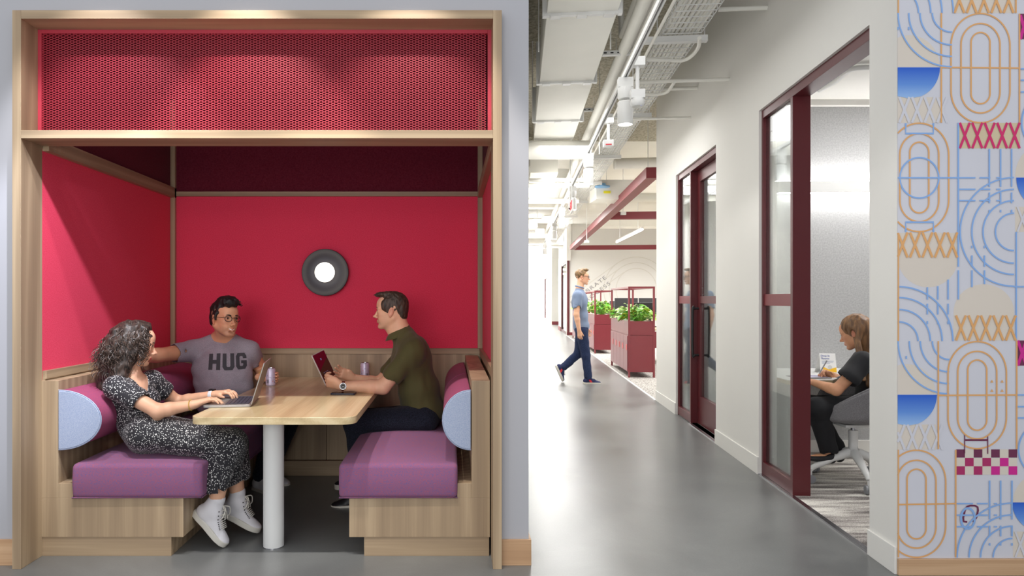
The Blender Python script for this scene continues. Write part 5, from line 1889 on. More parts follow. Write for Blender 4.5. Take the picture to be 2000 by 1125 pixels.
def hand(S_, wrist, d, n, thumb_side, size=1.0, curl=(0.35, 0.4, 0.45, 0.5), thumb=(0.7, 0.3), spread=0.10, tdir=None):
    """palm and five fingers. d: wrist->knuckles, n: palm normal (the way the fingers curl), thumb_side: unit vector"""
    wrist = Vector(wrist); d = Vector(d).normalized(); n = Vector(n); n = (n - d * n.dot(d)).normalized()
    t = Vector(thumb_side); t = (t - d * t.dot(d) - n * t.dot(n)).normalized()
    z = size
    k0 = wrist + d * 0.088 * z
    for off, wdt in ((0.026, 0.0125), (0.009, 0.0135), (-0.009, 0.0130), (-0.025, 0.0115)):
        S_.cap(wrist + d * 0.012 * z + t * off * 0.55 * z, k0 + t * off * z, 0.0145 * z, wdt * z, 0.014)
    S_.cap(wrist - d * 0.03 * z, wrist + d * 0.03 * z, 0.024 * z, 0.021 * z, 0.014, 0, (n, 0.75))
    S_.cap(wrist + d * 0.02 * z + t * 0.018 * z + n * 0.006 * z, wrist + d * 0.052 * z + t * 0.031 * z + n * 0.008 * z, 0.014 * z, 0.0125 * z, 0.012)
    tips = []
    for i, (off, L, r) in enumerate(((0.027, 0.074, 0.0086), (0.009, 0.083, 0.0089), (-0.010, 0.077, 0.0084), (-0.0275, 0.060, 0.0075))):
        p = k0 + t * off * z
        dd = (d + t * (off / 0.027) * spread).normalized()
        c = curl[i]
        for seg, (fr, rr) in enumerate(((0.44, 1.0), (0.31, 0.93), (0.25, 0.84))):
            c_ang = c * (0.8, 1.25, 0.9)[seg]
            ax = dd.cross(n).normalized()
            dd = (Matrix.Rotation(c_ang, 3, ax) @ dd).normalized() if True else dd
            n2 = None
            q = p + dd * (L * fr * z)
            S_.cap(p, q, r * rr * z, r * (rr - 0.07) * z, 0.0035 if seg else 0.006)
            p = q
        tips.append(p)
    p = wrist + d * 0.040 * z + t * 0.030 * z + n * 0.008 * z
    dd = (d * math.cos(thumb[0]) + t * math.sin(thumb[0]) + n * 0.25).normalized() if tdir is None else Vector(tdir).normalized()
    q = p + dd * 0.036 * z
    S_.cap(p, q, 0.0115 * z, 0.0098 * z, 0.008)
    dd = (dd + (d * 0.6 + n * 0.3 - t * 0.3) * thumb[1]).normalized()
    S_.cap(q, q + dd * 0.029 * z, 0.0098 * z, 0.0080 * z, 0.003)
    tips.append(q + dd * 0.029 * z)
    return tips


def skin(name, base, lip, dark=None):
    k = N(name)
    at = k.add('ShaderNodeAttribute'); at.attribute_name = 'tint'
    nz = k.add('ShaderNodeTexNoise'); nz.inputs['Scale'].default_value = 14; nz.inputs['Detail'].default_value = 4
    k.l(k.coord(), nz.inputs['Vector'])
    a = tuple(c * 0.94 for c in base[:3]) + (1,); b = tuple(min(1, c * 1.05) for c in base[:3]) + (1,)
    bc = k.ramp(nz.outputs[0], [(0.35, a), (0.65, b)])
    mx = k.add('ShaderNodeMix', data_type='RGBA'); k.l(at.outputs['Fac'], mx.inputs[0]); k.l(bc, mx.inputs[6]); mx.inputs[7].default_value = lip
    col = mx.outputs[2]
    if dark is not None:
        ng = k.add('ShaderNodeMath', operation='MULTIPLY'); ng.inputs[1].default_value = -1; ng.use_clamp = True
        k.l(at.outputs['Fac'], ng.inputs[0])
        m2 = k.add('ShaderNodeMix', data_type='RGBA'); k.l(ng.outputs[0], m2.inputs[0]); k.l(col, m2.inputs[6]); m2.inputs[7].default_value = dark
        col = m2.outputs[2]
    k.l(col, k.b.inputs['Base Color'])
    k.b.inputs['Roughness'].default_value = 0.48
    k.b.inputs['Specular IOR Level'].default_value = 0.4
    k.b.inputs['Subsurface Weight'].default_value = 0.12
    k.b.inputs['Subsurface Radius'].default_value = (0.012, 0.005, 0.003)
    k.b.inputs['Subsurface Scale'].default_value = 1.0
    return k.m


def hair_mat(name, c1, c2, scale=(90, 90, 6), rough=0.42):
    k = N(name)
    nz = k.add('ShaderNodeTexNoise'); nz.inputs['Scale'].default_value = 1.6; nz.inputs['Detail'].default_value = 3
    k.l(k.coord(scale), nz.inputs['Vector'])
    k.l(k.ramp(nz.outputs[0], [(0.35, c1), (0.68, c2)]), k.b.inputs['Base Color'])
    k.b.inputs['Roughness'].default_value = rough
    k.bump(nz.outputs[0], 0.5, 0.003)
    return k.m


M['sclera'] = plain('eye_white', rgb(226, 220, 216), 0.2, var=0.01)
M['teeth'] = plain('teeth', rgb(240, 234, 224), 0.25, var=0.01)
M['darkhair'] = hair_mat('black_hair', rgb(14, 12, 13), rgb(40, 34, 34), rough=0.55)
# ------------------------------------------------------------------ people
def polka():
    k = N('polka_dot_fabric')
    vo = k.add('ShaderNodeTexVoronoi'); vo.inputs['Scale'].default_value = 116; vo.inputs['Randomness'].default_value = 0.75
    k.l(k.coord(), vo.inputs['Vector'])
    k.l(k.ramp(vo.outputs['Distance'], [(0.27, rgb(236, 234, 232)), (0.32, rgb(27, 25, 32))]), k.b.inputs['Base Color'])
    k.b.inputs['Roughness'].default_value = 0.75
    k.b.inputs['Sheen Weight'].default_value = 0.1
    return k.m


def sneaker(parent, ankle, toe_dir, up, size, mat, sole_mat, laces=True, accent=None, high=True, shin=(0, 0, 1)):
    """a canvas shoe under its wearer's ankle: upper (part), sole and laces (sub-parts)"""
    f = Vector(toe_dir).normalized(); u = Vector(up); u = (u - f * u.dot(f)).normalized(); l = u.cross(f)
    A = Vector(ankle); z = size
    w = lambda x, y, h: A + f * (x * z) + l * (y * z) + u * (h * z)
    R = np.array([f, l, u])
    sn = Vector(shin).normalized()
    s = Shape()
    s.ell(w(-0.030, 0, -0.060), [0.045 * z, 0.034 * z, 0.038 * z], R, 0.02)
    s.cap(w(-0.02, 0, -0.062), w(0.115, 0, -0.080), 0.036 * z, 0.030 * z, 0.02, 0, (u, 0.95))
    s.ell(w(0.135, 0, -0.083), [0.050 * z, 0.041 * z, 0.022 * z], R, 0.02)
    s.cap(w(0.0, 0, -0.02), w(0.08, 0, -0.055), 0.036 * z, 0.026 * z, 0.02)
    if high:
        s.ell(w(0.006, 0, -0.012), [0.052 * z, 0.043 * z, 0.045 * z], R, 0.02)
        s.cap(w(-0.018, 0, -0.05), A + sn * 0.050 * z, 0.042 * z, 0.043 * z, 0.02)
        s.cap(A + f * 0.022 * z + sn * 0.03 * z, A + f * 0.024 * z + sn * 0.072 * z, 0.020 * z, 0.016 * z, 0.010)
        s.cap(A + sn * 0.055 * z, A + sn * 0.16 * z, 0.037 * z, 0.040 * z, 0.004, 1)
    else:
        s.cap(w(-0.018, 0, -0.045), w(-0.016, 0, -0.022), 0.038 * z, 0.036 * z, 0.02)
    s.plane(w(0, 0, -0.098), -u)
    up_ = s.build('shoe', mat, parent, 0.003)
    # sole: outline plate
    pts = []
    for (x, hw) in ((-0.078, 0.0), (-0.074, 0.018), (-0.055, 0.033), (-0.02, 0.037), (0.03, 0.036), (0.08, 0.043), (0.125, 0.046), (0.160, 0.038), (0.182, 0.020), (0.188, 0.0)):
        pts.append((x, hw))
    poly = pts + [(x, -h) for x, h in pts[-2:0:-1]]
    m = MB(Matrix((( f.x, l.x, u.x, A.x), (f.y, l.y, u.y, A.y), (f.z, l.z, u.z, A.z), (0, 0, 0, 1))) @ Matrix.Scale(z, 4))
    m.prism(poly, -0.112, -0.080)
    m.build('sole', sole_mat, up_, smooth=40, bevel=0.004, seg=3)
    if laces:
        m = MB()
        F0 = (A + f * 0.044 * z + sn * 0.045 * z) if high else w(0.03, 0, -0.016)
        ridge = bez([F0, w(0.060, 0, -0.016) if high else w(0.052, 0, -0.026), w(0.088, 0, -0.036), w(0.112, 0, -0.050)], 3)
        ey = MB()
        for c_ in ridge[1:9]:
            c_ = c_ + (u * 0.016 + f * 0.010) * z
            if high:
                for q in (-1, 1): ey.sphere(c_ + l * (q * 0.031 * z) - u * 0.020 * z - f * 0.010 * z, 0.0032 * z, 8, 6)
            m.tube([c_ + l * 0.024 * z - u * 0.014 * z - f * 0.004 * z, c_ + l * 0.010 * z - u * 0.001 * z, c_ - l * 0.010 * z - u * 0.001 * z, c_ - l * 0.024 * z - u * 0.014 * z - f * 0.004 * z], 0.0026 * z, 6)
        if high:
            for q in (-1, 1):
                m.tube(bez([F0, F0 + f * 0.028 * z + l * (q * 0.026 * z) + u * 0.012 * z, F0 + f * 0.030 * z + l * (q * 0.044 * z) - Vector((0, 0, 0.030)) * z, F0 + f * 0.010 * z + l * (q * 0.040 * z) - Vector((0, 0, 0.058)) * z], 5), 0.003 * z, 6)
                m.tube(bez([F0, F0 + f * 0.024 * z + l * (q * 0.008 * z) - Vector((0, 0, 0.012)) * z, F0 + f * 0.030 * z + l * (q * 0.016 * z) - Vector((0, 0, 0.05)) * z], 5), 0.0028 * z, 6)
        m.build('laces', sole_mat, up_, smooth=80)
        if high: ey.build('eyelets', M['black'], up_, smooth=80)
        else: ey.bm.free()
    if accent is not None:
        m = MB()
        for q in (-1, 1):
            m.face([w(0.0, q * 0.0395, -0.04), w(0.03, q * 0.0395, -0.04), w(0.055, q * 0.0415, -0.078), w(0.018, q * 0.0395, -0.078)])
        o = m.build('side_stripe', accent, up_)
        sm = o.modifiers.new('t', 'SOLIDIFY'); sm.thickness = 0.006; sm.offset = 0
    return up_


def eyelets(parent_shoe, pts, mat):
    m = MB()
    for p in pts: m.sphere(p, 0.0028, 8, 6)
    m.build('eyelets', mat, parent_shoe, smooth=80)


# ---- woman in the dotted dress -------------------------------------------------

wa = thing('person', 'woman with long curly hair in a white-dotted black dress, typing on the grey laptop', 'person', (P(285, 0, 3.72).x, 3.74, 0.5))
H = Head(P(268, 671, 3.77), (0.905, 0.38, -0.20), s=0.99, roll=0.0)
skA = skin('light_warm_skin', rgb(222, 172, 142), rgb(196, 74, 78))
b = Shape()
neckb = P(256, 742, 3.77)
shN, shF = P(226, 757, 3.63), P(296, 744, 3.90)
elN, elF = P(308, 803, 3.60), P(346, 786, 4.02)
wrN, wrF = P(380, 790, 3.70), P(419, 771, 3.95)
hipN, hipF = P(288, 846, 3.64), P(300, 838, 3.84)
knN, knF = P(446, 868, 3.64), P(456, 864, 3.82)
anN, anF = P(421, 992, 3.655), P(466, 978, 3.84)
chest = P(256, 778, 3.76); waist = P(270, 822, 3.75); pelv = P(290, 848, 3.74)
sd = (shF - shN).normalized()
b.cap(pelv, waist, 0.105, 0.095, 0.03, 0); b.cap(waist, chest, 0.09, 0.095, 0.05)
b.cap(shN, shF, 0.048, 0.048, 0.05); b.cap(chest, neckb, 0.07, 0.05, 0.05)
b.cap(neckb, H.w(-0.022, 0, -0.055), 0.049, 0.047, 0.03)
for sh_, el, wr in ((shN, elN, wrN), (shF, elF, wrF)):
    b.chain([sh_, el], [0.044, 0.037], 0.03)
    mid = el.lerp(wr, 0.3)
    b.chain([el, mid, wr], [0.036, 0.036, 0.0245], 0.02)
for h_, kn, an in ((hipN, knN, anN), (hipF, knF, anF)):
    b.chain([h_, kn], [0.085, 0.056], 0.04)
    mid = kn.lerp(an, 0.35) - Vector((0.012, 0, 0))
    b.chain([kn, mid, an], [0.052, 0.053, 0.036], 0.03)
H.add(b, jaw=0.95, smile=0.4, female=True, nose=1.0)
# typing hands: palms down
hand(b, wrN, P(412, 779, 3.72) - wrN, (0.12, 0, -1), (0, 1, 0.15), 0.93, (0.42, 0.40, 0.38, 0.42), (0.55, 0.3), 0.08)
hand(b, wrF, P(449, 764, 3.93) - wrF, (0.15, 0, -1), (0, -1, 0.1), 0.93, (0.50, 0.55, 0.45, 0.40), (0.6, 0.3), 0.10)
bodyA = b.build('body', skA, wa, 0.003, H.tint(0.9))
H.face_parts(bodyA, brow=M['darkhair'], brow_w=0.8)
# dress
dot = polka()
d = Shape()
off = 0.010
d.cap(pelv, waist, 0.118, 0.102, 0.03); d.cap(waist, chest, 0.10, 0.104, 0.05)
d.cap(shN, shF, 0.056, 0.056, 0.05); d.cap(chest, neckb - Vector((0, 0, 0.02)), 0.078, 0.052, 0.04)
fwd = Vector((sd.y, -sd.x, 0)).normalized()
for q in (-1, 1):
    d.ell(chest + fwd * 0.075 + sd * (0.062 * q) + Vector((0, 0, -0.01)), [0.052, 0.056, 0.056], None, 0.03)
seN, seF = shN.lerp(elN, 0.50), shF.lerp(elF, 0.42)
d.chain([shN, seN], [0.060, 0.062], 0.03); d.chain([shF, seF], [0.058, 0.060], 0.03)
# skirt: over both thighs, falling from the knees
for h_, kn in ((hipN, knN), (hipF, knF)):
    d.cap(h_ + Vector((-0.01, 0, 0.0)), kn, 0.100, 0.072, 0.05)
d.cap(hipN.lerp(hipF, 0.5), knN.lerp(knF, 0.5), 0.105, 0.075, 0.05)
hemN, hemF = P(416, 952, 3.63), P(468, 925, 3.84)
hemM = P(440, 935, 3.74)
d.cap(knN, hemN, 0.070, 0.068, 0.04); d.cap(knF, hemF, 0.070, 0.062, 0.04); d.cap(knN.lerp(knF, 0.5), hemM, 0.075, 0.06, 0.05)
d.cap(P(420, 880, 3.66), P(402, 935, 3.62), 0.05, 0.042, 0.04)
# open hem, neckline, cuffs
nf = Vector((0.18, 0, -1)).normalized()
d.cap(knN.lerp(hemN, 0.62), hemN + Vector((0, 0, -0.12)), 0.054, 0.058, 0.006, 1)
d.cap(knF.lerp(hemF, 0.62), hemF + Vector((0, 0, -0.12)), 0.050, 0.052, 0.006, 1)
d.cap(seN, seN.lerp(elN, 0.6), 0.050, 0.056, 0.004, 1); d.cap(seF, seF.lerp(elF, 0.6), 0.048, 0.054, 0.004, 1)
vtip = chest + fwd * 0.125 + Vector((0, 0, 0.012))
d.cap(vtip, neckb + fwd * 0.055 + Vector((0, 0, 0.03)), 0.008, 0.062, 0.008, 1)
d.cap(neckb + Vector((0, 0, -0.012)), neckb + Vector((0, 0, 0.08)), 0.056, 0.06, 0.008, 1)
d.cut.append((_np(( -0.36, 0, -0.93)), _np(P(420, 958, 3.65))))
wr_ = wrinkle(0.0035, 26, (0.8, 1, 1.2), 0.3)
fold = wrinkle(0.006, 34, (1.5, 1.2, 0.35), 1.2)
zk = float(knN.z); xk = float(hipN.x)
def warpA(X):
    m = np.clip((X[..., 0] - xk - 0.15) / 0.3, 0, 1)
    return wr_(X) * (1 - 0.5 * m) + fold(X) * m
d.warp = warpA
dress = d.build('dress', dot, wa, 0.004, relax=1)
m = MB()
kp = P(411, 950, 3.56)
m.sphere(kp, 0.017, 12, 8, sc=(1, 0.8, 1)); m.box(kp.x - 0.01, kp.x + 0.035, kp.y + 0.005, kp.y + 0.015, kp.z - 0.04, kp.z + 0.01)
m.build('tie_knot', dot, dress, smooth=60)
m = MB()
a0 = P(252, 818, 3.66)
# jewellery
m = MB(); c = wrN.lerp(elN, 0.10); ax = (wrN - elN).normalized()
rg = [c + (Vector((0, 1, 0)) * math.cos(t) + ax.cross(Vector((0, 1, 0))) * math.sin(t)) * 0.0325 for t in [2 * math.pi * q / 26 for q in range(26)]]
for q in rg: m.sphere(q, 0.0037, 8, 6)
m.build('bracelet', plain('gold_beads', rgb(212, 176, 96), 0.3, metal=0.7), wa, smooth=80)
m = MB(); c = wrF.lerp(elF, 0.06); ax = (wrF - elF).normalized()
m.cyl(c - ax * 0.011, c + ax * 0.011, 0.0305, 28)
wt = m.build('watch_strap', plain('pale_grey_strap', rgb(214, 218, 226), 0.5), wa, smooth=40, bevel=0.002)
m = MB(); cc = c + Vector((0, 0, 0.030)); m.box(cc.x - 0.018, cc.x + 0.018, cc.y - 0.015, cc.y + 0.015, cc.z - 0.004, cc.z + 0.006)
m.build('watch_case', M['blackgloss'], wt, bevel=0.004)
# shoes
cv_w = plain('white_canvas', rgb(214, 212, 216), 0.7, bump=0.1, bscale=500); cv_s = plain('off_white_rubber', rgb(206, 202, 192), 0.5)
s1 = sneaker(wa, anN + Vector((0, 0, 0.0)), (0.72, -0.12, -0.69), (0.62, 0, 0.78), 0.98, cv_w, cv_s, shin=knN - anN)
s2 = sneaker(wa, anF, (0.90, -0.06, -0.42), (0.38, 0, 0.92), 0.98, cv_w, cv_s, shin=knF - anF)

# curly hair: soft volume plus many curls
hA = hair_mat('dark_curly_hair', rgb(30, 23, 21), rgb(98, 80, 70), (60, 60, 60), 0.45)
hA0 = hair_mat('dark_hair_mass', rgb(22, 17, 16), rgb(78, 62, 54), (80, 80, 10), 0.5)
hs = Shape()
hs.ell(H.w(-0.028, 0, 0.040), [0.104 * 0.99, 0.088, 0.088], H.R, 0.02)
hs.ell(H.w(-0.055, 0, -0.03), [0.085, 0.098, 0.10], H.R, 0.03)
hs.cap(H.w(-0.085, 0, -0.03), P(212, 748, 3.76), 0.085, 0.066, 0.04)
hs.cap(H.w(-0.03, -0.055, -0.03), P(232, 735, 3.67), 0.052, 0.045, 0.03)
hs.ell(H.w(0.0, 0, 0.093), [0.058, 0.062, 0.034], H.R, 0.02)
hs.cap(H.w(-0.03, 0.055, -0.03), P(262, 738, 3.88), 0.05, 0.035, 0.03)
hs.ell(H.w(0.090, 0, -0.030), [0.078, 0.074, 0.112], H.R, 0.014, 1)
wv_ = wrinkle(0.006, 90, (1, 1, 1), 0.5)
hs.warp = wv_
hbase = hs.build('hair', hA0, wa, 0.004)
rnd = random.Random(11)
m = MB()
hc = H.w(-0.03, 0, 0.03)
for i in range(1500):
    # root on scalp
    th = rnd.uniform(0, 2 * math.pi); ph = rnd.uniform(0.05, 1.55)
    lx, ly, lz = -0.02 + 0.098 * math.sin(ph) * math.cos(th), 0.086 * math.sin(ph) * math.sin(th), 0.04 + 0.086 * math.cos(ph)
    if lx > 0.062 or (lx > 0.045 and lz < 0.100) or (lx > 0.0 and abs(ly) < 0.034): continue
    root = H.w(lx, ly, lz)
    # goal: falls down, spreading behind
    side = ly
    dn = rnd.uniform(0.5, 1.0)
    end = Vector((root.x - 0.055 * dn - rnd.uniform(0.0, 0.11), root.y + side * rnd.uniform(0.3, 0.9) , root.z - 0.05 - 0.21 * dn * rnd.uniform(0.75, 1.1)))
    if lx > 0.02 and abs(ly) > 0.03:
        end = H.w(min(lx, 0.04) - rnd.uniform(0.0, 0.06), math.copysign(rnd.uniform(0.078, 0.11), ly), lz) - Vector((0, 0, rnd.uniform(0.10, 0.19)))
    out = (root - hc).normalized()
    midp = root.lerp(end, 0.45) + out * rnd.uniform(0.012, 0.045)
    R_ = rnd.uniform(0.007, 0.016); turns = rnd.uniform(2.5, 5.5); ph0 = rnd.uniform(0, 6.28); rad = rnd.uniform(0.0014, 0.0030)
    n = 22
    pts = []
    for j in range(n + 1):
        t = j / n
        c = root * (1 - t) ** 2 + midp * 2 * t * (1 - t) + end * t * t
        rr = R_ * min(1, t * 2.2)
        a = ph0 + turns * 2 * math.pi * t
        pts.append(c + Vector((math.cos(a) * rr, math.sin(a) * rr, 0.35 * rr * math.sin(a * 1.3))))
    m.tube(pts, [rad * (1 - 0.55 * (j / n)) for j in range(n + 1)], 4, cap=False)
m.build('curls', hA, hbase, smooth=80)
def glasses(H, parent, mat, r=0.0205, lens_m=None, asp=0.9):
    g = MB()
    lens = MB()
    for q in (-1, 1):
        c0 = (0.0935, q * 0.0335, -0.003)
        pts = []
        for t in [2 * math.pi * i / 24 for i in range(25)]:
            y = q * 0.0335 + r * math.cos(t); pts.append(H.w(0.0965 - 0.25 * abs(y) * abs(y) / 0.05, y, -0.003 + r * asp * math.sin(t)))
        g.tube(pts, 0.0021 * H.s, 6, cap=False)
        lens.face(pts[:-1])
        g.tube([H.w(0.0925 - 0.012, q * (0.0335 + r), 0.002), H.w(0.03, q * 0.078, 0.004), H.w(-0.005, q * 0.080, 0.004), H.w(-0.02, q * 0.079, -0.012)], 0.0016 * H.s, 6)
    g.tube([H.w(0.0955, -0.0125, 0.001), H.w(0.099, 0, 0.004), H.w(0.0955, 0.0125, 0.001)], 0.0014 * H.s, 6)
    o = g.build('glasses', mat, parent, smooth=80)
    lens.build('lens', M['lensglass'], o)
    return o


def tufts(H, n, seed, fn, mat, parent, L=(0.02, 0.04), r=0.0022, name='hair_tufts'):
    """short locks rooted on the hair volume; fn gives (x,y,z), direction in head frame, or None"""
    rd = random.Random(seed); m = MB()
    for i in range(n):
        q = fn(rd)
        if q is None: continue
        p, d = q
        a = H.w(*p); dv = (H.f * d[0] + H.l * d[1] + H.u * d[2]).normalized()
        Ln = rd.uniform(*L)
        b_ = a + dv * Ln * 0.5; c = a + dv * Ln - H.u * Ln * 0.25
        m.tube([a - dv * 0.004, b_, c], [r, r * 0.9, r * 0.15], 5, cap=False)
    return m.build(name, mat, parent, smooth=80)


# ---- smiling man in the grey T-shirt -----------------------------------------
mb_ = thing('person', 'smiling man in glasses and a grey T-shirt with the word HUG, beside the red wall', 'person', (-1.6, 4.68, 0.5))
H = Head(P(440, 621, 4.56), (0.77, -0.64, -0.02), s=1.05, roll=math.radians(-3))
skB = skin('tan_skin', rgb(224, 166, 130), rgb(190, 84, 76), rgb(150, 112, 92))
nb = P(437, 660, 4.66)
shR, shL = P(378, 685, 4.66), P(486, 686, 4.70)
elR, wrR = P(306, 694, 4.42), P(236, 697, 4.16)
canc = Vector(((528.5 - CX) * 4.61 / F, 4.61, ZTB))
wrL = canc + Vector((-0.070, 0.052, 0.052)); elL = Vector((-1.335, 4.86, 0.80))
chB, beB, pvB = P(433, 722, 4.67), P(438, 760, 4.66), Vector((-1.56, 4.69, 0.60))
b = Shape()
b.ell(chB, [0.185, 0.115, 0.15], None, 0.04); b.ell(beB, [0.175, 0.13, 0.14], None, 0.05); b.ell(pvB, [0.17, 0.14, 0.11], None, 0.05)
b.cap(shR, shL, 0.050, 0.050, 0.05); b.cap(nb - Vector((0.05, 0, 0.01)), shR, 0.045, 0.05, 0.04); b.cap(nb + Vector((0.05, 0, -0.01)), shL, 0.045, 0.05, 0.04); b.cap(chB + Vector((0, 0, 0.06)), nb, 0.085, 0.06, 0.05)
b.cap(nb, H.w(-0.02, 0, -0.055), 0.057, 0.055, 0.03)
for a_, e_, w_ in ((shR, elR, wrR), (shL, elL, wrL)):
    b.chain([a_, e_], [0.056, 0.045], 0.04); mid = e_.lerp(w_, 0.3); b.chain([e_, mid, w_], [0.045, 0.046, 0.029], 0.02)
kns = [Vector((-1.10, 4.90, 0.575)), Vector((-1.14, 4.56, 0.575))]; ans = [Vector((-1.30, 4.96, 0.105)), Vector((-1.31, 4.72, 0.105))]
hips = [Vector((-1.55, 4.79, 0.60)), Vector((-1.55, 4.60, 0.60))]
for h_, kn, an in zip(hips, kns, ans):
    b.chain([h_, kn], [0.085, 0.06], 0.04); b.chain([kn, an], [0.056, 0.036], 0.03)
H.add(b, jaw=1.1, smile=1.0, full=0.25, nose=1.0)
hand(b, wrR, (-0.75, -1.0, -0.10), (-0.3, 0.1, -1), (0.6, -0.5, 0), 1.0, (0.25, 0.3, 0.3, 0.35), (0.6, 0.2))
hand(b, wrL, (1, -0.03, 0.02), (-0.05, -1, 0), (0, 0, 1), 0.98, (0.92, 0.90, 0.92, 0.95), (0.5, 0.9), 0.06, tdir=(0.45, -0.75, 0.5))
bodyB = b.build('body', skB, mb_, 0.003, H.tint(0.5, 0.45))
H.face_parts(bodyB, brow=M['darkhair'], brow_w=1.15, teeth=True)
glasses(H, mb_, plain('dark_tortoise_frame', rgb(42, 26, 26), 0.3))
# hair: swept volume on top, short sides
hs = Shape()
hs.ell(H.w(-0.022, 0, 0.042), [0.101, 0.081, 0.086], H.R, 0.02)
hs.ell(H.w(0.022, 0, 0.104), [0.076, 0.070, 0.040], H.R, 0.02)
hs.ell(H.w(0.066, -0.012, 0.098), [0.034, 0.054, 0.028], H.R, 0.015)
hs.ell(H.w(-0.07, 0, -0.01), [0.05, 0.068, 0.065], H.R, 0.02)
for q in (-1, 1):
    hs.cap(H.w(0.012, q * 0.073, 0.03), H.w(0.010, q * 0.073, -0.012), 0.010, 0.006, 0.01)
hs.ell(H.w(0.102, 0, 0.012), [0.062, 0.074, 0.060], H.R, 0.010, 1)
hs.ell(H.w(0.06, 0, -0.075), [0.115, 0.10, 0.080], H.R, 0.010, 1)
for q in (-1, 1): hs.ell(H.w(-0.014, q * 0.092, -0.016), [0.018, 0.024, 0.032], H.R, 0.004, 1)
hs.warp = wrinkle(0.0026, 170, (1, 1, 0.6), 0.2)
hb = hs.build('hair', M['darkhair'], mb_, 0.003)
def fB(rd):
    x = rd.uniform(-0.08, 0.085); y = rd.uniform(-0.062, 0.062); z = 0.118 - 4.0 * (x - 0.02) ** 2 * (1.6 if x < 0 else 0.9) - 7 * y * y
    return (x, y, z), (rd.uniform(-0.2, 1.0), rd.uniform(-0.5, 0.5), rd.uniform(0.1, 0.7))
tufts(H, 170, 3, fB, M['darkhair'], hb, (0.018, 0.036), 0.0032)
# T-shirt
tee = fabric('heather_grey_jersey', rgb(142, 134, 144), rgb(166, 158, 168), 260, thr=(0.3, 0.7), bump=0.08)
s = Shape()
s.ell(chB, [0.203, 0.132, 0.16], None, 0.04); s.ell(beB, [0.197, 0.150, 0.15], None, 0.06); s.ell(beB + Vector((0, 0.0, -0.09)), [0.196, 0.155, 0.10], None, 0.05)
s.cap(shR, shL, 0.060, 0.060, 0.05); s.cap(chB + Vector((0, 0, 0.06)), nb + Vector((0, 0, -0.01)), 0.098, 0.066, 0.05)
s.cap(nb - Vector((0.05, 0, 0.015)), shR, 0.052, 0.062, 0.03); s.cap(nb + Vector((0.05, 0, -0.015)), shL, 0.052, 0.062, 0.03)
seR, seL = shR.lerp(elR, 0.46), shL.lerp(elL, 0.40)
s.cap(shR, seR, 0.066, 0.066, 0.04); s.cap(shL, seL, 0.066, 0.062, 0.04)
s.cap(seR.lerp(shR, 0.12), seR.lerp(elR, 0.6), 0.057, 0.060, 0.004, 1); s.cap(seL.lerp(shL, 0.12), seL.lerp(elL, 0.6), 0.056, 0.060, 0.004, 1)
nk = Vector((0.03, -0.09, 0.02))
s.cap(nb + Vector((0.0, -0.008, 0.012)), nb + Vector((0.01, -0.02, 0.12)), 0.066, 0.078, 0.006, 1)
w1 = wrinkle(0.0055, 28, (0.5, 0.6, 2.4), 0.8); w2_ = wrinkle(0.002, 60, (1.2, 0.6, 0.9), 2.0)
zb_ = float(beB.z)
zn_ = float(nb.z)
s.warp = lambda X: (w1(X) * np.clip(1.2 - (X[..., 2] - zb_) / 0.12, 0.25, 1.3) + w2_(X)) * np.clip((zn_ - X[..., 2]) / 0.07, 0, 1)
shirtB = s.build('t_shirt', tee, mb_, 0.0035)
# neck band
m = MB(); ring = []
c0 = nb + Vector((0.004, -0.022, 0.012))
# printed letters, laid on the cloth
bm = bmesh.new(); bm.from_mesh(shirtB.data); bmesh.ops.transform(bm, matrix=W[mb_.name], verts=bm.verts)
bvh = BVHTree.FromBMesh(bm); bm.free()
def quad(a, b, c, d): return (a, b, c, d)
LET = {
 'H': [((0, 0), (.34, 0), (.34, 1), (0, 1)), ((.66, 0), (1, 0), (1, 1), (.66, 1)), ((.34, .38), (.66, .38), (.66, .62), (.34, .62))],
 'U': [((0, 0), (.34, 0), (.34, .80), (0, .80)), ((.66, 0), (1, 0), (1, .80), (.66, .80)), ((0, .80), (.34, .74), (.40, .80), (.18, 1)), ((.66, .74), (1, .80), (.82, 1), (.60, .80)), ((.18, 1), (.40, .80), (.60, .80), (.82, 1))],
 'G': [((0, .2), (.34, .26), (.34, .74), (0, .80)), ((0, .80), (.34, .74), (.40, .80), (.18, 1)), ((.18, 1), (.40, .80), (.60, .80), (.82, 1)), ((.82, 1), (.60, .80), (.66, .74), (1, .80)), ((1, .80), (.66, .74), (.66, .46), (1, .46)),
       ((.48, .46), (.66, .46), (.66, .64), (.48, .64)), ((.18, 0), (.40, .20), (.34, .26), (0, .2)), ((.18, 0), (.82, 0), (.60, .20), (.40, .20)), ((.82, 0), (1, .2), (.66, .26), (.60, .20)), ((1, .2), (1, .34), (.66, .34), (.66, .26))]}
boxes = {'H': ((409, 691), (431, 690), (430, 723), (407, 722)), 'U': ((435, 690.5), (457.5, 690), (458.5, 723), (434.5, 723.5)), 'G': ((460.5, 689.5), (481, 688.5), (483, 720), (461.5, 722))}
m = MB(); eye = Vector((0, 0, HC))
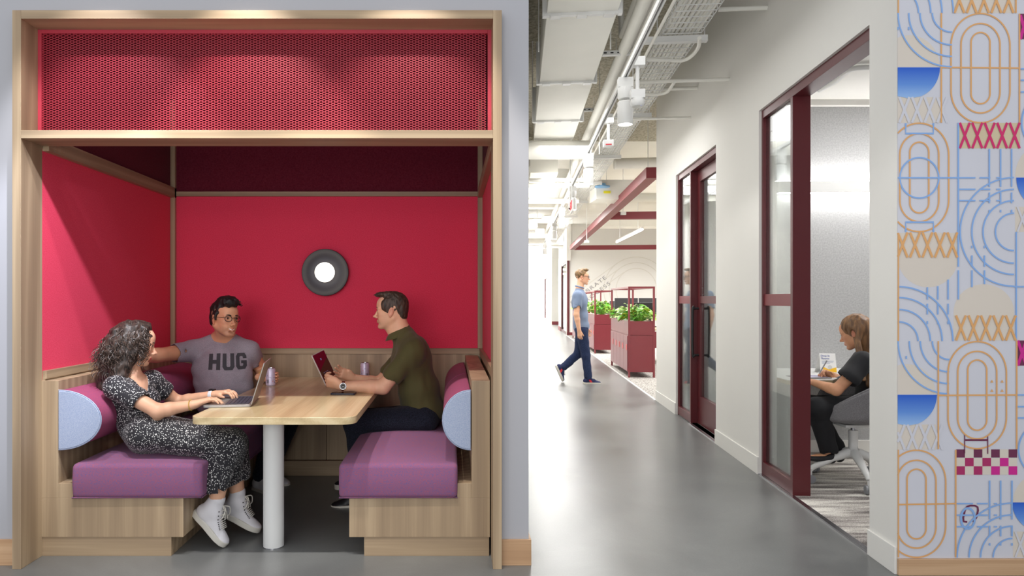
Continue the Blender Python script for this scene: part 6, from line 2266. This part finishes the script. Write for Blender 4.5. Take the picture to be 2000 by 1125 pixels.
for ch_, (tl, tr, br, bl) in boxes.items():
    for qd in LET[ch_]:
        def bl2(u, v):
            (x0, y0), (x1, y1), (x2, y2), (x3, y3) = qd
            a = ((1 - u) * x0 + u * x1, (1 - u) * y0 + u * y1); c = ((1 - u) * x3 + u * x2, (1 - u) * y3 + u * y2)
            x, y = a[0] * (1 - v) + c[0] * v, a[1] * (1 - v) + c[1] * v
            tx_ = tl[0] * (1 - x) + tr[0] * x; ty_ = tl[1] * (1 - x) + tr[1] * x; bx_ = bl[0] * (1 - x) + br[0] * x; by_ = bl[1] * (1 - x) + br[1] * x
            px, py = tx_ * (1 - y) + bx_ * y, ty_ * (1 - y) + by_ * y
            d = (P(px, py, 4.5) - eye).normalized()
            h = bvh.ray_cast(eye, d)
            return h[0] + Vector((0, -1, 0)) * 0.0022 if h[0] is not None else P(px, py, 4.52)
        nu, nv_ = 8, 12
        g = [[m.v(bl2(i / nu, j / nv_)) for j in range(nv_ + 1)] for i in range(nu + 1)]
        for i in range(nu):
            for j in range(nv_):
                m.bm.faces.new((g[i][j], g[i + 1][j], g[i + 1][j + 1], g[i][j + 1]))
o = m.build('printed_letters', plain('charcoal_print', rgb(62, 60, 66), 0.8, var=0.05), shirtB, smooth=60)
# jeans and shoes
jeans = fabric('dark_denim', rgb(20, 23, 32), rgb(36, 40, 54), 220, bump=0.1)
def trousers(parent, hips, kns, ans, rs, mat, warp=0.002, res=0.004, pelvis=None, name='trousers', hem=True):
    s = Shape()
    if pelvis is not None: s.ell(pelvis[0], pelvis[1], None, 0.05)
    for h_, kn, an in zip(hips, kns, ans):
        s.chain([h_, kn], [rs[0], rs[1]], 0.04)
        s.chain([kn, an], [rs[1] * 0.97, rs[2]], 0.03)
        if hem:
            dn = (an - kn).normalized()
            s.cap(an - dn * 0.02, an + dn * 0.10, rs[2] - 0.006, rs[2] - 0.004, 0.004, 1)
    s.warp = wrinkle(warp, 45, (1, 1, 1), 0.9)
    return s.build(name, mat, parent, res)
trousers(mb_, hips, kns, ans, (0.098, 0.073, 0.056), jeans, pelvis=(pvB, [0.185, 0.155, 0.115]))
for an in ans: sneaker(mb_, an, (0.75, -0.6, -0.03), (0, 0, 1), 1.05, cv_w, cv_s, laces=False, high=False)
m = MB(); ax = (wrL - elL).normalized(); c = wrL - ax * 0.03; e1_ = ax.cross(Vector((0, 0, 1))).normalized(); e2_ = ax.cross(e1_)
m.tube([c + e1_ * 0.0315 * math.cos(t) + e2_ * 0.0315 * math.sin(t) for t in [2 * math.pi * q / 24 for q in range(25)]], 0.0035, 8, cap=False)
m.build('wrist_band', plain('yellow_black_band', rgb(206, 186, 50), 0.5), mb_, smooth=40)

# ---- man in the green polo -----------------------------------------------------
mc = thing('person', 'man in a dark green polo shirt seated in profile, holding up a tablet', 'person', (-0.2, 4.45, 0.5))
H = Head(P(763, 606, 4.46), (-0.99, 0.08, -0.02), s=1.03)
skC = skin('fair_skin', rgb(230, 178, 146), rgb(204, 104, 94), rgb(190, 150, 124))
nb = P(783, 650, 4.46)
shN, shF = P(806, 686, 4.29), P(801, 684, 4.63)
elN, wrN = P(748, 756, 4.27), P(667, 754, 4.25)
elF, wrF = P(740, 750, 4.70), P(689, 739, 4.60)
ch_, wa_, pv = P(804, 705, 4.46), P(818, 762, 4.46), P(826, 806, 4.46)
b = Shape()
b.ell(ch_, [0.118, 0.17, 0.15], None, 0.04); b.ell(wa_, [0.115, 0.15, 0.14], None, 0.05); b.ell(pv, [0.12, 0.16, 0.10], None, 0.05)
b.cap(shN, shF, 0.058, 0.058, 0.05); b.cap(ch_ + Vector((0, 0, 0.07)), nb, 0.08, 0.06, 0.05)
b.cap(nb, H.w(-0.035, 0, -0.045), 0.062, 0.062, 0.03)
b.cap(nb + Vector((-0.03, 0, 0.0)), H.w(0.01, 0, -0.085), 0.05, 0.045, 0.03)
for a_, e_, w_ in ((shN, elN, wrN), (shF, elF, wrF)):
    b.chain([a_, e_], [0.056, 0.044], 0.04); mid = e_.lerp(w_, 0.3); b.chain([e_, mid, w_], [0.044, 0.045, 0.028], 0.02)
hips = [P(828, 819, 4.33), P(828, 815, 4.58)]; kns = [P(694, 824, 4.30), P(702, 820, 4.58)]
ans = [Vector((-0.565, 4.37, 0.105)), Vector((-0.60, 4.70, 0.15))]
for h_, kn, an in zip(hips, kns, ans):
    b.chain([h_, kn], [0.085, 0.06], 0.04); b.chain([kn, an], [0.056, 0.036], 0.03)
H.add(b, jaw=1.05, smile=0.0, nose=1.3)
hand(b, wrN, P(634, 744, 4.28) - wrN, (0.15, 0.85, 0.45), (0, -0.3, 1), 1.05, (0.75, 0.80, 0.85, 0.9), (0.3, 0.2), 0.05, tdir=(-0.90, 0.25, 0.42))
hand(b, wrF, P(662, 727, 4.53) - wrF, (-0.10, -0.85, 0.30), (0.05, 0.35, 1), 1.02, (0.22, 0.16, 0.14, 0.12), (0.5, 0.5), 0.10, tdir=(-0.80, -0.25, 0.35))
bodyC = b.build('body', skC, mc, 0.003, H.tint(0.5, 0.25))
hC = hair_mat('short_brown_hair', rgb(40, 30, 24), rgb(84, 66, 54), (70, 70, 14), 0.55)
H.face_parts(bodyC, brow=hC, brow_w=0.8, iris=(0.12, 0.16, 0.22, 1))
hs = Shape()
hs.ell(H.w(-0.022, 0, 0.037), [0.0975, 0.0785, 0.086], H.R, 0.02)
hs.ell(H.w(0.035, 0, 0.102), [0.058, 0.050, 0.017], H.ax(-0.05), 0.02)
hs.ell(H.w(0.072, 0, 0.096), [0.024, 0.040, 0.012], H.ax(0.1), 0.012)
hs.ell(H.w(-0.076, 0, -0.012), [0.036, 0.060, 0.060], H.R, 0.02)
for q in (-1, 1):
    hs.ell(H.w(0.012, q * 0.062, 0.032), [0.040, 0.0165, 0.044], H.R, 0.01); hs.cap(H.w(0.010, q * 0.070, 0.02), H.w(0.008, q * 0.0720, -0.012), 0.011, 0.005, 0.01)
hs.ell(H.w(0.104, 0, 0.020), [0.066, 0.082, 0.062], H.R, 0.008, 1)
hs.ell(H.w(0.062, 0, -0.080), [0.100, 0.10, 0.088], H.R, 0.008, 1)
for q in (-1, 1):
    hs.ell(H.w(-0.015, q * 0.094, -0.018), [0.017, 0.022, 0.027], H.R, 0.004, 1)
    hs.ell(H.w(0.070, q * 0.058, 0.078), [0.032, 0.026, 0.022], H.R, 0.008, 1)
hs.warp = wrinkle(0.0013, 230, (1, 1, 0.5), 1.2)
hb = hs.build('hair', hC, mc, 0.003)
def fC(rd):
    x = rd.uniform(-0.06, 0.088); y = rd.uniform(-0.045, 0.045)
    return (x, y, 0.117 - 3.0 * (x - 0.02) ** 2 - 7 * y * y), (rd.uniform(0.5, 1.0), rd.uniform(-0.3, 0.3), rd.uniform(0.05, 0.35))
tufts(H, 140, 5, fC, hC, hb, (0.014, 0.026), 0.0022)
polo = plain('olive_green_pique', rgb(80, 75, 38), 0.85, var=0.06, bump=0.15, bscale=600, sheen=0.1)
s = Shape()
s.ell(ch_, [0.136, 0.19, 0.16], None, 0.04); s.ell(wa_, [0.134, 0.172, 0.15], None, 0.06); s.ell(P(827, 800, 4.46), [0.146, 0.188, 0.11], None, 0.05)
s.cap(shN, shF, 0.070, 0.070, 0.05); s.cap(ch_ + Vector((0, 0, 0.07)), nb + Vector((0.005, 0, -0.01)), 0.095, 0.064, 0.05)
seN, seF = shN.lerp(elN, 0.66), shF.lerp(elF, 0.66)
s.cap(shN, seN, 0.068, 0.066, 0.04); s.cap(shF, seF, 0.068, 0.066, 0.04); s.cap(nb + Vector((0.02, -0.03, -0.02)), shN, 0.06, 0.066, 0.04); s.cap(nb + Vector((0.02, 0.03, -0.02)), shF, 0.06, 0.066, 0.04)
s.cap(seN.lerp(shN, 0.1), seN.lerp(elN, 0.9), 0.053, 0.058, 0.003, 1); s.cap(seF.lerp(shF, 0.1), seF.lerp(elF, 0.9), 0.056, 0.064, 0.004, 1)
s.cap(nb + Vector((-0.014, 0, 0.010)), nb + Vector((-0.05, 0, 0.13)), 0.060, 0.08, 0.006, 1)
w1 = wrinkle(0.004, 24, (1.0, 0.8, 1.0), 2.1); w2_ = wrinkle(0.0025, 52, (1.6, 0.8, 0.5), 0.4)
s.warp = lambda X: w1(X) + w2_(X)
s.plane(P(832, 823, 4.46), (0.30, 0, -1))
shirtC = s.build('polo_shirt', polo, mc, 0.0035)
# collar: folded band standing round the neck
m = MB(); rows = []
for i in range(25):
    t = -math.pi * 0.86 + 2 * math.pi * 0.86 * i / 24      # 0 = nape (+x)
    cx_, cy_ = math.cos(t), math.sin(t)
    r0, r1 = 0.063, 0.094
    base = nb + Vector((-0.012, 0, -0.004))
    tilt = Vector((0, 0, 0.028 * cx_))
    a = base + Vector((cx_ * r0, cy_ * r0, 0.030)) + tilt
    c = base + Vector((cx_ * r1, cy_ * (r1 + 0.006), -0.024)) + tilt * 0.9
    rows.append((m.v(a - Vector((cx_ * 0.004, cy_ * 0.004, 0.03))), m.v(a), m.v(a.lerp(c, 0.5) + Vector((cx_ * 0.004, cy_ * 0.004, 0.004))), m.v(c)))
for p_, q_ in zip(rows, rows[1:]):
    for j in range(3): m.bm.faces.new((p_[j], p_[j + 1], q_[j + 1], q_[j]))
col = m.build('collar', polo, shirtC, smooth=80)
sm = col.modifiers.new('t', 'SOLIDIFY'); sm.thickness = 0.0025
trousers(mc, hips, kns, ans, (0.092, 0.074, 0.058), jeans, pelvis=(pv - Vector((0, 0, 0.03)), [0.125, 0.168, 0.085]))
blk = plain('black_shoe_leather', rgb(24, 24, 28), 0.5)
for an in ans: sneaker(mc, an, (-1, 0, -0.05), (0, 0, 1), 1.1, blk, cv_s, laces=False, high=False)
# watch on the near wrist
ax = (wrN - elN).normalized(); c = wrN - ax * 0.012
m = MB(); m.cyl(c - ax * 0.010, c + ax * 0.010, 0.0325, 28)
ws = m.build('watch_strap', plain('brown_leather', rgb(104, 46, 32), 0.5), mc, smooth=40, bevel=0.002)
fd = (ax.cross(Vector((0, 0, 1)))); fd = fd if fd.y < 0 else -fd; fd = (fd + Vector((0, 0, 0.1))).normalized()
m = MB(); m.cyl(c + fd * 0.030, c + fd * 0.041, 0.0215, 36); wc = m.build('watch_case', M['chrome'], ws, smooth=40, bevel=0.0015)
m = MB(); m.cyl(c + fd * 0.0412, c + fd * 0.0417, 0.0185, 36); m.build('dial', M['black'], wc)
m = MB(); e1 = ax; e2 = fd.cross(ax).normalized()
for i in range(12):
    a = 2 * math.pi * i / 12; d_ = e1 * math.cos(a) + e2 * math.sin(a); pd_ = fd.cross(d_) * 0.0009
    o_ = c + fd * 0.0419
    m.face([o_ + d_ * 0.0125 - pd_, o_ + d_ * 0.0165 - pd_, o_ + d_ * 0.0165 + pd_, o_ + d_ * 0.0125 + pd_])
for a, L_ in ((0.9, 0.009), (2.6, 0.013)):
    d_ = e1 * math.cos(a) + e2 * math.sin(a); pd_ = fd.cross(d_) * 0.0007; o_ = c + fd * 0.0420
    m.face([o_ - pd_, o_ + d_ * L_ - pd_, o_ + d_ * L_ + pd_, o_ + pd_])
m.build('hands_and_marks', M['white_metal'], wc)

# ---- walking man in the corridor --------------------------------------------------
YD = 10.8
md = thing('person', 'man in a blue-grey polo shirt and jeans walking in the corridor', 'person', (P(1138, 0, YD).x, YD, 0.0))
H = Head(P(1138, 541, YD), (0.985, -0.15, -0.03), s=1.04)
nb = P(1132, 563, YD)
shN, shF = P(1128, 577, YD - 0.17), P(1130, 577, YD + 0.17)
elN, wrN = P(1126, 615, YD - 0.22), P(1131, 645, YD - 0.23)
elF, wrF = P(1134, 612, YD + 0.22), P(1145, 640, YD + 0.22)
ch_, wa_, pv = P(1132, 590, YD), P(1134, 618, YD), P(1135, 640, YD)
hips = [P(1136, 648, YD - 0.09), P(1136, 648, YD + 0.09)]; kns = [P(1144, 694, YD - 0.10), P(1130, 690, YD + 0.10)]
ans = [P(1149, 738, YD - 0.10), P(1101, 717, YD + 0.10)]
b = Shape()
b.ell(ch_, [0.11, 0.16, 0.17], None, 0.05); b.ell(wa_, [0.10, 0.14, 0.14], None, 0.06); b.ell(pv, [0.105, 0.15, 0.11], None, 0.05)
b.cap(shN, shF, 0.055, 0.055, 0.05); b.cap(ch_ + Vector((0, 0, 0.1)), nb, 0.07, 0.056, 0.05); b.cap(nb, H.w(-0.02, 0, -0.055), 0.057, 0.055, 0.03)
for a_, e_, w_ in ((shN, elN, wrN), (shF, elF, wrF)):
    b.chain([a_, e_], [0.053, 0.042], 0.04); b.chain([e_, e_.lerp(w_, 0.3), w_], [0.042, 0.043, 0.028], 0.02)
for h_, kn, an in zip(hips, kns, ans):
    b.chain([h_, kn], [0.085, 0.058], 0.04); b.chain([kn, kn.lerp(an, 0.35), an], [0.054, 0.056, 0.036], 0.03)
H.add(b, nose=1.1)
hand(b, wrN, (0.12, 0, -1), (0.25, 1, 0), (1, -0.2, 0), 1.0, (0.35, 0.4, 0.45, 0.5), (0.5, 0.3))
hand(b, wrF, (0.25, 0, -1), (0.25, -1, 0), (1, 0.2, 0), 1.0, (0.35, 0.4, 0.45, 0.5), (0.5, 0.3))
bodyD = b.build('body', skC, md, 0.005, H.tint(0.4))
hD = hair_mat('sandy_hair', rgb(80, 58, 34), rgb(150, 116, 74), (60, 60, 20), 0.5)
H.face_parts(bodyD, brow=hD)
glasses(H, md, M['black'], 0.02)
hs = Shape()
hs.ell(H.w(-0.022, 0, 0.040), [0.100, 0.081, 0.088], H.R, 0.02); hs.ell(H.w(0.03, 0, 0.108), [0.060, 0.058, 0.024], H.R, 0.02)
hs.ell(H.w(0.104, 0, 0.014), [0.064, 0.080, 0.062], H.R, 0.010, 1); hs.ell(H.w(0.05, 0, -0.078), [0.104, 0.10, 0.086], H.R, 0.010, 1)
for q in (-1, 1): hs.ell(H.w(-0.006, q * 0.094, -0.016), [0.023, 0.024, 0.036], H.R, 0.006, 1)
hs.warp = wrinkle(0.003, 120, (1, 1, 0.6), 0.2)
hs.build('hair', hD, md, 0.004)
bp = plain('blue_grey_jersey', rgb(122, 138, 166), 0.85, var=0.05, sheen=0.1)
s = Shape()
s.ell(ch_, [0.126, 0.178, 0.18], None, 0.05); s.ell(wa_, [0.122, 0.158, 0.15], None, 0.06); s.ell(pv + Vector((0, 0, 0.02)), [0.126, 0.166, 0.13], None, 0.05)
s.cap(shN, shF, 0.066, 0.066, 0.05); s.cap(ch_ + Vector((0, 0, 0.1)), nb, 0.085, 0.064, 0.05)
seN, seF = shN.lerp(elN, 0.58), shF.lerp(elF, 0.58)
s.cap(shN, seN, 0.068, 0.066, 0.04); s.cap(shF, seF, 0.068, 0.066, 0.04)
s.cap(seN.lerp(shN, 0.1), seN.lerp(elN, 0.7), 0.056, 0.06, 0.004, 1); s.cap(seF.lerp(shF, 0.1), seF.lerp(elF, 0.7), 0.056, 0.06, 0.004, 1)
s.cap(nb + Vector((0.01, 0, 0.012)), nb + Vector((0.04, 0, 0.12)), 0.062, 0.08, 0.006, 1)
s.plane(P(1137, 646, YD), (0, 0, -1))
s.warp = wrinkle(0.004, 26, (1, 0.8, 1.2), 0.2)
sh = s.build('polo_shirt', bp, md, 0.005)
m = MB(); m.tube([nb + Vector((0.062 * math.cos(t) - 0.0, 0.064 * math.sin(t), 0.018 - 0.02 * math.cos(t))) for t in [2 * math.pi * q / 20 for q in range(21)]], 0.012, 8, cap=False); m.build('collar', bp, sh, smooth=80)
trousers(md, hips, kns, ans, (0.098, 0.070, 0.062), fabric('blue_denim', rgb(28, 38, 66), rgb(50, 62, 96), 200, bump=0.1), pelvis=(pv, [0.115, 0.158, 0.115]), res=0.005, warp=0.003)
navy = plain('navy_suede', rgb(36, 44, 86), 0.8); redm = plain('red_suede', rgb(214, 52, 62), 0.7)
sneaker(md, ans[0] + Vector((0, 0, 0.018)), (1, 0, -0.02), (0, 0, 1), 1.08, navy, cv_s, accent=redm, high=False)
sneaker(md, ans[1], (0.42, 0, -0.91), (0.91, 0, 0.42), 1.08, navy, cv_s, accent=redm, high=False)

# ---- woman at the office desk ------------------------------------------------------
me_ = thing('person', 'woman with long straight brown hair in a black top, writing at the office desk', 'person', (3.0, 4.95, 0.45))
H = Head(P(1668, 649, 4.95), (-0.68, 0.66, -0.32), up=(0, 0, 1), s=0.98)
nb = P(1692, 692, 4.96)
shN, shF = P(1688, 708, 4.81), P(1686, 704, 5.11)
elN, wrN = P(1633, 762, 4.80), P(1592, 748, 4.97)
elF, wrF = P(1652, 748, 5.16), P(1624, 733, 5.20)
ch_, wa_, pv = P(1700, 728, 4.96), P(1708, 770, 4.96), P(1708, 796, 4.96)
hips = [P(1704, 797, 4.87), P(1704, 797, 5.05)]; kns = [P(1597, 797, 4.86), P(1582, 793, 5.04)]
ans = [P(1618, 878, 4.90), P(1634, 876, 5.02)]
b = Shape()
b.ell(ch_, [0.105, 0.145, 0.13], None, 0.05); b.ell(wa_, [0.095, 0.125, 0.12], None, 0.05); b.ell(pv, [0.12, 0.15, 0.10], None, 0.05)
b.cap(shN, shF, 0.046, 0.046, 0.05); b.cap(ch_ + Vector((0, 0, 0.06)), nb, 0.06, 0.05, 0.05); b.cap(nb, H.w(-0.03, 0, -0.05), 0.048, 0.048, 0.03)
for a_, e_, w_ in ((shN, elN, wrN), (shF, elF, wrF)):
    b.chain([a_, e_], [0.045, 0.038], 0.04); b.chain([e_, e_.lerp(w_, 0.3), w_], [0.037, 0.037, 0.025], 0.02)
for h_, kn, an in zip(hips, kns, ans):
    b.chain([h_, kn], [0.082, 0.056], 0.04); b.chain([kn, kn.lerp(an, 0.35), an], [0.05, 0.052, 0.032], 0.03)
    b.ell(an + Vector((-0.05, 0, -0.055)), [0.085, 0.030, 0.026], None, 0.025)
H.add(b, female=True)
hand(b, wrN, P(1562, 738, 5.05) - wrN, (0, 0.3, -1), (0, 1, 0.2), 0.92, (0.3, 0.3, 0.35, 0.4), (0.5, 0.2))
hand(b, wrF, P(1604, 726, 5.18) - wrF, (-0.2, -0.6, -0.8), (-0.3, -0.7, 0.5), 0.92, (0.75, 0.85, 0.95, 1.0), (0.6, 0.6))
bodyE = b.build('body', skin('warm_skin', rgb(216, 158, 122), rgb(186, 84, 80)), me_, 0.0035, H.tint(0.7))
hE = hair_mat('brown_straight_hair', rgb(92, 64, 42), rgb(146, 106, 68), (36, 36, 3), 0.42)
H.face_parts(bodyE, brow=hE, brow_w=0.8)
hs = Shape()
hs.ell(H.w(-0.026, 0, 0.038), [0.103, 0.085, 0.092], H.R, 0.02)
hs.cap(H.w(-0.06, 0, 0.0), P(1695, 698, 4.93), 0.074, 0.062, 0.03)
hs.cap(P(1695, 698, 4.93), P(1700, 750, 4.84), 0.056, 0.030, 0.03)
hs.cap(H.w(-0.03, 0.070, 0.01), P(1688, 742, 4.76), 0.024, 0.013, 0.03)
hs.cap(H.w(0.0, 0.074, 0.045), H.w(-0.03, 0.075, -0.01), 0.012, 0.012, 0.02); hs.cap(H.w(0.0, -0.074, 0.045), H.w(-0.03, -0.075, -0.08), 0.012, 0.016, 0.02)
hs.ell(H.w(0.112, 0, -0.002), [0.060, 0.082, 0.066], H.R, 0.010, 1); hs.ell(H.w(0.062, 0, -0.085), [0.085, 0.10, 0.090], H.R, 0.010, 1)
for q in (-1, 1): hs.ell(H.w(-0.012, q * 0.094, -0.014), [0.018, 0.024, 0.030], H.R, 0.006, 1)
hs.warp = wrinkle(0.002, 150, (1, 1, 0.12), 0.2)
hb = hs.build('hair', hE, me_, 0.0035)
top = plain('black_crepe', rgb(26, 26, 30), 0.8, var=0.05, sheen=0.1)
s = Shape()
s.ell(ch_, [0.118, 0.158, 0.14], None, 0.05); s.ell(wa_, [0.110, 0.138, 0.13], None, 0.05); s.ell(pv, [0.14, 0.168, 0.11], None, 0.05)
s.cap(shN, shF, 0.055, 0.055, 0.05); s.cap(ch_ + Vector((0, 0, 0.06)), nb, 0.07, 0.054, 0.05)
for q, (a_, e_) in enumerate(((shN, elN), (shF, elF))):
    se = a_.lerp(e_, 0.50)
    s.cap(a_ + Vector((-0.01, 0, 0.01)), se, 0.070, 0.082, 0.03)
    s.cap(se.lerp(a_, 0.05), se.lerp(e_, 0.9), 0.060, 0.085, 0.006, 1)
s.cap(nb + Vector((-0.01, 0, 0.012)), nb + Vector((-0.05, 0, 0.10)), 0.055, 0.07, 0.006, 1)
s.warp = wrinkle(0.0045, 30, (1.2, 1, 0.6), 1.2)
s.build('top', top, me_, 0.0045)
trousers(me_, hips, kns, ans, (0.098, 0.078, 0.060), plain('black_trousers', rgb(20, 20, 24), 0.85, var=0.05), pelvis=(pv, [0.135, 0.162, 0.105]), res=0.0045, warp=0.003)
for an in ans:
    s = Shape(); s.ell(an + Vector((-0.045, 0, -0.062)), [0.105, 0.038, 0.028], None, 0.02); s.cap(an + Vector((0.01, 0, -0.05)), an + Vector((0.02, 0, -0.07)), 0.036, 0.03, 0.02)
    s.cap(an + Vector((-0.03, 0, -0.01)), an + Vector((0.01, 0, 0.02)), 0.03, 0.04, 0.01, 1); s.plane(Vector((0, 0, 0.010)), (0, 0, -1))
    s.build('flat_shoe', blk, me_, 0.004)
# ------------------------------------------------------------------ things on the booth table
ZS = ZTB
# laptop: base, keys, screen; hinge away from the woman, so the screen stands to the right
lm = plain('space_grey_aluminium', rgb(150, 146, 144), 0.35, metal=0.6, var=0.02)
lp = thing('laptop', 'open grey laptop on the booth table in front of the woman in the dotted dress', 'laptop', (-1.327, 3.655, ZS), math.radians(9))
B = lambda: MB(Matrix.Identity(4))
B().prism(rrect(0.0, 0.25, 0.0, 0.35, 0.012), 0.001, 0.014, 'z').build('base', lm, lp, world=False, bevel=0.002)
B().box(0.11, 0.235, 0.03, 0.32, 0.0135, 0.0148).build('keyboard_well', M['black'], lp, world=False)
kb = B()
for r_ in range(6):
    for c_ in range(14):
        kb.box(0.113 + r_ * 0.0205, 0.130 + r_ * 0.0205, 0.034 + c_ * 0.0204, 0.0508 + c_ * 0.0204, 0.0148, 0.0162)
o = kb.build('keys', plain('dark_key_plastic', rgb(60, 64, 78), 0.4), lp, world=False)
B().prism(rrect(0.015, 0.10, 0.115, 0.235, 0.004), 0.0138, 0.0146, 'z').build('trackpad', plain('trackpad_grey', rgb(128, 124, 122), 0.3), lp, world=False)
TM = Matrix.Translation((0.250, 0, 0.013)) @ Matrix.Rotation(math.radians(17), 4, 'Y')
s_ = MB(TM); s_.box(-0.002, 0.004, 0.0, 0.35, 0.0, 0.235)
scr = s_.build('screen_lid', lm, lp, world=False, bevel=0.002)
s_ = MB(TM); s_.box(-0.0028, -0.002, 0.008, 0.342, 0.012, 0.228); s_.build('display', M['blackgloss'], scr, world=False)

# cans
cbody = plain('lavender_can_print', rgb(206, 196, 218), 0.35, metal=0.25, var=0.06, vscale=40)
def can(x, y, label, rz=0.0):
    t = thing('drink_can', label, 'can', (x, y, ZS), rz, 'pale lavender drink cans on the table')
    r = 0.0325
    m = B(); m.lathe([(0.0, 0.003), (0.024, 0.0), (0.026, 0.0), (r, 0.009), (r, 0.106), (0.031, 0.110), (0.0275, 0.118)], (0, 0, 0), (0, 0, 1), 36); m.build('can_body', cbody, t, world=False, smooth=35)
    m = B(); m.lathe([(0.0275, 0.118), (0.0278, 0.1215), (0.0262, 0.1215), (0.0255, 0.117), (0, 0.117)], (0, 0, 0), (0, 0, 1), 36)
    top = m.build('lid', M['chrome'], t, world=False, smooth=35)
    m = B(); m.prism(rrect(-0.004, 0.018, -0.006, 0.006, 0.004), 0.1175, 0.119, 'z'); m.build('pull_tab', M['chrome'], top, world=False)
    reds, blues, dark = B(), B(), B()
    rd = random.Random(int(abs(x) * 1000))
    for i in range(26):
        a = rd.uniform(0, 2 * math.pi); z = rd.uniform(0.018, 0.098); q = reds if i % 2 else blues
        s = rd.uniform(0.002, 0.0036)
        pts = [((r + 0.0004) * math.cos(a + s / r * math.cos(t)), (r + 0.0004) * math.sin(a + s / r * math.cos(t)), z + s * math.sin(t)) for t in [2 * math.pi * j / 10 for j in range(10)]]
        q.face(pts)
    for z0, a0 in ((0.062, -1.35), (0.085, 0.6)):
        pts = [((r + 0.0006) * math.cos(a0 + 0.5 * (t - 0.5)), (r + 0.0006) * math.sin(a0 + 0.5 * (t - 0.5)), z0 - 0.012 * t + 0.006 * t * t) for t in [j / 8 for j in range(9)]]
        blues.tube(pts, 0.0008, 6)
    for j in range(9):
        a = -2.1 + j * 0.045
        dark.face([((r + 0.0005) * math.cos(a + e), (r + 0.0005) * math.sin(a + e), z) for e, z in ((0, 0.02), (0.022, 0.02), (0.022, 0.045), (0, 0.045))])
    bo = t.children[0]
    reds.build('red_dots', plain('coral_print', rgb(222, 72, 72), 0.4), bo, world=False); blues.build('blue_marks', plain('indigo_print', rgb(72, 60, 150), 0.4), bo, world=False); dark.build('barcode', M['black'], bo, world=False)
    return t
yc1 = 4.61
can((528.5 - CX) * yc1 / F, yc1, 'pale lavender drink can held by the man in the grey T-shirt')
can((712.5 - CX) * 5.0 / F, 5.0, 'pale lavender drink can standing behind the arm of the man in the green polo', 1.0)

# phone lying by the watch hand
pp = P(671, 767, 4.20)
t = thing('smartphone', 'black phone lying flat on the booth table under the wrist with the watch', 'phone', (pp.x, 4.20, ZS), math.radians(88))
B().prism(rrect(-0.036, 0.036, -0.075, 0.075, 0.01), 0.001, 0.009, 'z').build('phone_body', plain('dark_blue_case', rgb(34, 36, 60), 0.4), t, world=False, bevel=0.002)
B().prism(rrect(-0.033, 0.033, -0.072, 0.072, 0.008), 0.009, 0.0096, 'z').build('phone_screen', M['blackgloss'], t, world=False)

# tablet held up by the man in the green polo
TY = 4.42
A_, B_, C_, D_ = P(611, 697, TY - 0.03), P(632.5, 686, TY + 0.13), P(656, 737, TY + 0.13), P(635, 750, TY - 0.03)
TO = (A_ + B_ + C_ + D_) / 4
ex = ((B_ - A_) + (C_ - D_)).normalized(); ez = ((A_ - D_) + (B_ - C_)); ez = (ez - ex * ez.dot(ex)).normalized(); ey = ez.cross(ex).normalized()
tw, th = 0.178, 0.215
t = thing('tablet', 'tablet showing a wine red page, held up by the man in the green polo', 'tablet', TO)
TMX = Matrix(((ex.x, ey.x, ez.x, TO.x), (ex.y, ey.y, ez.y, TO.y), (ex.z, ey.z, ez.z, TO.z), (0, 0, 0, 1)))
sgn = 1
m = MB(TMX); m.prism(rrect(-tw / 2, tw / 2, -th / 2, th / 2, 0.008), -0.003, 0.003, 'y'); tb_ = m.build('tablet_body', plain('white_tablet_case', rgb(206, 200, 194), 0.4), t, bevel=0.001)
for sg in (-1,):
    m = MB(TMX); m.box(-tw / 2 + 0.005, tw / 2 - 0.005, sg * 0.0030, sg * 0.0036, -th / 2 + 0.005, th / 2 - 0.005)
    m.build('display', plain('screen_brown_page', rgb(72, 56, 40), 0.12, var=0.02), tb_)
    m = MB(TMX); m.prism([(-tw / 2 + 0.005, -0.01), (tw / 2 - 0.005, 0.055), (tw / 2 - 0.005, th / 2 - 0.005), (-tw / 2 + 0.005, th / 2 - 0.005)], sg * 0.0036, sg * 0.0039, 'y')
    m.build('page_header', plain('screen_wine_page', rgb(110, 18, 44), 0.12, var=0.02), tb_)
    m = MB(TMX)
    for j in range(6): m.box(-0.05, -0.05 + (0.07, 0.08, 0.06, 0.075, 0.05, 0.07)[j], sg * 0.0040, sg * 0.0042, -0.03 - j * 0.011, -0.0275 - j * 0.011)
    m.box(-0.012, 0.004, sg * 0.0040, sg * 0.0042, 0.052, 0.066)
    m.build('page_lines', plain('screen_pale_lines', rgb(140, 150, 200), 0.3), tb_)
# tablet and stylus on the office desk
tp = P(1600, 741, 5.06)
t = thing('drawing_tablet', 'thin grey tablet lying on the white office desk under the writing hand', 'tablet', (2.715, 5.175, 0.73), math.radians(6))
B().prism(rrect(-0.13, 0.13, -0.09, 0.09, 0.01), 0.001, 0.008, 'z').build('tablet_body', lm, t, world=False, bevel=0.0015)
B().prism(rrect(-0.122, 0.122, -0.082, 0.082, 0.006), 0.008, 0.0086, 'z').build('tablet_screen', plain('pale_page_screen', rgb(196, 190, 222), 0.15, var=0.08, vscale=20), t, world=False)
a, c = P(1600, 730, 5.13), P(1615, 704, 5.10)
tag(MB().cyl(a, c, 0.0048, 12, 0.0048).build('stylus', plain('grey_stylus', rgb(186, 186, 190), 0.35), None, smooth=60), 'grey stylus held by the woman at the office desk', 'pen')
